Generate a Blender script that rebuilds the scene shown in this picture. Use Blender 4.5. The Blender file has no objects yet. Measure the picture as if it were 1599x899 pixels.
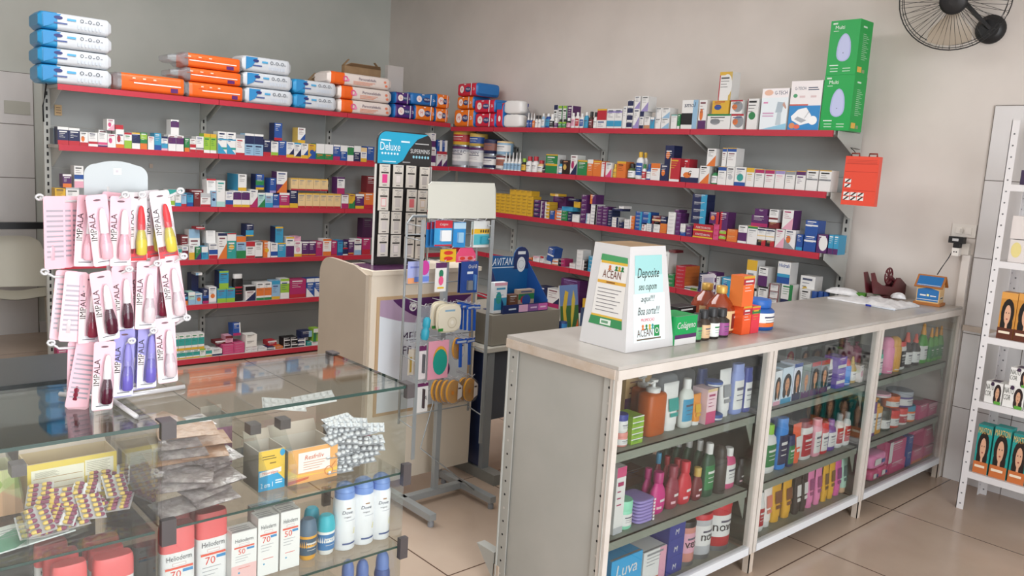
import bpy, math, random, re
from mathutils import Vector, Matrix
random.seed(7)
SC = bpy.context.scene; COL = SC.collection
# ------------------------------------------------------------------ camera
F, PITCH, ROLL, YAW = 1284.42, .14664, .06139, .8366
CAM = Vector((0, 0, 1.6))
_f = Vector((-math.sin(YAW), math.cos(YAW), 0)); _r = Vector((math.cos(YAW), math.sin(YAW), 0)); _u = Vector((0, 0, 1))
FW = _f*math.cos(PITCH)-_u*math.sin(PITCH); U2 = _u*math.cos(PITCH)+_f*math.sin(PITCH)
RT = _r*math.cos(ROLL)+U2*math.sin(ROLL); UP = U2*math.cos(ROLL)-_r*math.sin(ROLL)
cd = bpy.data.cameras.new('camera'); cd.sensor_width = 36; cd.lens = F/1599*36; cd.clip_start = .05
cam = bpy.data.objects.new('camera', cd); COL.objects.link(cam); SC.camera = cam
cam.matrix_world = Matrix(((RT.x, UP.x, -FW.x, CAM.x), (RT.y, UP.y, -FW.y, CAM.y), (RT.z, UP.z, -FW.z, CAM.z), (0, 0, 0, 1)))
# ------------------------------------------------------------------ light
w = bpy.data.worlds.new('world'); SC.world = w; w.use_nodes = True
w.node_tree.nodes['Background'].inputs[0].default_value = (.80, .86, .95, 1)
w.node_tree.nodes['Background'].inputs[1].default_value = 1.0
def area(name, loc, aim, sx, sy, power, col):
    l = bpy.data.lights.new(name, 'AREA'); l.shape = 'RECTANGLE'; l.size = sx; l.size_y = sy; l.energy = power; l.color = col
    o = bpy.data.objects.new(name, l); COL.objects.link(o); o.location = loc
    o.rotation_euler = (Vector(aim)-Vector(loc)).to_track_quat('-Z', 'Z').to_euler(); return o
area('storefront_daylight', (1.85, .9, 1.75), (-4, 1.6, 1.2), 4.6, 2.4, 188, (.96, .98, 1.0))
area('entrance_daylight', (-1.3, -1.85, 1.9), (-3.4, 4, 1.3), 2.6, 2.0, 22, (.95, .98, 1.0))
area('overhead_fill', (-4.0, 1.7, 3.2), (-4.0, 1.7, 0), 2.6, 2.2, 92, (.97, .99, 1.0))  # unseen area light added overhead to lift the deep end of the room
SC.view_settings.view_transform = 'Standard'; SC.view_settings.look = 'None'
SC.view_settings.gamma = 1; SC.view_settings.use_curve_mapping = False; SC.view_settings.exposure = 0.22
# ------------------------------------------------------------------ pixel -> point on a plane (photo 1599x899)
def ray(px, py): return RT*((px-799.5)/F) - UP*((py-449.5)/F) + FW
def at(px, py, ax, v):
    d = ray(px, py); return CAM + d*((v-CAM[ax])/d[ax])
def solve(base, step, px=None, py=None):
    """parameter s so that base+s*step shows at column px (or row py)"""
    a = base-CAM; n, w_ = (RT, FW)
    if px is not None: u = (px-799.5)/F; return -(a.dot(RT)-u*a.dot(FW))/(step.dot(RT)-u*step.dot(FW))
    u = -(py-449.5)/F; return -(a.dot(UP)-u*a.dot(FW))/(step.dot(UP)-u*step.dot(FW))
# ------------------------------------------------------------------ materials
def lin(h):
    h = h.lstrip('#'); c = [int(h[i:i+2], 16)/255 for i in (0, 2, 4)]
    return tuple(x/12.92 if x <= .04045 else ((x+.055)/1.055)**2.4 for x in c)+(1,)
PAL = dict(w='e9e7e4', n='1d2756', b='1c4fa6', c='2b9ccb', l='8db9da', r='c8202f', m='b81f62', p='eaa3ba', u='5a2166', v='9a8ac8', g='238a47',
           e='97c832', y='e8b222', o='ec7426', k='17171b', s='8f9398', t='ecc98c', d='7c2028', a='27a49b', q='a6d8d0', h='6a4a34', f='c98d62', i='f3efe6',
           z='e0447f', x='b9bcc0', j='d8b24a')
for k_ in PAL:      # overall haze mixed into the print inks: greyed and slightly darkened
    c_ = [int(PAL[k_][i:i+2], 16) for i in (0, 2, 4)]; g_ = sum(c_)/3; PAL[k_] = ''.join('%02x' % int(min(255, (q*.84+g_*.16)*.95)) for q in c_)
MC = {}
def mat(key, rough=.45, metal=0, spec=.5, coat=0):
    k = (key, rough, metal, spec, coat)
    if k in MC: return MC[k]
    m = bpy.data.materials.new('mat_'+key); m.use_nodes = True; b = m.node_tree.nodes['Principled BSDF']
    b.inputs['Base Color'].default_value = lin(PAL.get(key, key)); b.inputs['Roughness'].default_value = rough
    b.inputs['Metallic'].default_value = metal; b.inputs['Specular IOR Level'].default_value = spec; b.inputs['Coat Weight'].default_value = coat
    MC[k] = m; return m
def noisy(name, c1, c2, scale, rough=.5, bump=0, spec=.5, detail=4, metal=0, stretch=(1, 1, 1)):
    if name in MC: return MC[name]
    m = bpy.data.materials.new(name); m.use_nodes = True; nt = m.node_tree; b = nt.nodes['Principled BSDF']
    tc = nt.nodes.new('ShaderNodeTexCoord'); mp = nt.nodes.new('ShaderNodeMapping'); mp.inputs['Scale'].default_value = stretch
    n = nt.nodes.new('ShaderNodeTexNoise'); n.inputs['Scale'].default_value = scale; n.inputs['Detail'].default_value = detail
    r = nt.nodes.new('ShaderNodeValToRGB'); r.color_ramp.elements[0].color = lin(c1); r.color_ramp.elements[1].color = lin(c2)
    r.color_ramp.elements[0].position = .35; r.color_ramp.elements[1].position = .65
    nt.links.new(tc.outputs['Object'], mp.inputs[0]); nt.links.new(mp.outputs[0], n.inputs['Vector']); nt.links.new(n.outputs['Fac'], r.inputs[0]); nt.links.new(r.outputs[0], b.inputs['Base Color'])
    b.inputs['Roughness'].default_value = rough; b.inputs['Specular IOR Level'].default_value = spec; b.inputs['Metallic'].default_value = metal
    if bump:
        bp = nt.nodes.new('ShaderNodeBump'); bp.inputs['Strength'].default_value = bump; bp.inputs['Distance'].default_value = .01
        nt.links.new(n.outputs['Fac'], bp.inputs['Height']); nt.links.new(bp.outputs[0], b.inputs['Normal'])
    MC[name] = m; return m
def glassy(name, tint, alpha=0.0, rough=.02, ior=1.5, body=None):
    """clear sheet or film: a fresnel mix of see-through and mirror, plus a share of body colour"""
    if name in MC: return MC[name]
    m = bpy.data.materials.new(name); m.use_nodes = True; nt = m.node_tree; nt.nodes.clear()
    o = nt.nodes.new('ShaderNodeOutputMaterial'); t = nt.nodes.new('ShaderNodeBsdfTransparent'); t.inputs[0].default_value = lin(tint)
    g = nt.nodes.new('ShaderNodeBsdfGlossy'); g.inputs['Roughness'].default_value = rough; fr = nt.nodes.new('ShaderNodeFresnel'); fr.inputs[0].default_value = ior
    ge = nt.nodes.new('ShaderNodeNewGeometry'); mr = nt.nodes.new('ShaderNodeMapRange'); mr.inputs['To Min'].default_value = ior; mr.inputs['To Max'].default_value = 1/ior
    nt.links.new(ge.outputs['Backfacing'], mr.inputs['Value']); nt.links.new(mr.outputs[0], fr.inputs[0])   # same reflectance from both sides of the sheet
    mx = nt.nodes.new('ShaderNodeMixShader'); src = t
    if alpha:
        d = nt.nodes.new('ShaderNodeBsdfDiffuse'); d.inputs[0].default_value = lin(body or tint); m2 = nt.nodes.new('ShaderNodeMixShader'); m2.inputs[0].default_value = alpha
        nt.links.new(t.outputs[0], m2.inputs[1]); nt.links.new(d.outputs[0], m2.inputs[2]); src = m2
    nt.links.new(fr.outputs[0], mx.inputs[0]); nt.links.new(src.outputs[0], mx.inputs[1]); nt.links.new(g.outputs[0], mx.inputs[2]); nt.links.new(mx.outputs[0], o.inputs[0])
    MC[name] = m; return m
GLASS = glassy('showcase_glass', 'f9fbfa'); EDGE = mat('2c4640', .25); FILM = glassy('clear_film', 'f6f6f8', .05, .12, 1.4, 'd8dade')
BLIS = glassy('blister_plastic', 'f2f2f4', .18, .08, 1.45, 'dfe2e6')
# ------------------------------------------------------------------ text outlines
TX = {}
def text_geo(s, shear=0):
    k = (s, shear)
    if k in TX: return TX[k]
    cu = bpy.data.curves.new('t', 'FONT'); cu.body = s; cu.shear = shear; cu.resolution_u = 2; cu.fill_mode = 'FRONT'
    ob = bpy.data.objects.new('t', cu); COL.objects.link(ob); dg = bpy.context.evaluated_depsgraph_get(); me = ob.evaluated_get(dg).to_mesh()
    vs = [(v.co.x, v.co.y) for v in me.vertices]; fs = [tuple(p.vertices) for p in me.polygons]
    bpy.data.objects.remove(ob); bpy.data.curves.remove(cu)
    if not vs: vs = [(0, 0)]
    x0 = min(v[0] for v in vs); x1 = max(v[0] for v in vs); y0 = min(v[1] for v in vs); y1 = max(v[1] for v in vs)
    TX[k] = ([((a-x0)/max(x1-x0, 1e-6), (b-y0)/max(y1-y0, 1e-6)) for a, b in vs], fs, (x1-x0)/max(y1-y0, 1e-6)); return TX[k]
# ------------------------------------------------------------------ mesh builder
class MB:
    def __init__(s): s.v = []; s.f = []; s.m = []; s.sm = []; s.mats = []; s.M = Matrix()
    def mi(s, m):
        if isinstance(m, str): m = mat(m)
        if m not in s.mats: s.mats.append(m)
        return s.mats.index(m)
    def add(s, vs, fs, m, smooth=False):
        o = len(s.v); i = s.mi(m); s.v += [tuple(s.M @ Vector(p)) for p in vs]
        for f in fs: s.f.append(tuple(o+k for k in f)); s.m.append(i); s.sm.append(smooth)
        return s
    def box(s, x0, y0, z0, x1, y1, z1, m):
        return s.add([(x0, y0, z0), (x1, y0, z0), (x1, y1, z0), (x0, y1, z0), (x0, y0, z1), (x1, y0, z1), (x1, y1, z1), (x0, y1, z1)],
              [(0, 3, 2, 1), (4, 5, 6, 7), (0, 1, 5, 4), (1, 2, 6, 5), (2, 3, 7, 6), (3, 0, 4, 7)], m)
    def quad(s, a, b, c, d, m): return s.add([a, b, c, d], [(0, 1, 2, 3)], m)
    def rect(s, x0, z0, x1, z1, m, y=-.0004): return s.quad((x0, y, z0), (x1, y, z0), (x1, y, z1), (x0, y, z1), m)   # on a -Y face
    def poly(s, pts, m, y=-.0004): return s.add([(x, y, z) for x, z in pts], [tuple(range(len(pts)))], m)
    def disc(s, cx, cz, rx, rz, m, y=-.0004, n=16): return s.poly([(cx+rx*math.cos(k*2*math.pi/n), cz+rz*math.sin(k*2*math.pi/n)) for k in range(n)], m, y)
    def ring(s, cx, cz, r, t, m, y=-.0004, n=24):
        p = [(cx+q*math.cos(k*2*math.pi/n), y, cz+q*math.sin(k*2*math.pi/n)) for q in (r-t, r) for k in range(n)]
        return s.add(p, [(k, (k+1) % n, n+(k+1) % n, n+k) for k in range(n)], m)
    def text(s, t, x0, z0, wd, h, m, y=-.0008, shear=0, fit=True):
        vs, fs, asp = text_geo(t, shear)
        if fit and wd > h*asp: x0 += (wd-h*asp)/2; wd = h*asp
        return s.add([(x0+a*wd, y, z0+b*h) for a, b in vs], fs, m)
    def prism(s, pts, y0, y1, m):   # outline in XZ, pushed through Y
        n = len(pts); v = [(x, y0, z) for x, z in pts]+[(x, y1, z) for x, z in pts]
        return s.add(v, [tuple(range(n)), tuple(range(2*n-1, n-1, -1))]+[(k, n+k, n+(k+1) % n, (k+1) % n) for k in range(n)], m)
    def lathe(s, prof, m, cx=0, cy=0, n=20, ex=1, ey=1, p=2, smooth=True, cap=True):
        v = []
        for r, z in prof:
            for k in range(n):
                a = 2*math.pi*k/n; c, q = math.cos(a), math.sin(a); c = math.copysign(abs(c)**(2/p), c); q = math.copysign(abs(q)**(2/p), q)
                v.append((cx+r*ex*c, cy+r*ey*q, z))
        f = [(j*n+k, j*n+(k+1) % n, (j+1)*n+(k+1) % n, (j+1)*n+k) for j in range(len(prof)-1) for k in range(n)]
        s.add(v, f, m, smooth)
        if cap:
            l = len(prof)-1; s.add(v[:n], [tuple(range(n-1, -1, -1))], m); s.add(v[l*n:], [tuple(range(n))], m)
        return s
    def arc(s, r, z0, z1, a0, a1, m, cx=0, cy=0, n=10, ex=1, ey=1, p=2):   # curved label patch
        v = []
        for z in (z0, z1):
            for k in range(n+1):
                a = a0+(a1-a0)*k/n; c, q = math.cos(a), math.sin(a); c = math.copysign(abs(c)**(2/p), c); q = math.copysign(abs(q)**(2/p), q)
                v.append((cx+r*ex*c, cy+r*ey*q, z))
        return s.add(v, [(k, k+1, n+2+k, n+1+k) for k in range(n)], m, True)
    def tube(s, pts, r, m, n=8, closed=False):
        P = [Vector(p) for p in pts]; v = []; L = len(P)
        for i, p in enumerate(P):
            a = P[i-1] if (i or closed) else P[i]; b = P[(i+1) % L] if (i < L-1 or closed) else P[i]
            d = (b-a); d = d.normalized() if d.length > 1e-9 else Vector((0, 0, 1)); x = d.cross(Vector((0, 0, 1)) if abs(d.z) < .9 else Vector((1, 0, 0))).normalized(); y = d.cross(x)
            v += [tuple(p+x*r*math.cos(2*math.pi*k/n)+y*r*math.sin(2*math.pi*k/n)) for k in range(n)]
        R_ = L if closed else L-1
        f = [(j*n+k, j*n+(k+1) % n, ((j+1) % L)*n+(k+1) % n, ((j+1) % L)*n+k) for j in range(R_) for k in range(n)]
        if not closed: f += [tuple(range(n-1, -1, -1)), tuple((L-1)*n+k for k in range(n))]
        return s.add(v, f, m, n > 4)
    def bar(s, a, b, w_, h_, m):    # rectangular bar from a to b
        a, b = Vector(a), Vector(b); d = (b-a).normalized(); x = d.cross(Vector((0, 0, 1)) if abs(d.z) < .9 else Vector((0, 1, 0))).normalized(); y = d.cross(x)
        v = [tuple(p+x*w_/2*i+y*h_/2*j) for p in (a, b) for i, j in ((-1, -1), (1, -1), (1, 1), (-1, 1))]
        return s.add(v, [(0, 1, 2, 3), (7, 6, 5, 4), (0, 4, 5, 1), (1, 5, 6, 2), (2, 6, 7, 3), (3, 7, 4, 0)], m)
    def build(s, name, parent=None, loc=(0, 0, 0), rz=0, label=None, cat=None, group=None, kind=None, rot=None):
        me = bpy.data.meshes.new(name); me.from_pydata(s.v, [], s.f)
        for m in s.mats: me.materials.append(m)
        me.polygons.foreach_set('material_index', s.m); me.polygons.foreach_set('use_smooth', s.sm); me.update()
        o = bpy.data.objects.new(name, me); COL.objects.link(o); o.parent = parent; o.location = loc; o.rotation_euler = rot or (0, 0, rz)
        return tag(o, label, cat, group, kind)
def tag(o, label=None, cat=None, group=None, kind=None):
    if label: o['label'] = label
    if cat: o['category'] = cat
    if group: o['group'] = group
    if kind: o['kind'] = kind
    return o
def empty(name, loc, label, cat, rz=0, group=None):
    o = bpy.data.objects.new(name, None); COL.objects.link(o); o.location = loc; o.rotation_euler = (0, 0, rz); o.empty_display_size = .05; return tag(o, label, cat, group)
def clone(o, parent=None, loc=None, rot=None, label=None):
    c = o.copy(); COL.objects.link(c); c.parent = parent
    if loc is not None: c.location = loc
    if rot is not None: c.rotation_euler = rot
    if label: c['label'] = label
    for ch in list(o.children):
        d = ch.copy(); COL.objects.link(d); d.parent = c
        for g in list(ch.children): e = g.copy(); COL.objects.link(e); e.parent = d
    return c
HP = math.pi/2
# ------------------------------------------------------------------ room
WX, WY = -7.58, 4.90          # left wall plane, right wall plane
def plaster(): return noisy('wall_plaster', 'd3cbc4', 'dad2cb', 2.2, .7, .05)
PL = plaster()
MB().box(WX-.15, -2.2, 0, WX, WY+.15, 3.25, noisy('wall_plaster_cool', 'c6c9c2', 'cdcfc8', 2.2, .7, .05)).build('wall_left', kind='structure')
MB().box(WX, WY, 0, 2.2, WY+.15, 3.25, PL).build('wall_right', kind='structure')
MB().box(WX-.15, -2.35, 0, 2.2, -2.2, 3.25, PL).build('wall_back', kind='structure')
b = MB().box(2.05, -2.2, 0, 2.2, -1.6, 3.25, PL).box(2.05, 3.4, 0, 2.2, WY, 3.25, PL).box(2.05, -1.6, 2.95, 2.2, 3.4, 3.25, PL); b.build('wall_front', kind='structure')
MB().box(WX-.15, -2.35, 3.25, 2.2, WY+.15, 3.4, noisy('ceiling_paint', 'dedad4', 'e4e0da', 2, .8)).build('ceiling', kind='structure')
def floor_mat():
    m = bpy.data.materials.new('floor_tiles'); m.use_nodes = True; nt = m.node_tree; b = nt.nodes['Principled BSDF']; N = nt.nodes.new; L = nt.links.new
    tc = N('ShaderNodeTexCoord'); mp = N('ShaderNodeMapping'); mp.inputs['Location'].default_value = (1.615, -3.39, 0)
    br = N('ShaderNodeTexBrick'); br.offset = 0; br.inputs['Scale'].default_value = 1; br.inputs['Brick Width'].default_value = .75; br.inputs['Row Height'].default_value = .75
    br.inputs['Mortar Size'].default_value = .0035; br.inputs['Mortar Smooth'].default_value = .1; br.inputs['Bias'].default_value = 0
    n = N('ShaderNodeTexNoise'); n.inputs['Scale'].default_value = 1.7; n.inputs['Detail'].default_value = 5
    r = N('ShaderNodeValToRGB'); r.color_ramp.elements[0].color = lin('b09a88'); r.color_ramp.elements[1].color = lin('c2ae9c'); r.color_ramp.elements[0].position = .3; r.color_ramp.elements[1].position = .7
    L(tc.outputs['Object'], mp.inputs[0]); L(mp.outputs[0], br.inputs['Vector']); L(tc.outputs['Object'], n.inputs['Vector']); L(n.outputs['Fac'], r.inputs[0])
    L(r.outputs[0], br.inputs['Color1']); L(r.outputs[0], br.inputs['Color2']); br.inputs['Mortar'].default_value = lin('5b4438'); L(br.outputs['Color'], b.inputs['Base Color'])
    b.inputs['Roughness'].default_value = .22; b.inputs['Specular IOR Level'].default_value = .6
    return m
MB().box(WX-.15, -2.35, -.1, 2.2, WY+.15, 0, floor_mat()).build('floor', kind='structure')
TILE = noisy('wainscot_tile', 'd2cfce', 'dedbda', 1.6, .25, 0, .5, 3, 0, (1.5, 1.5, .7)); GR = mat('6e6660', .8)
b = MB().box(-1.66, WY-.012, 0, 2.05, WY, 2.075, TILE)
for z in (.42, .84, 1.26, 1.68): b.rect(-1.66, z-.002, 2.0, z+.002, GR, WY-.0125)
for x in (-1.36, -.9, -.44, .02): b.rect(x-.002, 0, x+.002, 2.075, GR, WY-.0125)
b.rect(-1.664, 0, -1.66, 2.075, GR, WY-.0123); b.rect(-1.66, 2.074, 2, 2.077, GR, WY-.0123)
b.build('trim_1', kind='structure')
b = MB(); b.box(WX, -2.2, 0, WX+.012, 1.575, 2.09, TILE); b.M = Matrix.Rotation(HP, 4, 'Z'); y = -(WX+.0125)
for z in (.44, .86, 1.27, 1.69): b.rect(-2.2, z-.003, 1.575, z+.003, GR, y)
for x in (-.7, .05, .8): b.rect(x-.003, 0, x+.003, 2.09, GR, y)
b.rect(1.572, 0, 1.577, 2.09, GR, y); b.rect(-2.2, 2.088, 1.575, 2.092, GR, y)
b.build('trim_2', kind='structure')
MB().box(-1.66, WY-.03, .855, -1.30, WY-.012, .885, noisy('listel', 'b8a898', 'c8bab0', 8, .4)).build('trim_3', kind='structure')
MB().box(-1.712, WY-.035, 0, -1.672, WY, 1.27, mat('e4ded8', .5)).build('trim_4', kind='structure')
MB().box(WX, 1.58, 0, WX+.02, WY, .09, TILE).build('baseboard_left', kind='structure')
b = MB(); b.box(WX, 1.3, .86, WX+.03, 1.62, .9, 'k')
# ------------------------------------------------------------------ packaging kit (front face looks to -Y, origin at bottom centre of the front)
OP = re.compile(r"([A-Z])([a-z])([\d.\-]*)")
def face_person(b, x0, x1, z0, z1, skin='c98d62', hair='17120f', y=-.001):
    cx = (x0+x1)/2; w_ = x1-x0; h = z1-z0
    b.disc(cx, z0+h*.56, w_*.40, h*.40, hair, y); b.disc(cx-w_*.2, z0+h*.25, w_*.18, h*.25, hair, y-.0001); b.disc(cx+w_*.2, z0+h*.25, w_*.18, h*.25, hair, y-.0001)
    b.rect(cx-w_*.07, z0+h*.1, cx+w_*.07, z0+h*.35, skin, y-.0002); b.disc(cx, z0+h*.52, w_*.2, h*.27, skin, y-.0003)
    b.disc(cx-w_*.08, z0+h*.57, w_*.03, h*.02, 'k', y-.0004, 8); b.disc(cx+w_*.08, z0+h*.57, w_*.03, h*.02, 'k', y-.0004, 8); b.disc(cx, z0+h*.40, w_*.06, h*.022, '9c4440', y-.0004, 8)
def pack_box(w_, h, d, design, b=None, seed=0):
    b = b or MB(); rnd = random.Random(seed); tk = design.split("'"); ops = tk[0]; base = ops.split()[0]; ops = ops[len(base):]; dark = base in 'nbukrdmgao'
    x0, x1 = -w_/2, w_/2; side = re.search(r'S([a-z])', ops); sc = side.group(1) if side else base
    b.box(x0, 0, 0, x1, d, h, base)
    if sc != base:
        b.quad((x0-.0004, d, 0), (x0-.0004, 0, 0), (x0-.0004, 0, h), (x0-.0004, d, h), sc); b.quad((x1+.0004, 0, 0), (x1+.0004, d, 0), (x1+.0004, d, h), (x1+.0004, 0, h), sc)
    y = -.0004; top = 1; bot = 0; ink = 'w' if dark else rnd.choice(['4a4f66', '555555', '3c4a7a', '7a4a52'])
    for o, c, n in OP.findall(ops):
        a = [float(t) for t in n.split('-') if t] if n else []
        if o == 'B': f_ = a[0] if a else .2; b.rect(x0, 0, x1, h*f_, c, y); bot = max(bot, f_)
        elif o == 'T': f_ = a[0] if a else .2; b.rect(x0, h*(1-f_), x1, h, c, y); top = min(top, 1-f_)
        elif o == 'M': b.rect(x0, h*a[0], x1, h*a[1], c, y)
        elif o == 'R': f_ = a[0] if a else .3; b.rect(x1-w_*f_, 0, x1, h, c, y)
        elif o == 'F': f_ = a[0] if a else .3; b.rect(x0, 0, x0+w_*f_, h, c, y)
        elif o == 'D': b.poly([(x0, 0), (x1, 0), (x1, h*.62)], c, y)
        elif o == 'E': b.poly([(x0, 0), (x1, 0), (x0, h*.5)], c, y)
        elif o == 'C': r = min(w_, h)*.3; b.disc(0, h*.45, r, r, c, y)
        elif o == 'O': b.disc(x0+w_*.35, h*.5, w_*.22, h*.2, c, y)
        elif o == 'K': b.disc(w_*.12, h*.52, w_*.42, h*.40, c, y)
        elif o == 'P': face_person(b, x0, x1, h*.15, h*.85, 'c98d62', PAL[c])
        elif o == 'G':
            for k in range(7): b.rect(x0+w_*(.2+.08*k), h*.06, x0+w_*(.2+.08*k)+w_*rnd.choice([.02, .04]), h*.16, c, y)
        elif o == 'L': ink = c
        y -= .0003
    if len(tk) > 1:
        t = tk[1]; c = tk[2].strip() or ink; cc = c[0]; pos = float(c[1:]) if len(c) > 1 else .6
        b.text(t, x0+w_*.08, h*pos, w_*.84, h*.17 if w_ < h else h*.3, cc, y-.0002, .15)
    elif 'N' not in ops:
        b.rect(x0+w_*.14, h*(top-.13), x0+w_*rnd.uniform(.7, .86), h*(top-.07), ink, y-.0002)
        for k in range(3):
            z = h*(top-.22-.1*k)
            if z > h*(bot+.06): b.rect(x0+w_*.14, z, x0+w_*rnd.uniform(.4, .8), z+h*.018, ink, y-.0002)
    # closing flap line on the top and a fold edge
    b.box(x0+w_*.02, d*.02, h, x1-w_*.02, d*.06+.0005, h+.0004, mat('8a8a8a'))
    return b
def item(kind, w_, h, d, design, seed=0):
    """returns list of (part name, MB, label); the first is the thing itself"""
    r = w_/2; b = MB(); c = [t for t in design.split()]
    if kind == 'box': return [('', pack_box(w_, h, d, design, None, seed), None)]
    ls = c; body = ls[0]; cap = ls[1] if len(ls) > 1 else 'w'; lab = ls[2] if len(ls) > 2 else None; lab2 = ls[3] if len(ls) > 3 else None
    b.M = Matrix.Translation((0, r, 0)); cb = MB(); cb.M = Matrix.Translation((0, r, 0)); A0, A1 = math.radians(200), math.radians(340)
    LA, LB = math.radians(180), math.radians(360)
    def lbl(z0, z1, rr=r, ex=1, ey=1, p=2):
        if lab:
            b.arc(rr+.0006, z0, z1, math.radians(212) if kind in ('tall', 'bottle', 'pump') else LA, math.radians(330) if kind in ('tall', 'bottle', 'pump') else LB, lab, 0, 0, 14, ex, ey, p)
            t = lab2 or ('w' if lab in 'nbukrdmgaoz' else '555566')
            b.arc(rr+.0011, z0+(z1-z0)*.66, z0+(z1-z0)*.76, math.radians(240), math.radians(312), t, 0, 0, 8, ex, ey, p)
            b.arc(rr+.0011, z0+(z1-z0)*.48, z0+(z1-z0)*.51, math.radians(245), math.radians(300), t, 0, 0, 8, ex, ey, p)
            b.arc(rr+.0011, z0+(z1-z0)*.3, z0+(z1-z0)*.33, math.radians(245), math.radians(305), t, 0, 0, 8, ex, ey, p)
    if kind == 'can':
        b.lathe([(r*.97, 0), (r, h*.02), (r, h*.9)], body); lbl(h*.3, h*.75)
        b.arc(r+.0008, 0, h*.1, 0, 2*math.pi, mat('9a9ea3', .3, .8), 0, 0, 20)
        cb.lathe([(r*1.02, h*.88), (r*1.02, h*.97), (r*.96, h)], cap); return [('', b, None), ('lid', cb, None)]
    if kind == 'pot':
        b.lathe([(r*.95, 0), (r, h*.04), (r, h*.62), (r*.85, h*.70), (r*.66, h*.74)], body, n=28); lbl(h*.12, h*.58); b.arc(r+.0009, h*.12, h*.26, math.radians(185), math.radians(355), 'e8702a', 0, 0, 14)
        cb.lathe([(r*.74, h*.73), (r*.78, h*.75), (r*.78, h*.96), (r*.72, h)], cap, n=28); return [('', b, None), ('lid', cb, None)]
    if kind == 'jar':
        b.lathe([(r*.9, 0), (r, h*.05), (r, h*.6), (r*.9, h*.68)], body); lbl(h*.14, h*.55)
        cb.lathe([(r*.98, h*.66), (r*1.0, h*.7), (r*1.0, h*.96), (r*.95, h)], cap); return [('', b, None), ('lid', cb, None)]
    if kind == 'tin':
        b.lathe([(r*.96, 0), (r, h*.1), (r, h*.5)], body); lbl(h*.15, h*.45); cb.lathe([(r*1.03, h*.45), (r*1.03, h*.9), (r*.96, h)], cap); return [('', b, None), ('lid', cb, None)]
    if kind == 'vial':
        b.lathe([(r*.95, 0), (r, h*.04), (r, h*.6), (r*.5, h*.7), (r*.5, h*.76)], body); lbl(h*.08, h*.52); cb.lathe([(r*.62, h*.72), (r*.62, h*.98), (r*.55, h)], cap, n=14); return [('', b, None), ('cap', cb, None)]
    if kind == 'drop':
        b.lathe([(r*.95, 0), (r, h*.04), (r, h*.45), (r*.55, h*.52)], body, n=14); lbl(h*.06, h*.4); cb.lathe([(r*.6, h*.5), (r*.62, h*.62), (r*.28, h*.7), (r*.2, h)], cap, n=12); return [('', b, None), ('nozzle', cb, None)]
    if kind == 'bottle':   # rounded flat shampoo bottle
        b.lathe([(r*.85, 0), (r*.97, h*.02), (r, h*.1), (r, h*.6), (r*.88, h*.72), (r*.5, h*.8), (r*.4, h*.82)], body, n=24, ey=.62, p=2.4); lbl(h*.14, h*.6, r, 1, .62, 2.4)
        cb.lathe([(r*.45, h*.80), (r*.46, h*.97), (r*.4, h)], cap, n=16); return [('', b, None), ('cap', cb, None)]
    if kind == 'tall':     # straight tall bottle with wide flip cap standing on its cap side up
        b.lathe([(r*.9, 0), (r, h*.02), (r, h*.75), (r*.9, h*.84)], body, n=24, ey=.6, p=2.8); lbl(h*.1, h*.68, r, 1, .6, 2.8)
        cb.lathe([(r*.86, h*.83), (r*.86, h*.98), (r*.8, h)], cap, n=20, ey=.62, p=2.6); return [('', b, None), ('cap', cb, None)]
    if kind == 'curvy':    # wide shouldered cream bottle, slim base
        b.lathe([(r*.66, 0), (r*.84, h*.03), (r, h*.2), (r, h*.42), (r*.84, h*.58), (r*.52, h*.70), (r*.4, h*.75)], body, n=24, ey=.55, p=2.2)
        if lab: b.arc(r+.0008, h*.30, h*.36, math.radians(262), math.radians(300), lab, 0, 0, 6, 1, .55, 2.2); b.arc(r+.0008, h*.14, h*.2, math.radians(240), math.radians(275), 'e0b8c0', 0, 0, 6, 1, .55, 2.2)
        cb.lathe([(r*.48, h*.74), (r*.5, h*.98), (r*.42, h)], cap, n=16); return [('', b, None), ('cap', cb, None)]
    if kind == 'squeeze':  # conditioner: stands on its cap, widens to a flat crimp at the top
        n = 9; prof = [(r*.72, 0), (r*.74, h*.14)]
        cb.lathe(prof, cap, n=20, ey=.6)
        v = []; N = 20
        for j in range(n+1):
            t = j/n; z = h*(.13+.87*t); ex = r*(.74+.26*t); ey = r*.5*(1-t**1.6)+.0015
            v += [(ex*math.cos(2*math.pi*k/N), ey*math.sin(2*math.pi*k/N), z) for k in range(N)]
        b.add(v, [(j*N+k, j*N+(k+1) % N, (j+1)*N+(k+1) % N, (j+1)*N+k) for j in range(n) for k in range(N)]+[tuple(n*N+k for k in range(N))], body, True)
        if lab:
            for z0, z1, q in ((.42, .68, .62), (.3, .38, .5)):
                t = (z0-.13)/.87; yy = -(r*.5*(1-t**1.6)+.002)-.001; t2 = (z1-.13)/.87; y2 = -(r*.5*(1-t2**1.6)+.002)-.001
                b.quad((-r*q, yy, h*z0), (r*q, yy, h*z0), (r*q, y2, h*z1), (-r*q, y2, h*z1), lab)
        return [('', b, None), ('cap', cb, None)]
    if kind == 'pump':
        b.lathe([(r*.92, 0), (r, h*.02), (r, h*.71), (r*.92, h*.755), (r*.45, h*.775)], body, n=24, ey=.7, p=4); lbl(h*.12, h*.6, r, 1, .7, 3.2)
        cb.lathe([(r*.5, h*.77), (r*.52, h*.85), (r*.3, h*.85), (r*.14, h*.86), (r*.14, h*.95), (r*.3, h*.96), (r*.3, h)], cap, n=14)
        cb.bar((0, 0, h*.98), (-r*.75, -r*.2, h*.965), r*.3, h*.03, cap); return [('', b, None), ('pump', cb, None)]
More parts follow.
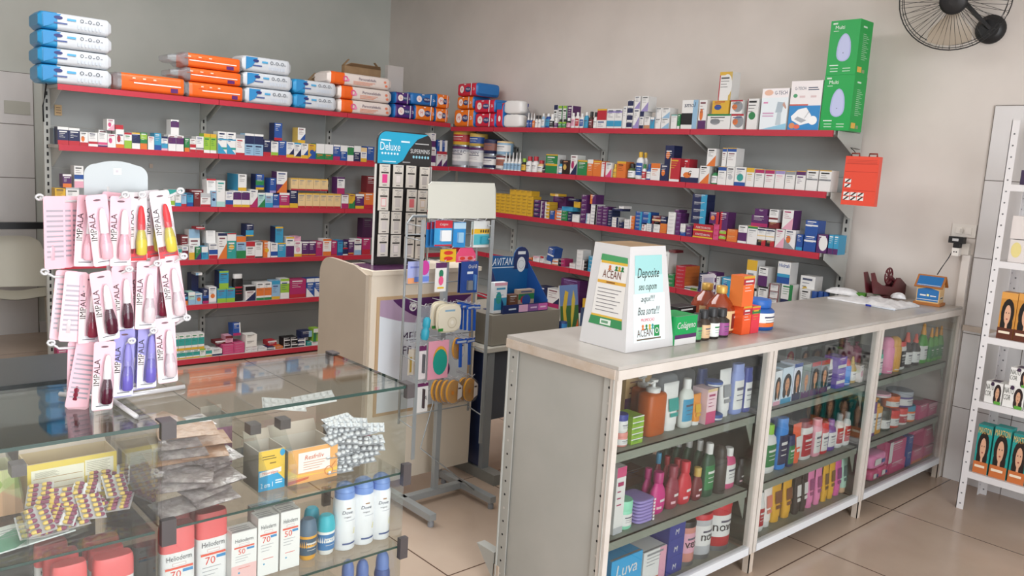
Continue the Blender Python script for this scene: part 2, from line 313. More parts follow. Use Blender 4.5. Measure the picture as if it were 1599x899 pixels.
    if kind == 'spray':    # aerosol can with domed cap
        b.lathe([(r*.94, 0), (r, h*.015), (r, h*.68), (r*.92, h*.72), (r*.9, h*.74)], body, n=28)
        cb.lathe([(r*.82, h*.735), (r*.84, h*.82), (r*.8, h*.90), (r*.62, h*.965), (r*.3, h)], cap, n=24)
        if lab: b.arc(r+.0006, h*.06, h*.085, math.radians(225), math.radians(320), lab, 0, 0, 10)
        return [('', b, None), ('cap', cb, None)]
    if kind == 'rollon':
        b.lathe([(r*.72, 0), (r*.85, h*.03), (r, h*.35), (r*.98, h*.6), (r*.9, h*.66)], body, n=24, ey=.85); lbl(h*.14, h*.55, r*.97, 1, .85)
        cb.lathe([(r*1.0, h*.62), (r*1.02, h*.72), (r*.85, h*.94), (r*.6, h)], cap, n=24, ey=.9); return [('', b, None), ('cap', cb, None)]
    if kind == 'trigger':
        b.lathe([(r*.9, 0), (r, h*.03), (r, h*.5), (r*.6, h*.68), (r*.3, h*.74)], body, n=20, ey=.7); lbl(h*.1, h*.45, r, 1, .7)
        cb.lathe([(r*.36, h*.72), (r*.36, h*.8), (r*.28, h*.82), (r*.2, h*.98), (r*.1, h)], cap, n=12); return [('', b, None), ('cap', cb, None)]
    if kind == 'pack':     # soft pack, folded ends
        n = 12; v = []; N = 16
        for j in range(n+1):
            t = j/n; x = -w_/2+w_*t; k_ = 1-abs(2*t-1)**5*.25
            for k in range(N):
                a = 2*math.pi*k/N; cc, ss = math.cos(a), math.sin(a); cc = math.copysign(abs(cc)**.35, cc); ss = math.copysign(abs(ss)**.35, ss)
                v.append((x, d/2-cc*d/2*k_, h/2+ss*h/2*k_*(.97+.03*math.sin(j*2.1+k))))
        b.M = Matrix(); b.add(v, [(j*N+k, j*N+(k+1) % N, (j+1)*N+(k+1) % N, (j+1)*N+k) for j in range(n) for k in range(N)]+[tuple(range(N-1, -1, -1)), tuple(n*N+k for k in range(N))], body, True)
        if lab: b.rect(-w_*.34, h*.3, w_*.05, h*.72, lab, -.003); b.rect(w_*.1, h*.35, w_*.3, h*.6, lab2 or 'w', -.003)
        if len(c) > 1: b.rect(w_*.33, h*.12, w_*.44, h*.88, cap, -.001)
        return [('', b, None)]
    raise ValueError(kind)
NOUN = dict(pot=('vitamin_jar', 'vitamin jar', 'jar'), box=('medicine_box', 'medicine box', 'medicine box'), can=('milk_formula_can', 'formula can', 'can'), jar=('cream_jar', 'jar', 'jar'), tin=('cream_tin', 'cream tin', 'tin'), vial=('medicine_bottle', 'small bottle', 'bottle'),
            drop=('dropper_bottle', 'dropper bottle', 'bottle'), bottle=('plastic_bottle', 'bottle', 'bottle'), tall=('shampoo_bottle', 'shampoo bottle', 'bottle'), curvy=('shampoo_bottle', 'curved bottle', 'bottle'), squeeze=('conditioner_tube', 'conditioner tube', 'tube'),
            pump=('pump_bottle', 'pump bottle', 'bottle'), spray=('spray_can', 'spray can', 'spray can'), rollon=('roll_on_deodorant', 'roll-on deodorant', 'deodorant'), trigger=('spray_bottle', 'pointed-cap bottle', 'bottle'), pack=('diaper_pack', 'diaper pack', 'diaper pack'))
ALL = {}
BOXES = []   # (seen size, object) of every medicine box on the wall shelves
class Shelf:
    """a horizontal surface whose goods face +X (ax 0) or -Y (ax 1); c is the plane of the front faces"""
    def __init__(s, ax, c, z, where, depth=.09, lo=None, hi=None): s.ax, s.c, s.z, s.where, s.depth, s.placed = ax, c, z, where, depth, []; s.prev = None; s.lo, s.hi = lo, hi; s.maxz = 9
    def span(s, x0, x1, z, back):
        if s.ax == 0: base = Vector((s.c-back, 0, z)); st = Vector((0, 1, 0))
        else: base = Vector((0, s.c+back, z)); st = Vector((1, 0, 0))
        a, b_ = solve(base, st, px=x0), solve(base, st, px=x1)
        return a, b_
    def top(s, m, yt, back):
        base = Vector((s.c-back, m, 0)) if s.ax == 0 else Vector((m, s.c+back, 0))
        return solve(base, Vector((0, 0, 1)), py=yt)
    def put(s, line):
        p = [t.strip() for t in line.split('|')]; nums = p[0].split(); x0, x1, yt = map(float, nums[:3]); fl = nums[3:]
        design = p[1]; look = p[2]; kind = p[3] if len(p) > 3 and p[3] else 'box'; noun = p[4] if len(p) > 4 and p[4] else None
        rows = cols = 1; back = 0; up = False; dep = None; tilt = 0; rel = None; yaw = 0
        for f_ in fl:
            if f_[0] == '*': rows = int(f_[1:])
            elif f_[0] == '#': cols = int(f_[1:])
            elif f_[0] == '^': up = True
            elif f_[0] == '+': back = float(f_[1:])/100
            elif f_[0] == 'd': dep = float(f_[1:])/100
            elif f_[0] == 't': tilt = math.radians(float(f_[1:]))
            elif f_[0] == 'y': yaw = math.radians(float(f_[1:]))
        z = s.z; a, b_ = s.span(x0, x1, z, back); under = None
        if up:
            m = (a+b_)/2; c_ = [q for q in s.placed if q[0]-.003 < m < q[1]+.003]
            if c_: under = max(c_, key=lambda q: q[2]); z = under[2]+.0006
            a, b_ = s.span(x0, x1, z, back)
            c_ = [q for q in s.placed if q[0]+.004 < b_ and q[1]-.004 > a]
            if c_: z = max(z, max(q[2] for q in c_)+.0006)
        zt = s.top((a+b_)/2, yt, back); h = min(max(zt-z, .018), s.maxz-z-.002); w_ = (b_-a)/cols; h1 = h/rows
        D = dep or (s.depth if kind == 'box' else w_)
        nm, nn, cat = NOUN[kind]
        if noun: nm, nn, cat = [q.strip() for q in noun.split(',')] if ',' in noun else (noun.replace(' ', '_'), noun, noun)
        short = look.split(' with ')[0]
        place = f"on {s.where}"
        if up and under: relt = f"on top of the {under[3]} one"
        elif s.prev: relt = f"right of the {s.prev} one"
        else: relt = "the leftmost there"
        if rows*cols > 1:
            lab = f"{look} {nn}, one of a block {place}, {relt}"; grp = f"{short} {nn}s {place}"
        else: lab = f"{look} {nn} {place}, {relt}"; grp = None
        place = f"on {s.where}"; wh = s.where
        V = [lab, lab.replace(', one of a block', ''), lab.replace(', one of a block', '').replace(' one', ''), f"{short} {nn} {place}, {relt}".replace(' one', ''), f"{short} {nn} {place}, {relt}".replace(' one', '').replace('on top of the', 'atop').replace('right of the', 'right of')]
        lab = next((q for q in V if len(q.split()) <= 16), V[-1])
        if len(lab.split()) > 16: print('LONG', lab)
        ALL.setdefault(lab, 0); ALL[lab] += 1
        if ALL[lab] > 1 and not grp:
            lab = lab.replace(' on ', ' (darker print) on ', 1) if False else lab; print('DUPLABEL', lab)
        proto = None
        for c in range(cols):
            for r_ in range(rows):
                m = a+w_*(c+.5)+(random.uniform(-.0012, .0012) if rows > 1 else 0); zz = z+h1*r_
                loc = (s.c-back, m, zz) if s.ax == 0 else (m, s.c+back, zz); rz = (HP if s.ax == 0 else 0)+yaw
                if proto is None:
                    g = .0024 if kind in ('box', 'pack') else .0004
                    parts = item(kind, w_-g, h1-(.0008 if rows > 1 else 0), D, design, hash_(look+line))
                    proto = parts[0][1].build(nm, None, loc, rz, lab, cat, grp)
                    if tilt: proto.rotation_euler = (0, tilt, rz) if s.ax else (tilt, 0, rz)
                    for pn, pb, pl in parts[1:]: pb.build(pn, proto, label=pl)
                    ob_ = proto
                else: ob_ = clone(proto, None, loc, (0, 0, rz))
                if nm == 'medicine_box': BOXES.append((w_*h1/(Vector(loc)-CAM).length**2, ob_))
        s.placed.append((a, b_, z+h, short, x0)); 
        if not up: s.prev = short
    def fill(s, text):
        for l in text.strip().splitlines():
            l = l.strip()
            if l and l[0] != ';': s.put(l)
def hash_(t):
    h = 7
    for ch in t: h = (h*31+ord(ch)) & 0xffffff
    return h
# ------------------------------------------------------------------ wall shelving
RED = mat('b42c3d', .4); SHG = mat('b9b6b0', .45); BACK = noisy('back_panel', '9da09f', 'a6a9a8', 1.2, .38); UPR = mat('b4b5b0', .45); DK = mat('18181a', .6)
LX, LB = -6.0, -6.3; RY, RB = 4.56, 4.86
LZ = [1.945, 1.56, 1.17, .78, .445, .05]; RZ = [1.915, 1.563, 1.205, .848, .49, .13]
LY = [1.385, 2.44, 3.50, 4.56]; RX = [-6.29, -5.40, -4.40, -3.38, -2.38]
def upright(M, top, parent, side):
    b = MB(); b.M = M; b.box(-.02, 0, 0, .02, .03, top, UPR)
    for k in range(int(top/.05)): b.rect(-.006, .03+k*.05, .006, .055+k*.05, DK, -.0006)
    return b.build('upright', parent)
def unit(name, label, front, back_, zs, xs, ax, top):
    u = empty(name, (0, 0, 0), label, 'shelving')
    R_ = Matrix.Rotation(HP, 4, 'Z') if ax == 0 else Matrix()
    # local frame: X along the wall, front toward -Y ; for ax 0 local (x,y)->(-y,x)
    fy = -front if ax == 0 else front; by = -back_ if ax == 0 else back_
    for i in range(len(xs)-1):
        b = MB(); b.M = R_; x0, x1 = xs[i]+.021, xs[i+1]-.021; n = int(top/.31)+1
        for k in range(n): b.box(x0, by+.014, k*top/n+.001, x1, by+.024, (k+1)*top/n-.001, BACK)
        b.build('back_panel', u)
        for j, z in enumerate(zs):
            fd = fy-(.05 if j == len(zs)-1 else 0); a, c = xs[i]+.002, xs[i+1]-.002
            if ax == 1 and i == 0: a = -6.0+.006
            if ax == 0 and i == len(xs)-2: c -= .01
            b = MB(); b.M = R_; b.box(a, fd+.004, z-.022, c, by+.012, z, SHG); sh = b.build('shelf', u)
            b = MB(); b.M = R_; b.box(a, fd-.006, z-.036, c, fd+.004, z+.001, RED); b.build('price_rail', sh)
    if ax == 0:
        b = MB(); b.M = R_; b.box(xs[-1]+.021, by+.014, 0, RB+.02, by+.024, top, BACK); b.build('back_panel', u)
    for x in xs:
        if ax == 1 and x == xs[0]: continue
        o = upright(R_ @ Matrix.Translation((x, by-.018, 0)), top, u, ax)
    for x in xs[1:] if ax == 1 else xs:
        for z in zs[:-1]:
            for dx in ((-.024, .022) if x not in (xs[0], xs[-1]) else ((.022,) if x == xs[0] else (.022,))):
                b = MB(); b.M = R_; v = [(x+dx, fy+.006, z-.001), (x+dx, by-.02, z-.001), (x+dx, by-.02, z-.15), (x+dx, by-.05, z-.15), (x+dx, fy+.006, z-.037)]
                w2 = [(p[0]+.003, p[1], p[2]) for p in v]
                b.add(v+w2, [(0, 1, 2, 3, 4), (9, 8, 7, 6, 5)]+[(k, (k+1) % 5, 5+(k+1) % 5, 5+k) for k in range(5)], UPR); b.build('bracket', u)
    return u
UL = unit('shelving_unit', 'grey slotted shelving unit with red shelf rails along the left side, full of boxes', LX, LB, LZ, LY, 0, 1.96)
UR = unit('shelving_unit', 'grey slotted shelving unit with red shelf rails against the right wall', RY, RB, RZ, RX, 1, 1.93)
S = {}
NL = ['the top left shelf', 'the second left shelf', 'the third left shelf', 'the fourth left shelf', 'the fifth left shelf', 'the bottom left shelf']
NR = ['the top right shelf', 'the second right shelf', 'the third right shelf', 'the fourth right shelf', 'the fifth right shelf']
for i in range(6): S['L%d' % (i+1)] = Shelf(0, LX-.018+(.04 if i == 5 else 0), LZ[i]+.0012, NL[i])
for i in range(1, 6): S['L%d' % (i+1)].maxz = LZ[i-1]-.026
for i in range(5): S['R%d' % (i+1)] = Shelf(1, RY+.018, RZ[i]+.0012, NR[i])
for i in range(1, 5): S['R%d' % (i+1)].maxz = RZ[i-1]-.026
# ------------------------------------------------------------------ goods on the wall shelving (photo columns x0 x1, top row; | design | look | kind | noun)
S['L1'].z = LZ[0]+.0012
S['L2'].fill("""
90 107.5 198 | n Tw.16 Br.25 | navy and white
107.5 125 200 | n Tw.14 Br.25 | navy box with coral foot,
83 89 200 +8 | 5b6468 | plain grey | box
125 138 206 | w Oo Br.25 | white box with orange curve,
138 153 207 | w Mr.18-.35 Ln | white and crimson
153 168 207 | w Mz.15-.32 Bu.12 Ls | white box with magenta stripe,
154 167.5 203 +9 | w | plain white
168 181 209 | w Oz Bw.1 Lm | white and magenta
181 194 202 | w Tw.2 Or Bo.2 | white box with red heart,
180 193 195 +8 | r Tr | red
167 179 186 ^ | w Oz Dp Lm | white and rose
194 206 207 | w Be.5 Tr.12 Lg | white and lime
206 219 207 | w Ty.08 Mn.35-.88 | navy shield marked
219 230 207 | g Bo.35 Me.6-.9 | green and orange
231 241 213 | w Lr | narrow white
241 252 208 | c Bb.3 Lw | sky blue
252 262 213 | w Tn.15 Mc.15-.5 Bp.15 | white and aqua
262.5 287 211 #2 | w Mu.45-.85 Bw | purple banded white
266.5 279.5 187 ^ | w Mu.5-.88 | single purple banded white
288 296 216 | g Bo.3 | small green
296.5 306 217 | w Mr.35-.6 Br.2 | low white and red
306 318 213 | w Br.16 Ms.2-.3 | red footed
318 338 209 #2 | e Ty.18 Bw.15 Lg | lime green
340 368 206 #2 | w Ma.2-.3 Mc.62-.68 Ec Ln | white with teal waves,
368 382 210 | w Ts.2 Br.1 Lr | grey topped white
382 411 209 #2 | l Tn.48 Mw.9-1 Ln | light and navy blue
411 423 218 | n Br.25 | dark navy
423 434.5 221 | w Be.3 Br.1 | white and green
434.5 447 220 | b Br.12 | royal blue
428 440.5 192 ^ | b Br.16 Sn | tall royal blue
447 459 222 | w Dn By.2 | white with navy sweep,
459 470 223 | w Tc.1 Dn By.1 | white and steel blue
470 481 224 | w Db By.22 | white and gold
464.5 476.5 199.5 ^ | w Db By.2 Sj | gold sided white
481 493 225 | y Cb By.15 Db | gold and blue
493 520 225 #2 | g Tw.62 Lo | white and forest green
520 531 226 | b Tw.12 Bm.25 | blue and magenta
531 542 227 | b Tw.4 | half white blue
542 552 228 | w Mg.4-.9 | green shield marked
552 563 228 | n Tw.4 | white topped indigo
563 572.5 230.5 | w Tt.3 By.25 | white and yellow
572.5 584 229 | b Br.12 | plain blue
672 680 232 #1 | w Mu.2-.6 | purple marked white
672 680 208 ^ | w Mu.1-.5 | upper purple marked white
682 698 241 #2 | w Du Lr | white with violet sweep,
682 698 219 ^ #2 | b Rw.5 Br.2 | blue and white
""")
S['L3'].fill("""
86 103 294 | y Ln | yellow
103 124 293 | w Lk Tx.1 | wide white
98 112 272 ^ | u Tw.15 Bo.3 | purple and orange
116 131 259 ^ | w Mb.4-.6 Bp.3 | tall white and blue
262 273 305 | w Me.1-.5 | white and pale green
262 284 296 +9 | w Tk.06 Ta.3 | wide teal topped
273.5 283 304 | w Bc.3 | white and aqua
283 291.5 303 | l Br.2 | pale blue
292 302 302 | c Bb.3 Tn.1 | bright blue
302.5 313 300 | d Lw | maroon
296 318 296 +9 | d | wide maroon
313 329 302 | w Br.16 Tx.3 | white and red
323 338 279 ^ +2 t-6 | w Tr.12 Ls | leaning white
329.5 338 298 | l Cn | pale blue with navy dot,
338 351.5 282 | w Bq.2 La | tall slim white
352 364 299 | w Mb.15-.45 Br.15 | white and blue
364 390 298 #2 | w Mu.45-.9 By.15 | purple topped white
371.5 385 272 ^ d20 | w By.2 Sc | teal sided white
390 402.5 296 | w Br.14 Dm | white with red wedge,
402.5 414 301 | q Tw.1 Dg | mint green
399 412 272 ^ | b Mg.3-.62 By.15 Sn | blue and green
414 426 301 | l Tw.2 Bc.3 | ice blue
426 436 303 | b Bv.15 | bright royal
421 431 278 ^ | b Bv.15 | upper blue
436 452 301 | m Tw.15 By.15 | magenta and yellow
431.5 448 268 ^ | w Bu.4 Do Su | tall violet and white
452 465 297 | n By.25 | navy and gold
465 532 302 #6 | t Br.13 Ty.08 Ls | cream
454 512 279 ^ #5 | t Br.13 Ty.08 Ls | upper cream
526 538 276.5 ^ | w Bm.35 Tu.1 Su | plum sided white
533 544 303 | w Bm.35 Tu.06 | white and plum
544.5 554 303 | y Bg.35 Dg | yellow and green
554.5 568 303 | u Tw.15 By.2 | purple with white crown,
568 584 301 | o By.1 Br.25 | bright orange
572 586 275 ^ | d Lw | deep red
""")
S['L4'].fill("""
88 98 378 | w Ly | half hidden white
271 284 389 | w Ta.3 | teal and white
284.5 294 385 | w Md.25-.7 Br.2 | white with brown face print,
295 304 383 | w By.5 | white and mustard
282 297 367 +9 | d Lw | wide crimson
296 313 358 +5 t-5 | w Tl.3 | leaning pale
305 314 386 | g Du | dark green
306 320 377 ^ +3 | r Tw.2 | small flat red
314.5 325 385 | c Tw.45 | aqua and white
326 340 380 | w Mb.3-.6 Br.25 | white, blue and red
322 337 360 ^ +3 t-6 | w Lx | pale leaning
340 354.5 364 | w Tn.1 Do | tall white with orange ribbon,
354.5 368.5 364 | a Tw.3 Cy Tr.04 | tall teal
368.8 384 369 | l To.26 Bg.35 | orange and meadow
384 398 377 | w Tr.3 Br.14 | red and white
383.5 396 350 ^ | n Bc.5 By.1 Sn | navy and aqua
398 410 377 | w Tk.05 Bk.08 Lk | black edged white
411 422 377 | o Rw.4 Cy | orange
422.5 433.5 379 | w Mb.1-.4 | white and wavy blue
433.5 446 379 | c Ty.1 Lw | cyan and yellow
429.5 442 354 ^ | c Ty.1 Sn | upper cyan
446 459 370 | w Ty.08 Bu.55 | white and indigo
459 471 377 | w Cp By.18 Lm | white with pink ring,
471 493 377 #2 | u Tw.1 By.14 Br.1 | purple and gold
459 470 369 ^ +3 | p | pale pink
493 503.5 377 | m Lw | raspberry
504 517 373 | w To.12 Bo.25 Lo | white and tangerine
517 526 376 | m Lw Br.1 | slim raspberry
527 535 375 | c Tb.1 Bb.2 | light cyan
535 543 377 | n Mr.45-.55 Bw.08 | indigo
543.5 552.5 375 | u Tw.1 By.15 Br.1 | slim purple
553 564 373 | w Mn.62-.7 Bl.3 | white with navy arc,
565 578 371 | m Br.3 Lw | big raspberry
566 582 341 ^ | 3a1838 | dark plum
""")
S['L5'].fill("""
89 98 455 | y Lk | half hidden yellow
283 293.5 458 | n Mc.5-.7 Bo.35 | navy and orange
294 305 456 | q Tw.25 Bl.4 | mint and blue
305 316 458 | l Co Tw.1 | pale blue with orange sun,
299 310 427 +9 | n Ln | tall narrow navy
305.5 316 437 ^ | w Fl.4 Lc Ss | white and aqua print
316.5 326 452 | n Bm.2 Mb.4-.6 | navy and pink
326 338 448 | w Co Bx.1 | white with orange flower,
339 367 450 #2 | c Te.08 Be.3 | aqua and lime
342 357 423 ^ | c Te.1 Be.3 Sn | upper aqua and lime
365.5 382 428.5 | 1b1718 w k r | black syrup | tall | syrup_bottle,bottle with red label,bottle
383 399 447 | w Tk.3 Dn | black and white
400 424 441 #2 | w Mo.25-.7 Bg.14 | white and orange fruit
424 437 438 | l By.15 Tc.2 | sky and mustard
437.5 451.5 435 | w Me.3-.75 Te.12 | chartreuse
452 477.5 436 | m Br.2 Lw | wide crimson
478 503 434.5 #2 | b Tw.2 Ew | blue with white steps,
503 508 444 | n Tw.3 | slim navy
""")
S['L6'].fill("""
90 108 546 *2 | m Lw | magenta
109 126 546 *2 | m Lw | deep magenta
268 312 547 #4 | w Fw.2 Ma.3-.75 By.15 Lg | green swirl white
312 321 544 | w Te.2 Be.1 Lg | lime banded white
321 331 543 | w Ma.3-.7 By.14 | single green swirl
268 319 522 ^ #5 | w Fw.2 Ma.3-.75 By.15 Lg | upper green swirl
331 347 545 | w Bn.25 | white and navy
348 365 538 *4 d14 | z Lp | pink
365.3 382 535 *4 d14 | z Lp | hot pink
336 352 532 ^ +4 | d Tw.4 | fallen red and white
352 364 524 ^ +4 | p Td.4 | rose and white
364 376 504 ^ +2 t-7 | b Rw.15 Bm.2 | tall leaning blue
382.5 402.5 541 *2 #2 | w Lm | small white
383 401 522 ^ *2 | i Lk | stacked ivory
403 417 543 | w Ls | flat white
417 430 542 | n Mw.3-.7 Rw.15 | navy and white
430 442 541 | o Lw | orange
418 432 532 ^ +5 | r Tw.3 | flat red
443 453 527 *2 | k Fw.1 Mw.4-.6 | black and white
454 464.5 526 *2 | k Fw.08 Mw.4-.6 | second black
465 477 528 *2 | n Mw.3-.7 Rw.15 | indigo and white
479 486 534 | a | teal
487 497 533 | w Lr Ta.1 | white and teal
498 506 533 | w Tr.3 | white and scarlet
470 487 517 ^ +2 | n Rl.3 | dark blue
489 500 513 ^ | e Fg.4 Tw.3 | lime and white
""")
S['R2'].fill("""
698 721 228 | b9bcc2 u w | lower silver | can | milk_formula_can,formula can,can
724 747 230 | c4c6cc u w | silver and white | can
748 767 242 | n s w | navy striped | can
769 784 243 | w d 9a5a44 | white and brown | can
700 722 200 ^ | y j r | gold and red | can
727 745 208 ^ | j j b | gold and blue | can
749 767 217 ^ | n n 8a5a50 | upper navy | can
770 787 220 ^ | l t w | light blue | can
784 789 238 | w w l | slim white | drop
789.5 794.5 238 | w w l | second slim white | drop
795 800 238 | w w l | third slim white | drop
800.5 805.5 238 | w w l | fourth slim white | drop
806 811 238 | w w l | fifth slim white | drop
811.5 818 247 | k e y | black and yellow | vial
818.5 826.5 244 | w r w | red capped white | vial
827.5 836 244 | w r w | taller red capped | vial
836.5 845 250 | t r w | squat red capped | vial
845 850.5 257 | k n k | short black | vial
851 869.5 241 | g Ty.06 My.4-.5 Sw | tall green
870 876.5 249 | c k w | aqua label | vial
877 889 250 | 2a1d18 Oj Lf | dark brown
889.5 900 242 | w Dn Om | white with pink figure,
901 916 250 | g Ty.1 Lw | low green
916 925 249 | o Tw.25 | orange topped white
925 938 251 | o Ty.08 Lt | wide orange
938 945 253 | w Lr Rr.3 | white and red
945 954 254 | w Dz Bz.12 | white and fuchsia
955 961 256 | y y y | mustard | vial
962 976 252 | o Ty.12 Lk | strong orange
977 987.5 255 | 4b5a30 k w | glass | vial | vitamin_jar,vitamin jar,jar
997 1006 238 +5 | w y w | rear white | bottle | powder_bottle,bottle with yellow cap,bottle
988 999 237 | w y b | tall white | bottle | powder_bottle,bottle with yellow cap,bottle
1000 1006 256 | w g r | red label | vial
1006.5 1014.5 256 | b b w | blue | vial
1015 1029.5 255 | w To.28 Lo | orange topped
1029.8 1043 257 | n Oo Bn | navy and orange burst
1037 1051 227 ^ +3 | n Oo Tn | taller navy burst
1044 1060 247 | r Ft.1 Bw.1 Ly | red and gold
1061.5 1074 248 +5 | r Ow | rear red
1062 1090 262 | w Bn.35 Oo 'G'k.5 | wide white and navy
1091 1106 259 | w Do Lk | white and orange
1100 1114 232 ^ | w Do Lk | upper white and orange
1108 1118 262 | g k w | black capped green | vial | vitamin_jar,vitamin jar,jar
1119.5 1132.5 260 | w Tb.22 Ty.03 Ls | blue topped
1133 1145 261 | w Cx Lk | plain white
1145.5 1163 261 | w Ca Bb.2 | white with teal brain print,
1126 1133 231 ^ | w Tb.2 Ty.04 | blue banner
1134 1148 231 ^ | w Tb.2 Ty.04 | second blue banner
1163.5 1176 262 | w Ty.24 Lj | yellow topped
1177 1191.5 264 | w Tm.22 Ty.03 Ls | magenta topped
1192.5 1207.5 265 | w Tm.22 Ty.03 Lm | second magenta topped
1208.5 1223.5 266 | w Tv.2 Ty.03 Lp | lilac topped
1224.5 1239.5 267 | w Ts.2 Ty.03 Ls | silver topped
1241 1256 267 | w Tu.22 Ty.03 Lu | dark purple topped
1257 1275 265 | w Ty.04 Ms.5-.58 Lk | tall yellow edged
1276.5 1295.5 266 | w Ty.04 Ms.5-.58 Lk | second yellow edged
""")
S['R3'].fill("""
773 831 304 *6 #7 | y Lh | mustard yellow
796 830 297 ^ *1 #4 | y Lh | topmost mustard yellow
832.5 842.5 312 *4 | u Bn.3 Lw | purple
843.5 849.5 314 *4 | u Fw.2 Lw | slim purple
850 857 315 *5 | y Fw.3 Bw | yellow and white
862 882 306 +10 *2 | u Lv | rear purple
858 865.5 329 | b Lw | small blue
866 876 328 *3 | w Fo.3 Mo.3-.7 | white and orange
859 872 316 ^ | y Rt.4 | ochre
876.5 885.5 329 *3 | g Lw | green
886 892.5 331 *3 | n Lw | navy
893 904 335 | w Lx | white
877 894 323 ^ | c Lb | crumpled blue
895 905 315 ^ +4 | y Lh | golden
886 903 329 ^ +5 | n | low navy
905.5 914 304 *6 | u Lw | tall pile purple
914.3 920 333 *3 | w Fl.3 | small white
921 930.5 319 *6 | w Rk.3 | white and black
921 930 304 ^ +2 | u Fo.4 | purple and orange
931 947.5 322 *6 #2 | u Lw | violet
948 954.5 328 *6 | n Lw | dark navy
955 965 339 *4 | w Rn.3 | white and navy
955 971 328 ^ | n | long navy
966 973 346 *2 | n Lw | low dark
966.5 974 339 ^ | w | single pale
974.3 982 342 *3 | w Ls | pale grey
982.3 990 337 *4 | o Fw.3 | orange and white
990.5 1001 330 *5 | b Rc.3 | bright blue
1001.5 1008.5 350 *2 | w Or | red dotted white
1009 1019 349 *4 | w Rn.2 | flat white
1002 1015.5 331 ^ *2 | b Rc.3 | upper blue
1016.5 1030 337 ^ | d Mt.4-.6 | dark red
1020 1029.5 346 *3 | w Ls | pale stacked
1030 1040 349 *3 | o Ly | orange stacked
1031 1040 338 ^ | n Mw.4-.5 | small navy
1041 1052.5 331 *6 | w Lx | tall pile white
1053.5 1061 332 *5 | u Lv | plum
1061.5 1070 362 | b Lw | flat blue
1061.5 1069.5 349 ^ *2 | w Lx | white stacked
1053.5 1060.5 331 ^ | u | top plum
1070.5 1080 352 *3 | u Lw | grape
1081 1112 350 *2 | r By.2 'FORTEVIRON'w.35 | long red
1112.5 1121 350 *3 | z Lr | pink red
1078 1101 303 ^ *4 | n Rc.4 Lw | blue two-tone
1122 1133 359 *2 | r Me.3-.8 | red and lime
1107 1122 331 ^ | u Oo Rr.3 | violet and orange
1122.5 1135 331 ^ | u Fr.3 | violet and red
1134 1150 358 *2 | o Lt | plain orange
1151 1165 352 | w Mu.12-.6 | white with plum fruit,
1165.5 1181 353 | w Tg.14 Ty.03 Ls | green topped
1181.7 1208.5 375 #2 | k Rr.5 Lt | low black and red
1181.7 1208.5 357 ^ #2 | w Mn.8-.9 Mt.3-.4 | white and grey print
1209 1223 358 | w Dp Lm | white and lilac
1223.5 1240 359 | w Es Oo | white and slate
1172 1198 336 ^ | u Bm.3 | purple and pink
1178 1198 326 ^ | u 'Vigra'w | single purple
1199.5 1215.5 347 ^ | d Lt | flat deep red
1200 1214.5 327 ^ | w Md.2-.35 Lk | small white print
1220 1237 328 ^ | w Dp Lm Su | tall white and plum
1242 1252 366 | b Bc.2 | slim blue
1253.5 1272.5 367 | b Mw.6-.7 | deep blue
1256 1276 344 ^ | b Mw.6-.7 | upper deep blue
1273.5 1290 366 | u Kw | white disc purple
1291.5 1307.5 367 #2 | c Bu.3 Lw | aqua blue
""")
S['R4'].fill("""
825 831 402 | o Bn.3 | orange and navy
832 842 400 | w Tp.2 Lm | white and pink
843 848.5 400 | w Tr.3 | slim white and red
849 860 407 *2 | w Bx.2 | white
853 863 386 ^ t10 | b Mw.4-.5 | tilted blue
861.5 871 404 *2 | w Bo.3 | white and peach
871.5 882 404 *2 | m Fk.4 | magenta and black
889 898 411 *2 | w Lr | pale pink
899 908.5 390 *5 | w Lx | greyish
908.7 917 406 *3 | k Fw.3 | black and white
917.5 930 400 *4 | c Lw | turquoise
930.5 937 414 *3 | w Lx | pale
937.3 946 411 *3 | w Fr.1 | white and rust
1029 1041 393 | w Lx | tall plain white
1041.5 1052 428 *3 | g Lw | dark green
1041.5 1052 394 ^ *5 | d Lw | deep red
1053 1068 415 *6 d16 | r Lp So | red
1068.5 1088 449 | w Re.5 Mk.3-.7 | flat white and lime
1089.5 1101 427 | n Du | indigo
1102 1116 425 *3 | u Mw.3-.7 | purple and white
1116.5 1122 432 | w Ls | slim grey
1125 1141 433 | c Ob Lw | blue arched
1161 1177 406 | w Ty.25 Ls | tall yellow and white
1162 1180 449 +0 | w Tk.2 | hidden white
1182 1197 447 | w Tk.1 Bg.2 Lk | white and black
1198.3 1214 443 *3 | w Fd.1 Rd.1 Td.1 | maroon framed white
1182.5 1197 417 ^ | w Bu.55 Lk | white and plum print
1217 1235 444 | w Bn.35 Rg.3 Lg | white, navy and green
1212 1232 409 ^ | w Bb.3 Mc.3-.45 'Hidrali'b.75 | large white and blue
1247 1262 452 | w Bg.3 Lk | white and green
1245 1268 431 +6 | w Oj | arched white
1262.5 1272 455 | w b w | short white | jar
1272.5 1281 455 | w b w | next short white | jar
1281.5 1289.5 456 | w b w | last short white | jar
""")
S['R5'].fill("""
838 852 447 | n Lw | tall navy
853 872 451 | w Dn Bm.3 | white and navy
873 902 436 *3 | u Lv | wide purple
908 934 468 *3 | y Lt | yellow
""")
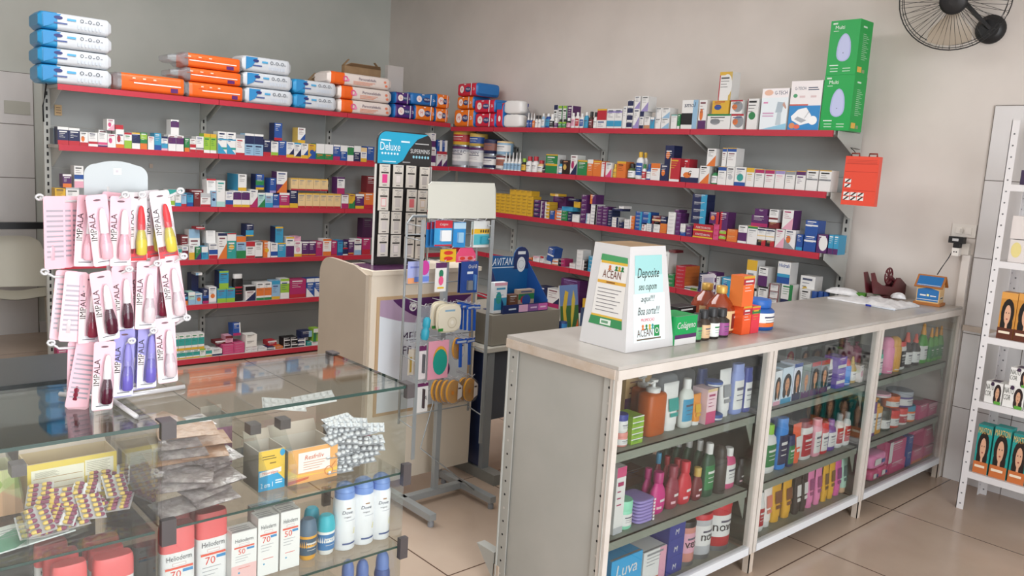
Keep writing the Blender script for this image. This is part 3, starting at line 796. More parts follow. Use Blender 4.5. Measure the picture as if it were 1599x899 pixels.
# top right shelf
S['R1'].fill("""
784 811 156 *2 d9 | e8e6e4 | white wrapped | pack | cotton_pack,cotton pack,cotton pack
820.5 824.5 176 | b w b | tiny blue | drop
825.2 829.2 176 | b w b | next tiny blue | drop
829.6 833.2 177 | o w o | tiny orange | drop
833.6 837.6 180 | w k w | black collared | vial
838 842.3 180 | w k w | next black collared | vial
843 847.8 177 | l w w | pale blue | bottle
848.3 855.5 177 | b w c | bright blue | bottle
856 862 178 | w w k | squat white | vial
863 869 164 +7 | w Tn.2 Lk | slim white
863 868.5 184 | w w u | low violet label | vial
869.3 875.2 186 | e k g | green label | vial
875.8 881.8 186 | e k g | next green label | vial
870 877 165 +7 | w Te.12 Rg.2 Lk | white and olive
877.3 884 165 +7 | w Te.12 Rg.2 Lk | next white and olive
884.5 892.5 165 +7 | u Rw.2 | slim violet
882.5 888 184 | k w p | dark | vial
889 894.5 176 | w w p | pink label | bottle
895 901.3 175 | w w r | red label | bottle
902 908.3 177 | w w b | blue label | bottle
909 915.3 175 | c w c | sky blue | bottle
917 923 174 | 3a2018 k d | amber | vial
924.2 930 175 | w k w | black capped white | vial
931 946 170 | w Tr.58 Ty.08 | red and white
946.5 970 170 #2 | w Mc.1-.4 Mv.8-.9 | white and teal print
971 977 166 | w Ls | narrow grey white
977.5 986.5 156 *4 | w Mn.2-.85 | navy marked
987.5 997 170 | w Bv.16 Dv | lilac sweep white
997.5 1004 174 | w Tn.3 Bn.2 | navy and white
1005 1014 182 | w Bf.3 Lk | white and beige
1014.5 1021 183 | c Tw.2 | aqua
990 999 150 ^ | w Dv | upper lilac sweep
1000 1011 150 ^ | w Dv | next lilac sweep
1021.5 1031 168 *2 | w Fx.2 Lk | white and black print
1031.5 1044 168 *2 | w Dl Lk | white with blue wedge,
1046.5 1056 179 | w Ta.06 Lx | white edged aqua
1056.5 1061 178 | g Bw.2 | green
1062 1087 156 | w Mk.15-.55 Rl.3 'smol'n.75 | large white meter | | glucose meter box
1088.5 1101 156 | w Bu.3 Oo | white, purple and orange
1103 1139 178 | w Tg.12 Os Lk | white dial | | glucose meter box
1140 1159.5 178 | w Tr.12 Ks Oo | red edged white
1111 1137 157 ^ | y Lr Ob | yellow and red
1139.5 1158.5 156 ^ | w Tr.12 Ks Oo | upper red edged white
1120.5 1140.5 112 ^ | w Fr.08 Ty.12 Rj.2 Kw | tall yellow and white
1163 1181 154 d12 | w Cg Fd.08 Lk | white box with green dot,
""")
def logo_box(shelf, x0, x1, yt, d, nm, label, cat, draw, up=None, base='w', back=0, yaw=0):
    z = up if up else shelf.z; a, b_ = shelf.span(x0, x1, z, back); m = (a+b_)/2; h = shelf.top(m, yt, back)-z; w_ = b_-a
    b = MB(); b.box(-w_/2, 0, 0, w_/2, d, h, base); draw(b, w_, h)
    loc = (m, shelf.c+back, z) if shelf.ax else (shelf.c-back, m, z)
    b.build(nm, None, loc, (0 if shelf.ax else HP)+yaw, label, cat); return z+h, a, b_
def d_pump(b, w_, h):
    b.rect(-w_/2, h*.78, w_/2, h, 'efe9ea'); b.rect(-w_/2, 0, w_/2, h*.78, 'e2eaee'); b.disc(-w_*.25, h*.9, w_*.17, h*.07, 'e2b49c', -.0008)
    b.text('G-TECH', -w_*.02, h*.85, w_*.46, h*.09, '2a3658', -.001); b.rect(-w_*.42, h*.64, -w_*.25, h*.68, 'd48ab0', -.001); b.rect(-w_*.42, h*.38, 0, h*.42, 'c8a0bc', -.001); b.rect(-w_*.42, h*.32, -.0, h*.35, 'c8a0bc', -.001)
    b.poly([(w_*.1, h*.12), (w_*.3, h*.12), (w_*.28, h*.42), (w_*.14, h*.42)], 'b9c6cd', -.0012); b.poly([(w_*.06, h*.42), (w_*.3, h*.42), (w_*.36, h*.66), (w_*.12, h*.68)], 'aab8c2', -.0013)
    b.poly([(w_*.3, h*.6), (w_*.44, h*.5), (w_*.46, h*.54), (w_*.36, h*.68)], 'c39a8a', -.0014); b.poly([(-w_*.5, 0), (w_*.5, 0), (w_*.5, h*.16)], '8fc4dc', -.0006)
def d_neb(b, w_, h):
    b.rect(-w_/2, h*.5, w_/2, h, 'ece6e6'); b.rect(-w_/2, 0, w_/2, h*.5, '2f86c4'); b.rect(-w_/2, h*.5, w_*.1, h*.53, 'c85a4a', -.0006)
    b.text('G-TECH', -w_*.38, h*.82, w_*.36, h*.06, '2a3658', -.001); b.rect(w_*.06, h*.85, w_*.36, h*.87, '3a4560', -.001); b.rect(w_*.06, h*.81, w_*.40, h*.83, '3a4560', -.001)
    for x in (-.2, .16): b.rect(w_*x, h*.66, w_*(x+.18), h*.7, 'd8bfc0', -.001)
    b.disc(-w_*.34, h*.7, w_*.07, h*.04, '4f9a6c', -.001)
    b.poly([(-w_*.38, h*.2), (-w_*.1, h*.1), (w_*.2, h*.15), (w_*.24, h*.3), (w_*.06, h*.46), (-w_*.2, h*.42), (-w_*.42, h*.28)], 'eeeff0', -.0012); b.poly([(-w_*.3, h*.22), (-w_*.06, h*.15), (w_*.1, h*.2), (-w_*.2, h*.28)], 'a9adb3', -.0014)
    b.disc(w_*.3, h*.2, w_*.14, h*.09, 'f2f2f2', -.0013); b.bar((w_*.04, -.0018, h*.24), (w_*.18, -.0018, h*.4), w_*.04, .0005, 'c4c8cc'); b.disc(-w_*.36, h*.09, w_*.1, h*.06, 'd98a5a', -.0013); b.disc(-w_*.2, h*.07, w_*.1, h*.045, 'e06a50', -.0014)
logo_box(S['R1'], 1185, 1226, 138, .1, 'breast_pump_box', 'white breast pump box with pale blue foot, left of the larger blue-footed box', 'box', d_pump)
logo_box(S['R1'], 1229, 1277, 126, .13, 'nebulizer_box', 'white and blue nebulizer box on the top right shelf beside the green boxes', 'box', d_neb)
def d_multi(b, w_, h):
    b.text('Multi', -w_*.38, h*.84, w_*.42, h*.065, 'e8f4ea', -.001); b.rect(-w_*.42, h*.93, -w_*.26, h*.96, 'cfe0d0', -.001); b.rect(-w_*.38, h*.80, -w_*.2, h*.812, 'cfe0d0', -.001)
    pts = []
    for k in range(24):
        a = 2*math.pi*k/24; q = math.sin(a); pts.append((w_*.03+math.cos(a)*w_*(.235-.06*q), h*.5+math.copysign(abs(q)**.75, q)*h*.255))
    b.poly(pts, 'aab2dc', -.001); b.poly([(x*.8+.001, h*.5+(z-h*.5)*.93) for x, z in pts], 'bcc2e4', -.0013); b.disc(w_*.02, h*.4, .003, .003, '4a4a6a', -.0016, 8)
    for k in range(2):
        for j in range(2): b.rect(w_*(-.36+.42*j), h*(.06+.05*k), w_*(-.1+.42*j), h*(.075+.05*k), 'bfe0c6', -.001)
    b.rect(-w_*.4, h*.17, -w_*.1, h*.185, 'e8f4ea', -.001)
    x = w_/2+.0006; D = .15
    for k in range(14): b.quad((x, D*.3, h*(.74-.035*k)), (x, D*(.55+.3*((k*7) % 5)/5), h*(.74-.035*k)), (x, D*(.55+.3*((k*7) % 5)/5), h*(.75-.035*k)), (x, D*.3, h*(.75-.035*k)), 'a9d4b2')
    b.quad((x, D*.12, h*.05), (x, D*.45, h*.05), (x, D*.45, h*.15), (x, D*.12, h*.15), 'e2b24a'); b.quad((x, D*.5, h*.05), (x, D*.7, h*.05), (x, D*.7, h*.11), (x, D*.5, h*.11), '8a9a70')
    b.quad((x, D*.25, h*.86), (x, D*.55, h*.86), (x, D*.55, h*.89), (x, D*.25, h*.89), 'cfe8d4')
zt, _, _ = logo_box(S['R1'], 1279, 1325, 117, .15, 'appliance_box', 'large green appliance box on the top right shelf, lower of two', 'box', d_multi, None, '0fa048')
logo_box(S['R1'], 1289, 1335, 31, .15, 'appliance_box', 'large green appliance box, upper of two, topping the right shelves', 'box', d_multi, zt+.0008, '0fa048')
# bag and bottle among the small bottles
z = RZ[0]+.0012
b = MB(); b.lathe([(.04, 0), (.044, .01), (.044, .13), (.02, .17), (.017, .185)], glassy('bottle_plastic', 'e8eef4', .35, .1, 1.4, 'c2c8cf')); pbot = b.build('water_bottle', None, (at(821, 180, 1, 4.77).x, 4.77, z), 0, 'clear plastic bottle with blue cap behind the cotton packs', 'bottle')
MB().lathe([(.02, .185), (.02, .21), (.018, .212)], '26338c').build('cap', pbot)
def lump(name, loc, rx, ry, rz_, m, seed, label, cat, flat=.5):
    rnd = random.Random(seed); b = MB(); v = []; n = 22; r_ = 10; ph = [rnd.uniform(0, 6) for _ in range(6)]
    for j in range(r_+1):
        t = j/r_; 
        for k in range(n):
            a = 2*math.pi*k/n; q = 1+.10*math.sin(3*a+ph[0]+2*t)+.06*math.sin(7*a+ph[1]-4*t)+.04*math.sin(11*a+ph[2])
            rr = math.sqrt(max(0, 1-(t)**2.2))*q if t < 1 else .02
            v.append((rx*rr*math.cos(a), ry*rr*math.sin(a), rz_*t*(1+.08*math.sin(5*a+ph[3]))))
    b.add(v, [(j*n+k, j*n+(k+1) % n, (j+1)*n+(k+1) % n, (j+1)*n+k) for j in range(r_) for k in range(n)]+[tuple(range(n-1, -1, -1)), tuple(r_*n+k for k in range(n))], m, True)
    return b.build(name, None, loc, 0, label, cat)
lump('plastic_bag', (at(853, 180, 1, 4.76).x, 4.77, z), .075, .06, .12, mat('b3aba4', .3), 3, 'crumpled pale plastic bag behind small bottles on the top right shelf', 'plastic bag')
# ------------------------------------------------------------------ soft packs along the top
def soft(name, label, cat, x0, x1, yt, yb, plane, d, cols, group=None, flip=False, ax=0, tiltdeg=0, z=None, ef=.06):
    """pillow pack lying on its side: x0..x1 length in the photo"""
    c = plane; base = Vector((c, 0, z)) if ax == 0 else Vector((0, c, z)); st = Vector((0, 1, 0)) if ax == 0 else Vector((1, 0, 0))
    a, b_ = solve(base, st, px=x0), solve(base, st, px=x1); L_ = b_-a; m = (a+b_)/2
    base = Vector((c, m, 0)) if ax == 0 else Vector((m, c, 0)); h = max(solve(base, Vector((0, 0, 1)), py=yt)-z, .05)
    b = MB(); n = 20; N = 20; main, band, end, mark = cols; v = []; ring_m = []
    for j in range(n+1):
        t = j/n; x = -L_/2+L_*t; e = min(t, 1-t)/.07; kz = 1 if e >= 1 else .62+.38*math.sqrt(max(0, 1-(1-e)**2)); ky = 1 if e >= 1 else .86+.14*e
        if t < ef-.04 and ef > .1: kz *= .55; ky *= .9
        for k in range(N):
            a_ = 2*math.pi*(k+.5)/N; cc, ss = math.cos(a_), math.sin(a_); cc = math.copysign(abs(cc)**.3, cc); ss = math.copysign(abs(ss)**.3, ss)
            v.append((x, d/2+cc*d/2*ky*(1+.006*math.sin(k*3+j)), h/2+ss*h/2*kz*(1-.012*abs(math.sin(2*k+1.7*j)))))
    o = len(b.v)
    for j in range(n):
        t = (j+.5)/n; tt = 1-t if flip else t; m_ = end if (tt > .94 or tt < ef) else (band if tt < .26 else main)
        b.add([v[j*N+k] for k in range(N)]+[v[(j+1)*N+k] for k in range(N)], [(k, (k+1) % N, N+(k+1) % N, N+k) for k in range(N)], m_, True)
    b.add(v[:N], [tuple(range(N-1, -1, -1))], end if ef else band); b.add(v[n*N:], [tuple(range(N))], end)
    y = -.0035; s_ = -1 if flip else 1
    mark(b, L_, h, y, s_)
    loc = (c, m, z) if ax == 0 else (m, c, z); rz = HP if ax == 0 else 0
    o = b.build(name, None, loc, rz, label, cat, group)
    if tiltdeg: o.rotation_euler = (0, 0, rz+math.radians(tiltdeg))
    return z+h*1.002
def mk_white(b, L_, h, y, s_):
    x = L_*.30; b.disc(-x+L_*.06, h*.7, L_*.06, h*.1, '2a3370', y); b.rect(-x, h*.36, -L_*.12, h*.44, '4a5a90', y); b.rect(-L_*.12, h*.6, 0, h*.72, '4fa3d0', y)
    for k in range(3): b.ring(L_*(.08+.11*k), h*.68, h*.1, h*.03, '3c4450', y); b.rect(L_*(.12+.11*k), h*.6, L_*(.15+.11*k), h*.63, '555a66', y)
    for k in range(7): b.rect(L_*(.02+.05*k), h*.22, L_*(.045+.05*k), h*.42, 'c4ccd8', y)
def mk_white2(b, L_, h, y, s_): 
    b.poly([(-L_*.44, h*.1), (-L_*.32, h*.3), (-L_*.2, h*.9), (-L_*.44, h*.9)], '2f86bf', y); mk_white(b, L_, h, y-.001, s_)
def mk_or(b, L_, h, y, s_):
    b.rect(-L_*.24, h*.44, L_*.40, h*.50, 'f6ece6', y)
    for k in range(3): b.rect(L_*(-.26+.14*k), h*.68, L_*(-.22+.14*k), h*.76, 'f4c9b0', y); b.rect(L_*(-.3+.14*k), h*.58, L_*(-.18+.14*k), h*.62, 'd4581c', y)
    b.rect(L_*.26, h*.12, L_*.36, h*.36, '5a2166', y); pass
def mk_pers(b, L_, h, y, s_):
    b.text('Personalidade', -L_*.10, h*.52, L_*.40, h*.2, '5a4a66', y); b.ring(-L_*.24, h*.5, h*.22, h*.09, 'd8508a', y); b.disc(-L_*.20, h*.42, h*.12, h*.12, 'e48ab0', y-.0005)
    for k in range(3): b.rect(-L_*.12, h*(.36-.1*k), L_*(.22-.04*k), h*(.40-.1*k), 'dc8a6a', y)
    b.disc(L_*.38, h*.6, h*.12, h*.1, 'd87a5a', y); b.disc(L_*.4, h*.3, h*.13, h*.1, 'd87a5a', y)
def mk_maxi(ink):
    def f(b, L_, h, y, s_):
        b.disc(-L_*.2, h*.5, h*.27, h*.27, 'f2e6e2', y-.001); b.text(ink, -L_*.28, h*.4, L_*.16, h*.2, 'd04a3a', y-.0016)
        b.disc(L_*.1, h*.48, L_*.15, h*.2, '22366e', y-.001); b.text('MAXI', L_*.0, h*.42, L_*.2, h*.16, 'e8ecf2', y-.0016); b.rect(-L_*.1, h*.84, 0, h*.9, 'f2e6e2', y-.001)
        b.poly([(L_*.24, h*.04), (L_*.27, h*.04), (L_*.29, h*.95), (L_*.25, h*.95)], 'e9eef4', y-.0012); b.text('26', L_*.34, h*.4, L_*.1, h*.2, 'e8ecf2', y-.0016)
    return f
WHT = mat('cbcfd4', .35); TUR = mat('2b8fc4', .35); ORG = mat('e8641e', .35); CLR = glassy('clear_wrap', 'f0f2f4', .3, .1, 1.4, 'c6cacd')
zs = [LZ[0]+.0012]
for k, (yt, nm_) in enumerate(((104, 'lowest'), (78, 'second lowest'), (51, 'second highest'), (23, 'topmost'))):
    z = zs[-1]; zs.append(soft('diaper_pack', f'white and blue diaper pack at the far left, {nm_} in its stack', 'diaper pack', 60, 175, yt, 0, -6.0, .26, (WHT, TUR, TUR if False else WHT, mk_white2), z=z, tiltdeg=(-1, 1, -.5, .6)[k], ef=0))
soft('diaper_pack', 'orange diaper pack lying alone between the left stack and the orange stack', 'diaper pack', 178, 293, 117, 0, -5.99, .24, (ORG, ORG, CLR, mk_or), z=LZ[0]+.0012, ef=.1)
z = LZ[0]+.0012
for k, (x0, x1, yt, nm_) in enumerate(((291, 383, 131, 'lowest'), (268, 381, 108, 'middle'), (264, 380, 85, 'topmost'))):
    z = soft('diaper_pack', f'orange diaper pack, {nm_} of the three-high orange stack', 'diaper pack', x0, x1, yt, 0, -5.995, .24, (ORG, ORG, CLR, mk_or), z=z, ef=(.06, .24, .24)[k])
z = LZ[0]+.0012
for k, (x0, x1, yt, nm_) in enumerate(((384, 458, 139, 'lowest'), (381, 457, 115, 'middle'), (379, 455, 90, 'topmost'))):
    z = soft('diaper_pack', f'white and blue diaper pack right of the orange stack, {nm_} of three', 'diaper pack', x0, x1, yt, 0, -5.995, .24, (WHT, WHT, WHT, mk_white2), z=z, ef=0)
z = LZ[0]+.0012
for k, (x0, x1, yt, nm_) in enumerate(((460, 526, 149, 'lower'), (459, 526, 126, 'upper'))):
    z = soft('diaper_pack', f'white and blue diaper pack left of the cream packs, {nm_} of two', 'diaper pack', x0, x1, yt, 0, -5.995, .24, (WHT, TUR, WHT, mk_white2), z=z, ef=0)
CREAM = mat('dfd3cc', .35); z = LZ[0]+.0012
for k, (x0, x1, yt, nm_) in enumerate(((529, 612, 158, 'lowest'), (529, 612, 137, 'middle'), (512, 612, 116, 'topmost'))):
    z = soft('diaper_pack', f'cream diaper pack with orange end and pink rings, {nm_} of three', 'diaper pack', x0, x1, yt, 0, -5.99, .24, (CREAM, ORG, CREAM if k < 3 else ORG, mk_pers), z=z)
PUR = mat('4a2472', .35); BLU = mat('1f6fb5', .35); REDP = mat('cf2440', .35); ORG2 = mat('e8781e', .35)
def sq(label, x0, x1, yt, z, main, ax=0, plane=-5.99, d=.22, ink='M', yaw=0): return soft('diaper_pack', label, 'diaper pack', x0, x1, yt, 0, plane, d, (main, main, BLU, mk_maxi(ink)), ax=ax, z=z, tiltdeg=yaw)
z0 = LZ[0]+.0012
h1 = sq('purple and blue diaper pack, first of the lower row beside the cream packs', 616, 647, 163, z0, PUR, ink='G')
h2 = sq('orange and blue diaper pack, lower row, right of the purple one', 648, 679, 165, z0, ORG2)
h3 = sq('orange and blue diaper pack, lower row, just before the corner', 680, 700, 169, z0, ORG2)
sq('purple and blue diaper pack, first of the upper row', 618, 641, 144, h1, PUR, ink='G')
sq('blue diaper pack with purple corner, upper row, lying lengthways', 642, 681, 146, h2, BLU, ink='G')
h3b = sq('orange and blue diaper pack, upper row, just before the corner', 682, 702, 147, h3, ORG2)
z0 = RZ[0]+.0012
h4 = sq('orange and blue diaper pack, lower row, first beyond the corner', 707, 739, 170, z0, ORG2, 1, 4.57)
h5 = sq('red and blue diaper pack, lower row, beside the upright red one', 740, 772, 176, z0, REDP, 1, 4.57)
h4b = sq('orange and blue diaper pack, upper row, first beyond the corner', 712, 738, 150, h4, ORG2, 1, 4.57)
sq('red and blue diaper pack, upper row, right of the orange ones', 739, 772, 155, h5, REDP, 1, 4.57)
sq('red and blue diaper pack lying alone on top of the orange ones', 711, 745, 129, h4b, REDP, 1, 4.56, .26, yaw=-4)
soft('diaper_pack', 'red and blue diaper pack standing upright by the cotton packs', 'diaper pack', 773.5, 783.5, 160, 0, 4.57, .2, (REDP, REDP, BLU, lambda b, L_, h, y, s_: (b.rect(-L_*.42, h*.72, L_*.42, h*.98, BLU, y), b.disc(L_*.1, h*.35, L_*.2, h*.12, 'f2e6e2', y))), ax=1, z=z0)
def carton(label, x0, x1, yt, plane, z, m, open_=True, d=.12):
    base = Vector((plane, 0, z)); a, b_ = solve(base, Vector((0, 1, 0)), px=x0), solve(base, Vector((0, 1, 0)), px=x1); h = solve(Vector((plane, (a+b_)/2, 0)), Vector((0, 0, 1)), py=yt)-z; w_ = (b_-a)/2
    b = MB(); t = .004; hb = h-.06 if open_ else h
    b.box(-w_, 0, 0, w_, t, hb, m).box(-w_, d-t, 0, w_, d, hb, m).box(-w_, t, 0, -w_+t, d-t, hb, m).box(w_-t, t, 0, w_, d-t, hb, m).box(-w_, 0, -.0, w_, d, t, m)
    o = b.build('cardboard_carton', None, (plane, (a+b_)/2, z), HP, label, 'box')
    if open_:
        for s_ in (-1, 1):
            MB().add([(s_*w_, 0, hb), (s_*w_, d, hb), (s_*(w_-.05), d-.01, hb+.055), (s_*(w_-.05), .01, hb+.055), (s_*w_, 0, hb-.002), (s_*w_, d, hb-.002), (s_*(w_-.052), d-.01, hb+.052), (s_*(w_-.052), .01, hb+.052)], [(0, 1, 2, 3), (7, 6, 5, 4), (0, 3, 7, 4), (1, 5, 6, 2), (3, 2, 6, 7), (0, 4, 5, 1)], m).build('flap', o)
        MB().add([(-w_, 0, hb), (w_, 0, hb), (w_*.8, -.045, hb+.02), (-w_*.8, -.045, hb+.02), (-w_, 0, hb-.003), (w_, 0, hb-.003), (w_*.8, -.045, hb+.017), (-w_*.8, -.045, hb+.017)], [(0, 1, 2, 3), (7, 6, 5, 4), (0, 4, 5, 1), (3, 2, 6, 7), (0, 3, 7, 4), (1, 5, 6, 2)], m).build('flap', o)
    else: MB().box(-w_, 0, hb, w_, d, hb+t, m).build('flap', o)
    return o
CARD = noisy('cardboard', '8a6f50', '9a7e5d', 9, .8); z0 = LZ[0]+.0012
carton('open brown cardboard carton behind the cream diaper packs', 536, 592, 94, -6.245, z0, CARD, True, .05)
carton('small open brown carton behind the white packs, left of the larger carton', 484, 504, 113, -6.245, z0, CARD, True, .05)
carton('closed white carton at the corner behind the cream packs', 603, 627, 104, -6.245, z0, mat('bdb7b2', .7), False, .05)

for nm_, t_ in (('milk_formula_can', 'NANLAC'), ('milk_formula_can.001', 'NAN')):
    o = bpy.data.objects.get(nm_); r = o.dimensions.x/2; h = o.dimensions.z; vs, fs, asp = text_geo(t_); H_ = h*.17; W_ = min(H_*asp, r*1.8); b = MB()
    b.add([((r+.0022)*math.cos(math.radians(285)+(a_-.5)*W_/r), r+(r+.0022)*math.sin(math.radians(285)+(a_-.5)*W_/r), h*.74+z_*H_) for a_, z_ in vs], fs, '3a3050'); b.build('lettering', o)
# ------------------------------------------------------------------ metal counter with glazed front
CREAMP = noisy('chipped_cream_paint', 'cbc3ba', 'd3ccc4', 9, .5, .05); GREYP = noisy('grey_painted_steel', 'a8a8a2', 'b2b1ab', 3, .5, .04); LAM = noisy('worn_laminate', 'aaa59e', 'b8b3ad', 5, .3)
WHP = mat('dcdfe2', .4); SHP = noisy('sage_steel', '7d8378', '868c81', 4, .5); RUST = noisy('rusty_paint', 'bfae9c', 'c8bcb0', 18, .6, .1)
CX0, CX1, CY0, CY1, CT = -1.672, -2.215, 1.99, 4.865, .985
MC_ = empty('display_counter', (0, 0, 0), 'long grey metal counter with glazed bays of toiletries, end against right wall', 'counter')
def part(parent, name, label=None, **k):
    b = MB(); return b, (lambda: b.build(name, parent, label=label, **k))
b = MB(); b.box(CX1, CY0, CT-.012, CX0, CY1, CT, LAM); b.build('worktop', MC_)
b = MB(); b.box(CX0-.012, CY0, CT-.045, CX0+.003, CY1, CT-.0125, CREAMP).box(CX1, CY0-.003, CT-.045, CX0-.012, CY0+.01, CT-.0125, RUST).box(CX1-.002, CY0, CT-.045, CX1+.01, CY1, CT-.0125, CREAMP); b.build('rim', MC_)
b = MB(); b.box(CX1+.02, CY0+.012, .06, CX0-.02, CY0+.016, CT-.046, GREYP); b.build('end_panel', MC_)
for x, s_ in ((CX0-.06, 1), (CX1+.012, -1)):
    b = MB(); b.box(x, CY0+.004, 0, x+.048, CY0+.008, CT-.046, GREYP)
    for k in range(17):
        z = .06+k*.053; b.disc(x+.024, z, .0045, .0045, DK if k % 5 else mat('c9c6c0', .4, .3), CY0+.0035, 10)
    b.box(x+(.0 if s_ < 0 else .044), CY0-.003, 0, x+(.004 if s_ < 0 else .048), CY0+.006, CT-.046, GREYP); b.build('angle_post', MC_)
MB().add([(-2.215, CY0, .13), (-2.32, CY0, .13), (-2.215, CY0, .02), (-2.215, CY0+.04, .13), (-2.32, CY0+.04, .13), (-2.215, CY0+.04, .02)], [(0, 2, 1), (3, 4, 5), (0, 1, 4, 3), (1, 2, 5, 4), (2, 0, 3, 5)], GREYP).build('foot_bracket', MC_)
YS = [1.99, 2.93, 3.885, 4.865]
for i, y in enumerate(YS):
    for dy in ((0,) if i in (0, 3) else (-.016, .016)):
        y_ = y+dy+(.012 if i == 0 else (-.012 if i == 3 else 0))
        b = MB(); b.box(CX0-.03, y_-.012, .085, CX0, y_+.012, CT-.045, CREAMP); b.build('front_post', MC_)
    for x in (CX0-.03, CX1):
        b = MB(); yy = y+(0.0 if i == 0 else (-.03 if i == 3 else -.015)); b.box(x, yy, 0, x+.03, yy+.004, .085, RUST).box(x+(.026 if x > -2 else 0), yy, 0, x+(.03 if x > -2 else .004), yy+.03, .085, RUST); b.build('leg', MC_)
for i in range(3):
    a, c = YS[i]+(.026 if i == 0 else .03), YS[i+1]-.03
    MB().box(CX0-.028, a-.005, .085, CX0, c+.005, .118, WHP).build('bottom_rail', MC_)
    for z in (.672, .357, .104):
        b = MB(); b.box(CX1+.02, a, z-.004, CX0-.035, c, z, SHP)
        if z > .2: b.box(CX0-.04, a, z-.034, CX0-.035, c, z, SHP); b.disc(0, 0, .003, .003, DK)
        o = b.build('shelf', MC_)
        if z > .2:
            for yy, sg in ((a, 1), (c, -1)): MB().add([(CX0-.042, yy, z-.034), (CX0-.042, yy+sg*.05, z-.034), (CX0-.042, yy, z-.13), (CX0-.045, yy, z-.034), (CX0-.045, yy+sg*.05, z-.034), (CX0-.045, yy, z-.13)], [(0, 1, 2), (5, 4, 3), (0, 2, 5, 3), (1, 4, 5, 2), (0, 3, 4, 1)], SHP).build('gusset', o)
    MB().box(CX0-.012, a-.012, .115, CX0-.008, c+.012, CT-.046, GLASS).build('glass_pane', MC_)
    MB().box(CX1+.004, a-.01, .085, CX1+.01, c+.01, CT-.046, mat('6f756f', .4)).build('back_panel', MC_)
    if i: MB().box(CX1+.05, YS[i]-.002, .1, CX0-.04, YS[i]+.002, CT-.046, glassy('bay_divider', 'dfe6e2')).build('divider', MC_)
def bay(z, n, lv, c=-1.735): return Shelf(0, c, z+.0008, f"the {n} bay's {lv} shelf", .07)
TB = bay(.672, 'first', 'top'); MBs = bay(.357, 'first', 'middle'); BB = bay(.104, 'first', 'bottom')
TB.fill("""
972 1012 577 +16 d12 | c9a777 Ld Bu.5 | patterned beige carton | | carton
1030 1059 584 +26 d8 | x | grey wrapped | pack | cotton_pack,cotton pack,cotton pack
1062 1086 577 +26 d8 | x | pale wrapped | pack | cotton_pack,cotton pack,cotton pack
968 984 676 | dc8f86 dc8f86 w | coral | jar
968.5 984.5 648 ^ | w 2c3c90 w | blue capped white | jar
984.5 1003 649 *5 d8 | e Tw.2 Lg | lime green | | soap_box,soap box,soap box
1001 1023 589 +9 | b5561c w | large amber | pump
1017.5 1046 597 | b5561c w | nearer large amber | pump
1046 1070 601 | w w a | white and teal | squeeze | cream_tube,cream tube,tube
1070 1088 594 | cfd2cc w c | clear and white | bottle | lotion_bottle,lotion bottle,bottle
1086.5 1100 617 | d98a26 w y | orange | squeeze | cream_tube,cream tube,tube
1100.5 1116 607 | e8c9d0 Bz.35 Tt.08 Lm | pale pink | | cream_box,cream box,box
1094 1107 577 +12 | 26407e 26407e b | rear navy | tall
1117 1133.5 648 | b b w | blue | tin
1117 1133.5 637 ^ | b b w | upper blue | tin
1131 1149 579 | w w s | tall white | squeeze | cream_tube,cream tube,tube
1149.5 1165 570 | 8a9bd4 8a9bd4 w | lilac | tall | lotion_bottle,lotion bottle,bottle
1165 1176 575 | 24388c 24388c w | deep blue | tall | lotion_bottle,lotion bottle,bottle
""")
MBs.fill("""
956 971 729 | w Tz.15 Lm Bx.1 | tall white and pink | | wax_box,cream box,box
968 1004 735 +26 | 5b3a2c | dark brown | | carton
970.5 992 783 | 8fd8b8 8fd8b8 w | mint green | jar
996 1023 780 *7 d11 | 9a8ac8 w | purple | pack | sachet,sachet,sachet
1025 1036 709 +14 | 7c1f34 c | dark red | curvy
1009 1024 734 +6 | b0246e b0246e | magenta | curvy
1039 1050 714 +14 | 9c1f34 r | dark crimson | curvy
1056 1070 719 +10 | 7c1f2c r | maroon with red cap, | curvy
1026 1047 741 | c8287e b0246e w | large magenta | curvy
1048.5 1068 731 | 8a2c40 8a2c40 w | wine red | curvy
1068 1088 724 | c8283a c8283a w | scarlet | curvy
1088 1103 733 | 6e2028 j w | brown with gold cap, | curvy
1041 1054 691 +24 | 1e4a34 w | farthest dark green | bottle
1057 1070 687 +18 | 1e4a34 w | third dark green | bottle
1073 1087 686 +12 | 1e4a34 w | second dark green | bottle
1089 1102 690 +6 | 1e4a34 w | rear dark green | bottle
1104 1120 695 | 1e4a34 w g | front dark green | bottle
1122 1136 698 | 3a3632 3a3632 k | dark grey | spray
1137 1154 702 | z w w | hot pink | bottle
1156 1167 718 | 2a2a2c 2a2a2c w | small black | curvy
""")
BB.fill("""
950 999 868 d22 | 2a9fd6 Bc.3 'Luva'w.55 | bright blue | | glove_box,glove box,box
1001 1037 857 d18 | w Bo.18 Rp.3 Ls | white and salmon | | glove_box,glove box,box
1039 1064 813 *3 d24 | 2b3a8c 'M'w.25 | navy blue | | glove_box,glove box,box
1066.5 1089 815 | c9867a k p | pink with black lid, | can | hair_cream_jar,hair cream jar,jar
1090 1116 803 | b6b8bc c8202f w | silver with red lid, | can | hair_cream_jar,hair cream jar,jar
1117 1147 785 | b8242e c8202f w | red | can | hair_cream_jar,hair cream jar,jar
""")
def novex(px, py, w_, h, col='202024'):
    p = at(px, py, 0, -1.733); b = MB(); b.text('novex', -w_/2, 0, w_, h, col, 0); b.build('lettering', None, p, HP)
    return bpy.data.objects[-1]
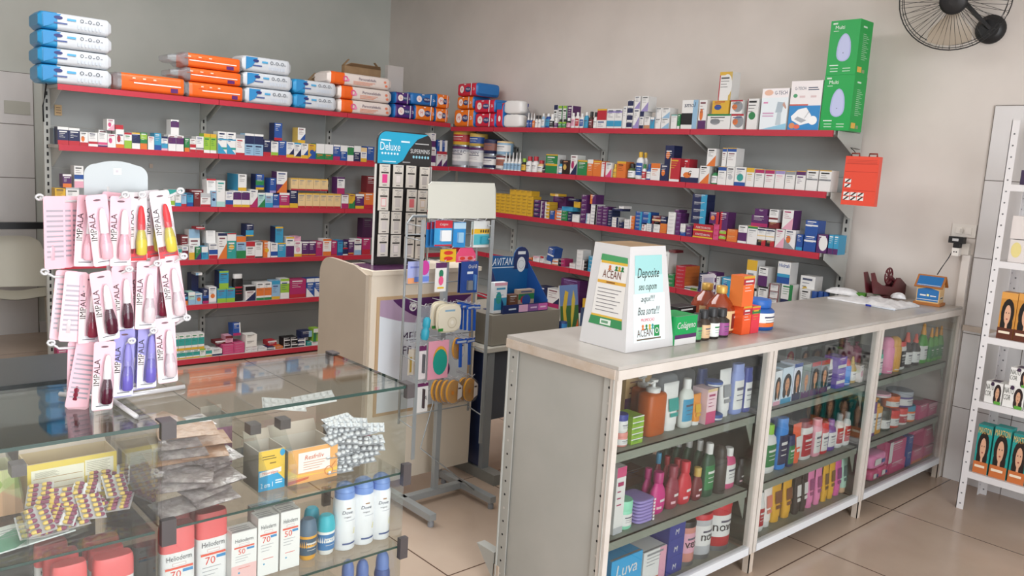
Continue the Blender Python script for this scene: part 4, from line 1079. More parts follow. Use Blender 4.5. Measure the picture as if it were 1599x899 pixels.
for nm_, t_, c_ in (('hair_cream_jar', 'vex', 'k'), ('hair_cream_jar.001', 'nov', 'k'), ('hair_cream_jar.002', 'novex', 'k')):
    o = bpy.data.objects.get(nm_)
    if o:
        r = o.dimensions.x/2; h = o.dimensions.z/.9; vs, fs, asp = text_geo(t_); b = MB(); H_ = h*.13; W_ = min(H_*asp, r*2.2)
        V = []
        for a_, z_ in vs:
            th = math.radians(270)+(a_-.5)*W_/r; V.append(((r+.0022)*math.cos(th), r+(r+.0022)*math.sin(th), h*.42+z_*H_))
        b.add(V, fs, c_); b.build('lettering', o)
T2 = bay(.672, 'second', 'top'); M2 = bay(.357, 'second', 'middle'); B2 = bay(.104, 'second', 'bottom')
T2.fill("""
1206 1217 579 | dfe4ea Pk Bp.12 N | pink footed portrait | | hair_dye_box,dye box,box
1217.5 1234 573 | cfe0ee Pk Bc.14 N | cyan footed portrait | | hair_dye_box,dye box,box
1235 1248 567 | dfe4f2 Pk Bn.2 Tb.1 N | navy footed portrait | | hair_dye_box,dye box,box
1249 1262 569 | 8b9a96 Ps Bu.2 N | grey portrait | | hair_dye_box,dye box,box
1263 1276.5 565 | 6f7a80 Tr.12 Pk Bu.2 N | red banded | | hair_dye_box,dye box,box
1277.5 1291 562 | 7f8c94 Tr.14 Pk Bu.18 N | second red banded | | hair_dye_box,dye box,box
1292 1303.5 563 | w w n | white | tall | lotion_bottle,lotion bottle,bottle
1304.5 1318 557 *2 | 6a4ab0 Mw.3-.5 Lw | purple | | soap_box,soap box,box
1319.5 1331 561 | 2f86d8 c8303c w | blue | spray
1332 1341 558 | c0a060 j w | gold | trigger
1341 1350 570 | ece4e0 Op Ls | small white | | cream_box,cream box,box
1322 1333 529 +14 | e05a8c z | pink | pump
1338 1347 535 +14 | e05a8c z | second pink | pump
1224 1239 541 +30 d6 | 8f9a96 Pr Tx.1 N | rear grey | | hair_dye_box,dye box,box
1248 1263 541 +30 d6 | 8f9a96 Pk Tx.1 N | next rear grey | | hair_dye_box,dye box,box
1263 1284 538 +30 d6 | 8f9a96 Pk Tx.1 N | third rear grey | | hair_dye_box,dye box,box
1285 1306 536 +30 d6 | 8f9a96 Pk Tx.1 N | fourth rear grey | | hair_dye_box,dye box,box
""")
M2.fill("""
1252 1268 620 +30 d6 | 26554c Pk Ty.12 N | rear teal | | hair_dye_box,dye box,box
1269 1285 619 +30 d6 | 26554c Pk Ty.12 N | second rear teal | | hair_dye_box,dye box,box
1286 1302 617 +30 d6 | 26554c Pk Ty.12 N | third rear teal | | hair_dye_box,dye box,box
1303 1319 618 +30 d6 | 26554c Pk Ty.12 N | fourth rear teal | | hair_dye_box,dye box,box
1320 1336 621 +30 d6 | 26554c Pk Ty.12 N | fifth rear teal | | hair_dye_box,dye box,box
1203 1216 652 +8 | 2a6fc0 2a6fc0 w | rear blue | tall
1200 1218 666 | w 8fc83a g | white with lime cap, | bottle
1219 1233 655 | 2f86d8 2f86d8 n | tall blue | tall
1234 1243.5 681 | 26325e 26325e g | navy | tall
1244 1257 664 | e8603a e8603a w | orange | squeeze | conditioner_tube,conditioner tube,tube
1258 1274 660 | w 8a2430 r | white and dark red | tall
1275 1286 656 | e8a0b0 e8a0b0 w | pale pink | tall
1286.5 1297 661 | c8303c c8303c w | red | tall
1298 1309.5 657 | 6a4a9a 8a6ab0 w | purple | bottle
1310.5 1321 648 | w 9a9a9a r | pearl white | bottle
1322 1331 645 | w 9a9a9a r | second pearl white | bottle
""")
B2.fill("""
1186 1196 771 | w w r | low white | bottle
1197.5 1211 753 | f0e6e2 w d98070 | white and coral | squeeze
1212 1228 747 | e2a824 e2a824 7a4a2a | yellow | squeeze
1229 1243 742 | e2a824 e2a824 7a4a2a | second yellow | squeeze
1244 1254 738 | 2a2626 2a2626 w | black | squeeze
1255 1264 733 | 2a2626 2a2626 w | second black | squeeze
1265 1276 728 | e884b4 e884b4 9a4a7a | pink | squeeze
1277 1287 724 | e884b4 e884b4 9a4a7a | second pink | squeeze
1288 1297 720 | e8b02a e8b02a 7a5a2a | amber | squeeze
1298 1307 715 | e8b02a e8b02a 7a5a2a | second amber | squeeze
1308 1318 712 | e060a8 e060a8 8a3a7a | magenta pink | squeeze
1318 1328 708 | b4dcc8 e0b894 5a7a7a | mint green | squeeze
""")
T3 = bay(.672, 'third', 'top'); M3 = bay(.357, 'third', 'middle'); B3 = bay(.104, 'third', 'bottom')
T3.z = T3.z; T3.fill("""
1373 1383 548 | 3ab89c 1f6a5a w | teal | tall
1386.5 1397 528 | e88ab0 e88ab0 w | pink | spray
1398 1408 527 | d8a03a d8a03a w | golden | spray
1409 1418 535 | w d8403a k | white with red cap, | tall
1419 1430 521 | 2c2826 d8503a w | black with red cap, | trigger
1432 1441.5 523 | 2c2826 d8503a w | second black with red cap, | trigger
1443 1452.5 507 | 4a9a3a e8a02a w | green with orange cap, | trigger
1454 1460.5 513 | 5aa04a e8a02a g | second green | trigger
1461.5 1468 512 | 5aa04a e8a02a g | third green | trigger
1469 1475.5 510 | 5aa04a e8a02a g | fourth green | trigger
""")
M3.fill("""
1363 1368 629 | 6a3a7a 6a3a7a w | purple | tall
1368.5 1380 624 | e2a024 e2a024 w | yellow | pump
1381 1393.5 641 | 4a4a3e 4a4a3e w | dark | jar
1380 1394 616 ^ | e89ab4 e8b4c4 w | pink | jar
1395 1407.5 641 | d8503a d8403a w | red | jar
1396 1408 619 ^ | e0703a e0703a w | orange | jar
1408.5 1419.5 638 | e8dcd8 d8403a r | white and red | jar
1420.5 1432 634 | e87a3a 3a8aa8 w | orange and teal | jar
1414 1431 612 ^ | 5a4a8a a8acb4 w | purple with grey lid, | jar
1433.5 1447 631 | z Lw | pink | | soap_box,soap box,box
1448 1462 629 | z Lw Tp.3 | second pink | | soap_box,soap box,box
""")
B3.fill("""
1360 1372 734 d10 | z z w b | front pink | pack | pad_pack,sanitary pad pack,pad pack
1373 1386 727 d10 | z z w b | next pink | pack | pad_pack,sanitary pad pack,pad pack
1360 1385 708 ^ d10 | e888b8 z w b | pale pink upper | pack | pad_pack,sanitary pad pack,pad pack
1387 1412 718 | z Lw | pink | | pad_box,pad box,pad box
1386.5 1412 687 ^ | z Lw Fw.2 | upper pink | | pad_box,pad box,pad box
1413.5 1421 680 *2 | b Lw | blue | | pad_box,pad box,pad box
1422.5 1439 700 | z Bo.2 Lw | magenta | | pad_box,pad box,pad box
1422.5 1439 673 ^ | z Lw | upper magenta | | pad_box,pad box,pad box
1440.5 1458 694 | z Bo.2 Lw | farthest magenta | | pad_box,pad box,pad box
1440.5 1458 666 ^ | z Lw | farthest upper magenta | | pad_box,pad box,pad box
""")
CTs = Shelf(0, -1.79, CT+.0008, "the metal counter", .07)
CTs.fill("""
1052 1086 493 d11 | 0f9a50 Mu.22-.36 Bw.22 'Colágeno'w.5 | green, purple and white | | supplement_box,supplement box,box
1056 1084 479 +14 | k Lw | low black | | supplement_box,supplement box,box
1087 1098 490 | 2a2420 2a2a2c 5aa86a | green label | vial | drops_bottle,drops bottle,bottle
1098 1112 485 | 3a2c22 2a2a2c d8b48a | tan label | vial | drops_bottle,drops bottle,bottle
1112.5 1126.5 482 | 2a2420 2a2a2c e8ece8 g | white and green label | vial | drops_bottle,drops bottle,bottle
1127 1142 483 | 2a2420 2a2a2c 9a4a8a | purple label | vial | drops_bottle,drops bottle,bottle
1157 1170.5 478 d6 | e85a28 Ty.06 Mr.7-.9 Lw | orange | | vitamin_box,vitamin box,box
1171 1184 478 d6 | e0384a Ty.06 Mg.72-.86 Ly | pinkish red | | vitamin_box,vitamin box,box
1157.5 1175 431 ^ d6 | e86a2c Ty.07 Mr.72-.9 Lw So | tall orange | | vitamin_box,vitamin box,box
1188 1217 470 | 1f56a0 2a66b8 e9e7e4 n | large blue | pot | vitamin_jar,vitamin jar,jar
1176 1188 474 +12 | 1f56a0 2a66b8 2a66b8 | rear blue | pot | vitamin_jar,vitamin jar,jar
""")
def honey(px0, px1, yt, back, label):
    a, b_ = CTs.span(px0, px1, CTs.z, back); m = (a+b_)/2; h = CTs.top(m, yt, back)-CTs.z; r = (b_-a)/2; HON = mat('8a3414', .12, 0, .7, .5)
    b = MB(); b.lathe([(r*.92, 0), (r, h*.03), (r, h*.5), (r*.8, h*.66), (r*.42, h*.78), (r*.3, h*.84), (r*.3, h*.9)], HON, n=28); b.arc(r+.0006, h*.08, h*.5, math.radians(190), math.radians(350), 'd9b98a', n=16)
    b.arc(r+.0012, h*.12, h*.44, math.radians(268), math.radians(330), '7a2c26', n=8); b.arc(r+.0018, h*.34, h*.38, math.radians(285), math.radians(318), 'w', n=6)
    o = b.build('honey_bottle', None, (CTs.c-back-r, m, CTs.z), HP, label, 'bottle'); MB().lathe([(r*.36, h*.84), (r*.38, h*.86), (r*.38, h*.99), (r*.34, h)], mat('c8a050', .35, .3), n=24).build('cap', o)
honey(1105, 1132, 445, .15, 'honey-coloured bottle with gold cap, left of the two, behind the drops bottles')
honey(1127, 1153, 449, .03, 'honey-coloured bottle with gold cap, right of the two, beside orange vitamin boxes')
# vitamin jar label accent
o = bpy.data.objects.get('vitamin_jar.002') or bpy.data.objects.get('vitamin_jar')
# acrylic notice
p = at(1100, 500, 0, -2.0); 
b = MB(); b.box(-.045, 0, 0, .045, .004, .20, mat('c9c4c8', .3)); b.rect(-.035, .02, .035, .185, 'aaa6b8'); 
for k in range(6): b.rect(-.028, .04+.022*k, .02+.006*(k % 2), .045+.022*k, '6a6a7a', -.0008)
b.box(-.045, 0, 0, .045, .05, .003, mat('c9c4c8', .3)); b.build('notice_stand', None, (-2.08, at(1100, 505, 0, -2.08).y, CT+.001), HP, 'small framed grey notice standing behind the honey-coloured bottles', 'notice')
def frame(o, u, v):   # matrix: X along u, Z along v, front toward u x v
    o, u, v = Vector(o), Vector(u).normalized(), Vector(v); v = (v-u*v.dot(u)).normalized(); n = u.cross(v)   # outward
    y = -n; return Matrix(((u.x, y.x, v.x, o.x), (u.y, y.y, v.y, o.y), (u.z, y.z, v.z, o.z), (0, 0, 0, 1)))
# ballot box
bx = [(-2.015, 2.165), (-1.795, 2.165), (-1.795, 2.435), (-2.015, 2.435)]
zt = CT+.365; k_ = .05; tx = [(-2.005, 2.20), (-1.84, 2.20), (-1.84, 2.395), (-2.005, 2.395)]
PAPW = mat('d0cfcf', .5); b = MB()
b.add([(x, y, CT+.001) for x, y in bx]+[(x, y, zt) for x, y in tx], [(3, 2, 1, 0), (0, 1, 5, 4), (1, 2, 6, 5), (2, 3, 7, 6), (3, 0, 4, 7)], PAPW); b.add([(x, y, zt) for x, y in tx], [(0, 1, 2, 3)], CARD)
b.M = frame((bx[1][0], (bx[1][1]+bx[2][1])/2, CT+.001), (0, 1, 0), Vector((tx[1][0]-bx[1][0], 0, zt-CT)))
G_ = mat('9fd4d2', .5)
b.rect(-.078, .265, .072, .335, '9cd0d0', -.0006); b.rect(-.082, .20, .076, .265, 'bfe0de', -.0006); b.rect(-.09, .03, .084, .20, 'dfeeee', -.0006)
b.text('Deposite', -.066, .245, .12, .045, '2a2a2a', -.0014, .3); b.text('seu cupom', -.06, .205, .10, .025, '2a2a2a', -.0014, .3); b.text('aqui!!!', -.05, .165, .08, .028, '2a2a2a', -.0014, .3); b.text('Boa sorte!!!', -.066, .125, .12, .028, '2a2a2a', -.0014, .3)
b.text('PROMOÇÃO', -.05, .098, .075, .017, 'e0345a', -.0014, .15); b.text('ACEAN', -.072, .048, .085, .027, '5a3a2a', -.0014); b.rect(-.074, .036, .06, .041, '6a5a4a', -.0014); b.rect(.022, .045, .052, .085, '1f8a4a', -.0014); b.ring(.037, .065, .010, .003, 'w', -.002)
for c_, x_ in (('g', -.02), ('y', -.002), ('a', .014), ('o', -.04)): b.disc(x_, .085, .006, .006, c_, -.0016, 10); b.poly([(x_-.008, .072), (x_+.008, .072), (x_, .084)], c_, -.0016)
b.M = frame(((bx[0][0]+bx[1][0])/2, bx[0][1], CT+.001), (1, 0, 0), Vector((0, tx[0][1]-bx[0][1], zt-CT)))
b.poly([(-.07, .105), (.075, .105), (.066, .32), (-.06, .32)], 'e4e2de', -.0008); b.poly([(-.06, .305), (.066, .305), (.062, .325), (-.058, .328)], '4a9a62', -.0012); b.rect(-.056, .296, .066, .305, 'd8b040', -.0012); b.rect(-.062, .225, .07, .236, 'd8a640', -.0012); b.rect(-.02, .228, .02, .233, '8a5a2a', -.0018)
b.text('ACEAN', -.042, .245, .085, .028, '6a3424', -.0014)
for c_, x_ in (('g', .018), ('y', .032), ('g', .046), ('o', -.012)): b.disc(x_, .286, .0055, .0055, c_, -.0016, 10); b.poly([(x_-.009, .274), (x_+.009, .274), (x_, .286)], c_, -.0016)
for k in range(7): b.rect(-.055, .205-.013*k, .055-.012*(k % 3), .2075-.013*k, '77747a', -.0014)
b.rect(-.07, .105, .075, .112, 'd8b040', -.0012); b.poly([(-.078, .075), (.08, .075), (.075, .105), (-.072, .105)], '3a8a56', -.0012); b.rect(-.024, .08, .026, .099, 'dfe8de', -.0016); b.rect(-.018, .085, .014, .094, '6a9a7a', -.002)
b.M = Matrix(); b.build('ballot_box', None, label='white tapered coupon box with posters on the near end of the metal counter', cat='ballot box')
# house box, charger, tape reel, bags, pen
hp = Vector((-1.80, 4.73, CT+.001)); CRK = mat('a8672e', .5); b = MB(); hw, hd, hh = .058, .05, .105
b.box(-hd-.01, -hw-.01, 0, hd+.01, hw+.01, .015, CRK).box(-hd, -hw, .015, hd, hw, hh, 'd8b27a')
b.M = Matrix.Rotation(0, 4, 'Z'); b.add([(-hd, -hw, hh), (hd, -hw, hh), (0, -hw, hh+.05), (-hd, hw, hh), (hd, hw, hh), (0, hw, hh+.05)], [(0, 1, 2), (3, 5, 4)], 'd8b27a')
b.M = Matrix(); b.M = Matrix.Rotation(HP, 4, 'Z'); b.rect(-hw+.004, .022, hw-.004, .085, '1f6aa8', -hd-.0006); b.rect(-hw+.004, .03, hw-.004, .033, 'w', -hd-.001); b.poly([(-hw+.004, .085), (hw-.004, .085), (0, .098)], '1f6aa8', -hd-.0006); b.rect(-.04, .05, -.01, .058, 'w', -hd-.001); b.rect(.012, .05, .042, .056, 'w', -hd-.001); b.rect(-.006, .05, .006, .062, 'e8e4a0', -hd-.001)
b.M = Matrix(); b.rect(-.03, .035, .03, .05, 'f0ece0', hw+.0006); b.rect(-.026, .038, .026, .047, '3a3a3a', hw+.001)
o = b.build('collection_house', None, hp, math.radians(-82), 'small wooden house-shaped collection box with blue panels at the counter\'s wall end', 'collection box')
for s_ in (-1, 1):
    b = MB(); L_ = math.hypot(hd+.016, .062); b.M = Matrix.Translation((0, 0, hh+.058)) @ Matrix.Rotation(s_*math.atan2(.062, hd+.016), 4, 'Y') @ Matrix.Scale(1, 4)
    if s_ > 0: b.box(0, -hw-.014, -.006, L_, hw+.014, 0, CRK); b.add([(.01, -hw-.004, .0006), (L_-.008, -hw-.004, .0006), (L_-.008, hw+.004, .0006), (.01, hw+.004, .0006)], [(0, 1, 2, 3)], '1f6aa8'); b.add([(L_-.016, -hw, .001), (L_-.013, -hw, .001), (L_-.013, hw, .001), (L_-.016, hw, .001)], [(0, 1, 2, 3)], 'w')
    else: b.box(-L_, -hw-.014, -.006, 0, hw+.014, 0, CRK)
    b.build('roof', o)
b = MB(); q = [(-1.80, 4.79, CT+.165), (-1.795, 4.82, CT+.20), (-1.775, 4.85, CT+.26), (-1.755, 4.865, 1.315), (-1.735, 4.868, 1.345), (-1.715, 4.866, 1.352)]
b.tube(q, .0028, 'k'); b.build('charger_cable', None, label='black cable rising from the house-shaped box to the wall plug', cat='cable')
sk = empty('power_outlet', (0, 0, 0), 'white double switch plate above a white outlet block on the right wall', 'outlet')
ow = at(1506, 360, 1, WY-.005); b = MB(); b.box(ow.x-.062, WY-.012, ow.z-.035, ow.x+.062, WY, ow.z+.035, 'ded8d0').build('switch_plate', sk)
b = MB(); b.box(ow.x-.04, WY-.016, ow.z-.018, ow.x-.008, WY-.012, ow.z+.018, 'e6e0d8').box(ow.x+.008, WY-.016, ow.z-.018, ow.x+.04, WY-.012, ow.z+.018, 'e6e0d8').box(ow.x-.018, WY-.02, ow.z-.009, ow.x-.002, WY-.016, ow.z+.009, 'cfc8c0').build('switch', sk)
o2 = at(1508, 388, 1, WY-.005); b = MB(); b.box(o2.x-.022, WY-.035, o2.z-.035, o2.x+.026, WY, o2.z+.03, 'e2dcd4').build('outlet_block', sk)
o3 = at(1496, 378, 1, WY-.05); b = MB(); b.box(o3.x-.042, WY-.075, o3.z-.006, o3.x+.036, WY-.036, o3.z+.03, 'k').box(o3.x-.016, WY-.07, o3.z-.03, o3.x+.018, WY-.036, o3.z-.006, 'k').rect(o3.x-.022, o3.z+.006, o3.x+.01, o3.z+.02, 'c8c8c8', WY-.0755); b.build('power_adapter', None, label='black power adapter plugged in below the switch plate', cat='adapter')
b = MB(); b.box(o3.x-.018, WY-.072, o3.z-.075, o3.x+.018, WY-.036, o3.z-.032, 'ece8e2').disc(o3.x-.006, o3.z-.053, .004, .004, 'k', WY-.0725, 8).disc(o3.x+.006, o3.z-.053, .004, .004, 'k', WY-.0725, 8); b.build('outlet_adapter', None, label='small white socket adapter hanging under the black power adapter', cat='adapter')
# maroon tape dispenser: snail-like side plate with a spoked wheel
MAR = mat('5c2028', .3); td = empty('bag_sealer', (0, 0, 0), 'dark maroon bag tape dispenser with spoked wheel on the far counter', 'tape dispenser')
ty0 = at(1352, 462, 2, CT).y
def pp(px, py): q = at(px, py, 0, -2.03); return (q.y, q.z)
pts = [pp(1353, 434), pp(1358, 433), pp(1362, 447), pp(1370, 453), pp(1386, 455), pp(1393, 441), pp(1398, 441), pp(1408, 452), pp(1416, 462), pp(1405, 470), pp(1356, 466)]
zm = min(q[1] for q in pts); dz = CT+.012-zm
for xx in (-2.05, -2.01):
    b = MB(); n = len(pts); v = [(xx, y, max(z+dz-.011, CT+.001)) for y, z in pts]+[(xx+.006, y, max(z+dz-.011, CT+.001)) for y, z in pts]
    b.add(v, [tuple(range(n)), tuple(range(2*n-1, n-1, -1))]+[(k, (k+1) % n, n+(k+1) % n, n+k) for k in range(n)], MAR); b.build('side_plate', td)
b = MB(); b.box(-2.044, pts[-1][0]+.01, CT+.001, -2.01, pts[8][0]-.03, CT+.02, MAR); b.build('base', td)
wc = pp(1386, 439); wz = wc[1]+dz-.011; b = MB(); R0 = .046
b.M = Matrix.Translation((-2.027, wc[0], wz)) @ Matrix.Rotation(HP, 4, 'Z')
b.tube([(R0*math.cos(t*math.pi/12), 0, R0*math.sin(t*math.pi/12)) for t in range(24)], .005, MAR, 8, True)
for k in range(8): b.bar((0, 0, 0), (R0*math.cos(k*math.pi/4), 0, R0*math.sin(k*math.pi/4)), .006, .006, MAR)
b.disc(0, 0, .012, .012, MAR, -.004); b.build('tape_wheel', td)
MB().bar((-2.027, wc[0], wz), (-2.027, pts[7][0]-.01, CT+.04), .012, .012, MAR).build('arm', td)
def sheet(name, corners, bump, m, seed, label, cat, thick=.006, n=26, mk=16):
    """crumpled sheet lying on a quad (world corners)"""
    rnd = random.Random(seed); c = [Vector(q) for q in corners]; P_ = [(rnd.uniform(2, 14), rnd.uniform(2, 14), rnd.uniform(0, 6), rnd.uniform(.3, 1)) for _ in range(6)]
    nn = (c[1]-c[0]).cross(c[3]-c[0]).normalized(); 
    if nn.z < 0: nn = -nn
    b = MB(); top = []; bt = []
    for j in range(mk+1):
        for i in range(n+1):
            u, v = i/n, j/mk; p = (c[0]*(1-u)+c[1]*u)*(1-v)+(c[3]*(1-u)+c[2]*u)*v; e = min(u, 1-u, v, 1-v)
            h = sum(a*(.5+.5*math.sin(f*u*3.1+g*v*3.1+ph)) for f, g, ph, a in P_)/4
            top.append(tuple(p+nn*(thick+bump*h*(min(1, e*6+.15))))); bt.append(tuple(p))
    w1 = n+1; F_ = [(j*w1+i, j*w1+i+1, (j+1)*w1+i+1, (j+1)*w1+i) for j in range(mk) for i in range(n)]
    b.add(top, F_, m, True); b.add(bt, [f[::-1] for f in F_], m)
    per = [i for i in range(n+1)]+[j*w1+n for j in range(1, mk+1)]+[mk*w1+i for i in range(n-1, -1, -1)]+[j*w1 for j in range(mk-1, 0, -1)]
    o_ = len(top); b.add([top[k] for k in per]+[bt[k] for k in per], [(k, (k+1) % len(per), len(per)+(k+1) % len(per), len(per)+k) for k in range(len(per))], m)
    return b.build(name, None, label=label, cat=cat)
BAG = noisy('crumpled_plastic', 'dcdcde', 'eeeef0', 26, .35, .9); z = CT+.001
def cz(px, py, z_=CT+.001): q = at(px, py, 2, z_); return (min(q.x, CX0-.01), min(q.y, 4.85), z_)
sheet('plastic_bag', [cz(1292, 466), cz(1398, 484), cz(1436, 479), cz(1372, 467)], .03, BAG, 5, 'flat crumpled white plastic bags along the far counter edge', 'plastic bag')
lump('plastic_bag', (cz(1336, 462)[0]-.07, cz(1336, 462)[1], z+.0), .10, .05, .035, BAG, 9, 'bunched white plastic bags left of the maroon tape dispenser', 'plastic bag')
lump('plastic_bag', (-1.93, 4.64, z+.02), .04, .035, .03, BAG, 12, 'twisted white plastic bag end between the dispenser and the wooden house', 'plastic bag')
MB().box(-.05, -.035, 0, .05, .035, .02, noisy('green_sponge', '3f7a2a', '5a9a34', 40, .9)).build('sponge', None, (-2.15, 4.60, z), .3, 'green scouring pad behind the maroon tape dispenser', 'sponge')
b = MB(); b.box(-.03, -.03, 0, .03, .03, .05, '2b6a3c').box(-.032, -.032, .05, .032, .032, .054, 'k'); b.build('small_carton', None, (-2.12, 4.82, z), .4, 'small dark green carton between the tape dispenser and the wooden house', 'box')
b = MB(); p1, p2 = Vector(cz(1352, 476, z+.004)), Vector(cz(1398, 484, z+.004)); b.tube([p1, p2], .004, mat('cfd6e0', .2)); pen = b.build('pen', None, label='blue capped pen lying in front of the white plastic bags', cat='pen')
d_ = (p1-p2).normalized(); MB().tube([p1-d_*.0, p1-d_*.03], .0052, '2438a8').build('cap', pen)
# ------------------------------------------------------------------ checkout desk with the brand panel
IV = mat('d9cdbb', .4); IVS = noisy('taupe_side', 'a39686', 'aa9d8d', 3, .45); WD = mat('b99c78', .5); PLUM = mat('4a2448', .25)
PD = empty('checkout_desk', (-3.12, 1.97, 0), 'tall ivory checkout desk with purple and white poster front', 'desk')
pd = lambda px, py, ax, v: at(px, py, ax, v)
DW = .615; DH = 1.10; DD = .44
b = MB(); b.box(-.02, 0, .085, 0, DW, DH-.02, IV); b.box(-.0, .03, .42, .006, DW-.03, .98, WD); b.build('front_panel', PD)
b = MB(); b.M = Matrix.Rotation(HP, 4, 'Z'); fx0, fx1, fz0, fz1 = .045, DW-.045, .435, .965; y = -.0066
b.rect(fx0, fz0, fx1, fz1, 'd6dce2', y)
def arcband(b, z_top, sag, x0, x1, c, y, z_hi):
    n = 20; pts = [(x0+(x1-x0)*k/n, z_top-sag*(1-(2*((k/n)-.12)/1.0-1)**2)) for k in range(n+1)]
    b.poly([(x0, z_hi)]+pts+[(x1, z_hi)], c, y)
n = 20
def band(b, z0, sag, c, y):
    pts = [(fx0+(fx1-fx0)*k/n, z0-sag*math.sin(math.pi*min(1, .04+.96*k/n))) for k in range(n+1)]
    b.poly(pts+[(fx1, fz1), (fx0, fz1)], c, y)
band(b, .90, .055, 'a890a8', y-.0006); 
pts = [(fx0+.07+(fx1-fx0-.07)*k/n, fz1-.005-.095*math.sin(math.pi*(k/n)**.9*1.0)) for k in range(n+1)]
b.poly(pts+[(fx1, fz1), (fx0+.07, fz1)], '4f1f5a', y-.0012)
b.ring(.225, .925, .021, .006, 'w', y-.0018); b.poly([(.215, .91), (.222, .91), (.222, .94), (.215, .94)], 'w', y-.0018); b.disc(.230, .930, .009, .009, 'w', y-.0018)
b.text('prati donaduzzi', .262, .912, .27, .03, 'w', y-.0018); b.text('MEDI', .165, .765, .125, .04, '3a2444', y-.0018); b.text('FRA', .175, .70, .10, .04, '3a2444', y-.0018)
b.disc(.42, .60, .04, .045, '5a2a5c', y-.0018); b.disc(.42, .60, .018, .02, 'd6dce2', y-.0022)
b.rect(.36, .475, .54, .479, '4a3a50', y-.0018)
b.build('poster', PD)
b = MB(); n = 8; pr = [(0, .085), (0, DH+.005), (-.10, DH+.012)]; R_ = .10
pr = [(0, .085), (0, DH), (-.30, DH+.015)]
pts = [(-.02, .085), (-.02, DH-.02), (-.12, DH+.01), (-.30, DH+.02)]+[(-DD+.09*(1-math.sin(t*math.pi/2/n)) , DH+.02-.09*(1-math.cos(t*math.pi/2/n))) for t in range(n+1)]+[(-DD, .085)]
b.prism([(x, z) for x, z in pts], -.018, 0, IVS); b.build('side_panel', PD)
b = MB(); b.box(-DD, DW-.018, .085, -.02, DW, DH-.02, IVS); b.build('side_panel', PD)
b = MB(); b.box(-.27, -.004, DH-.02, .012, DW+.01, DH, IV); b.add([(-.25, .02, DH+.0006), (-.01, .02, DH+.0006), (-.01, .28, DH+.0006), (-.25, .28, DH+.0006)], [(0, 1, 2, 3)], PLUM); b.build('worktop', PD); MB().box(-DD, .0, .72, -.27, DW-.018, .74, IV).build('inner_shelf', PD)
for y in (.12, .5):
    b = MB(); b.lathe([(.022, 0), (.022, .085)], mat('b8bcc0', .3, .6), -.1, y, 14); b.build('leg', PD)
b = MB(); b.lathe([(.03, .0), (.03, .015)], mat('a8acb0', .3, .6), -.1, .5, 14); b.build('leg', PD)
# ------------------------------------------------------------------ card rack on the desk
DR = empty('display_rack', (0, 0, 0), 'dark cardboard rack with cyan header and hanging accessory cards on the ivory desk', 'display rack')
ZD = DH+.001; RXp = -3.30
def dr(px, py): q = at(px, py, 0, RXp); return q.y, q.z
y0, zh = dr(587, 245); y1, _ = dr(672, 245); _, zt_ = dr(630, 206); yb0, zb = dr(586, 400); yb1, _ = dr(668, 400)
b = MB(); b.M = Matrix.Translation((RXp, 0, 0)) @ Matrix.Rotation(HP, 4, 'Z'); zt1 = zt_; zc = dr(630, 258)[1]
# board leans: base on the desk
b.box(y0+.004, 0, ZD, y1-.004, .008, zc, '2a2626'); b.build('back_board', DR)
b = MB(); b.M = Matrix.Translation((RXp, 0, 0)) @ Matrix.Rotation(HP, 4, 'Z'); R_ = .05
hd = [(y0, zc), (y1, zc)]+[(y1-R_+R_*math.sin(t), zt1-R_+R_*math.cos(t)) for t in [HP*(1-k/6) for k in range(7)]]+[(y0+R_-R_*math.sin(t), zt1-R_+R_*math.cos(t)) for t in [HP*k/6 for k in range(7)]]
b.prism(hd, -.008, .0, '2a2829'); W_ = y1-y0; H_ = zt1-zc
cy = [(y0+.004, zc+.004), (y0+W_*.36, zc+.004), (y0+W_*.47, zc+H_*.15), (y0+W_*.58, zc+H_*.5), (y0+W_*.72, zc+H_*.8), (y0+W_*.92, zt1-.006)]+[(y0+R_-(R_-.004)*math.sin(t), zt1-R_+(R_-.004)*math.cos(t)) for t in [HP*k/6 for k in range(7)]]
b.poly(cy, '1fa2c8', -.0088); b.text('Deluxe', y0+W_*.05, zc+H_*.42, W_*.36, H_*.24, 'e8f2f6', -.0096); b.text('SUPERMINIS', y0+W_*.6, zc+H_*.38, W_*.36, H_*.13, 'd8d8d8', -.0096)
b.rect(y0+W_*.06, zc+H_*.70, y0+W_*.24, zc+H_*.74, 'd8eef6', -.0096); b.rect(y0+W_*.42, zc+H_*.68, y0+W_*.58, zc+H_*.73, 'd8eef6', -.0096); b.rect(y0+W_*.68, zc+H_*.66, y0+W_*.94, zc+H_*.69, 'b8b8b8', -.0096)
for k in range(6): b.disc(y0+W_*(.09+.055*k), zc+H_*.33, W_*.018, H_*.035, 'd8eef6', -.0096, 8); b.disc(y0+W_*(.66+.055*k), zc+H_*.27, W_*.02, H_*.045, '8fc8da', -.0096, 8)
b.rect(y0+W_*.1, zc+H_*.08, y0+W_*.34, zc+H_*.105, 'd8eef6', -.0096); b.rect(y0+W_*.46, zc+H_*.08, y0+W_*.6, zc+H_*.11, 'a8a8a8', -.0096)
b.build('header', DR)
MB().box(RXp-.14, y0+.01, ZD, RXp+.01, y1-.01, ZD+.006, '2a2626').build('base', DR)
for yy in (y0-.004, y1+.001):
    MB().box(RXp-.002, yy, ZD, RXp+.012, yy+.003, zc, 'd8d6d2').build('side_board', DR)
CW, CH = .056, .104
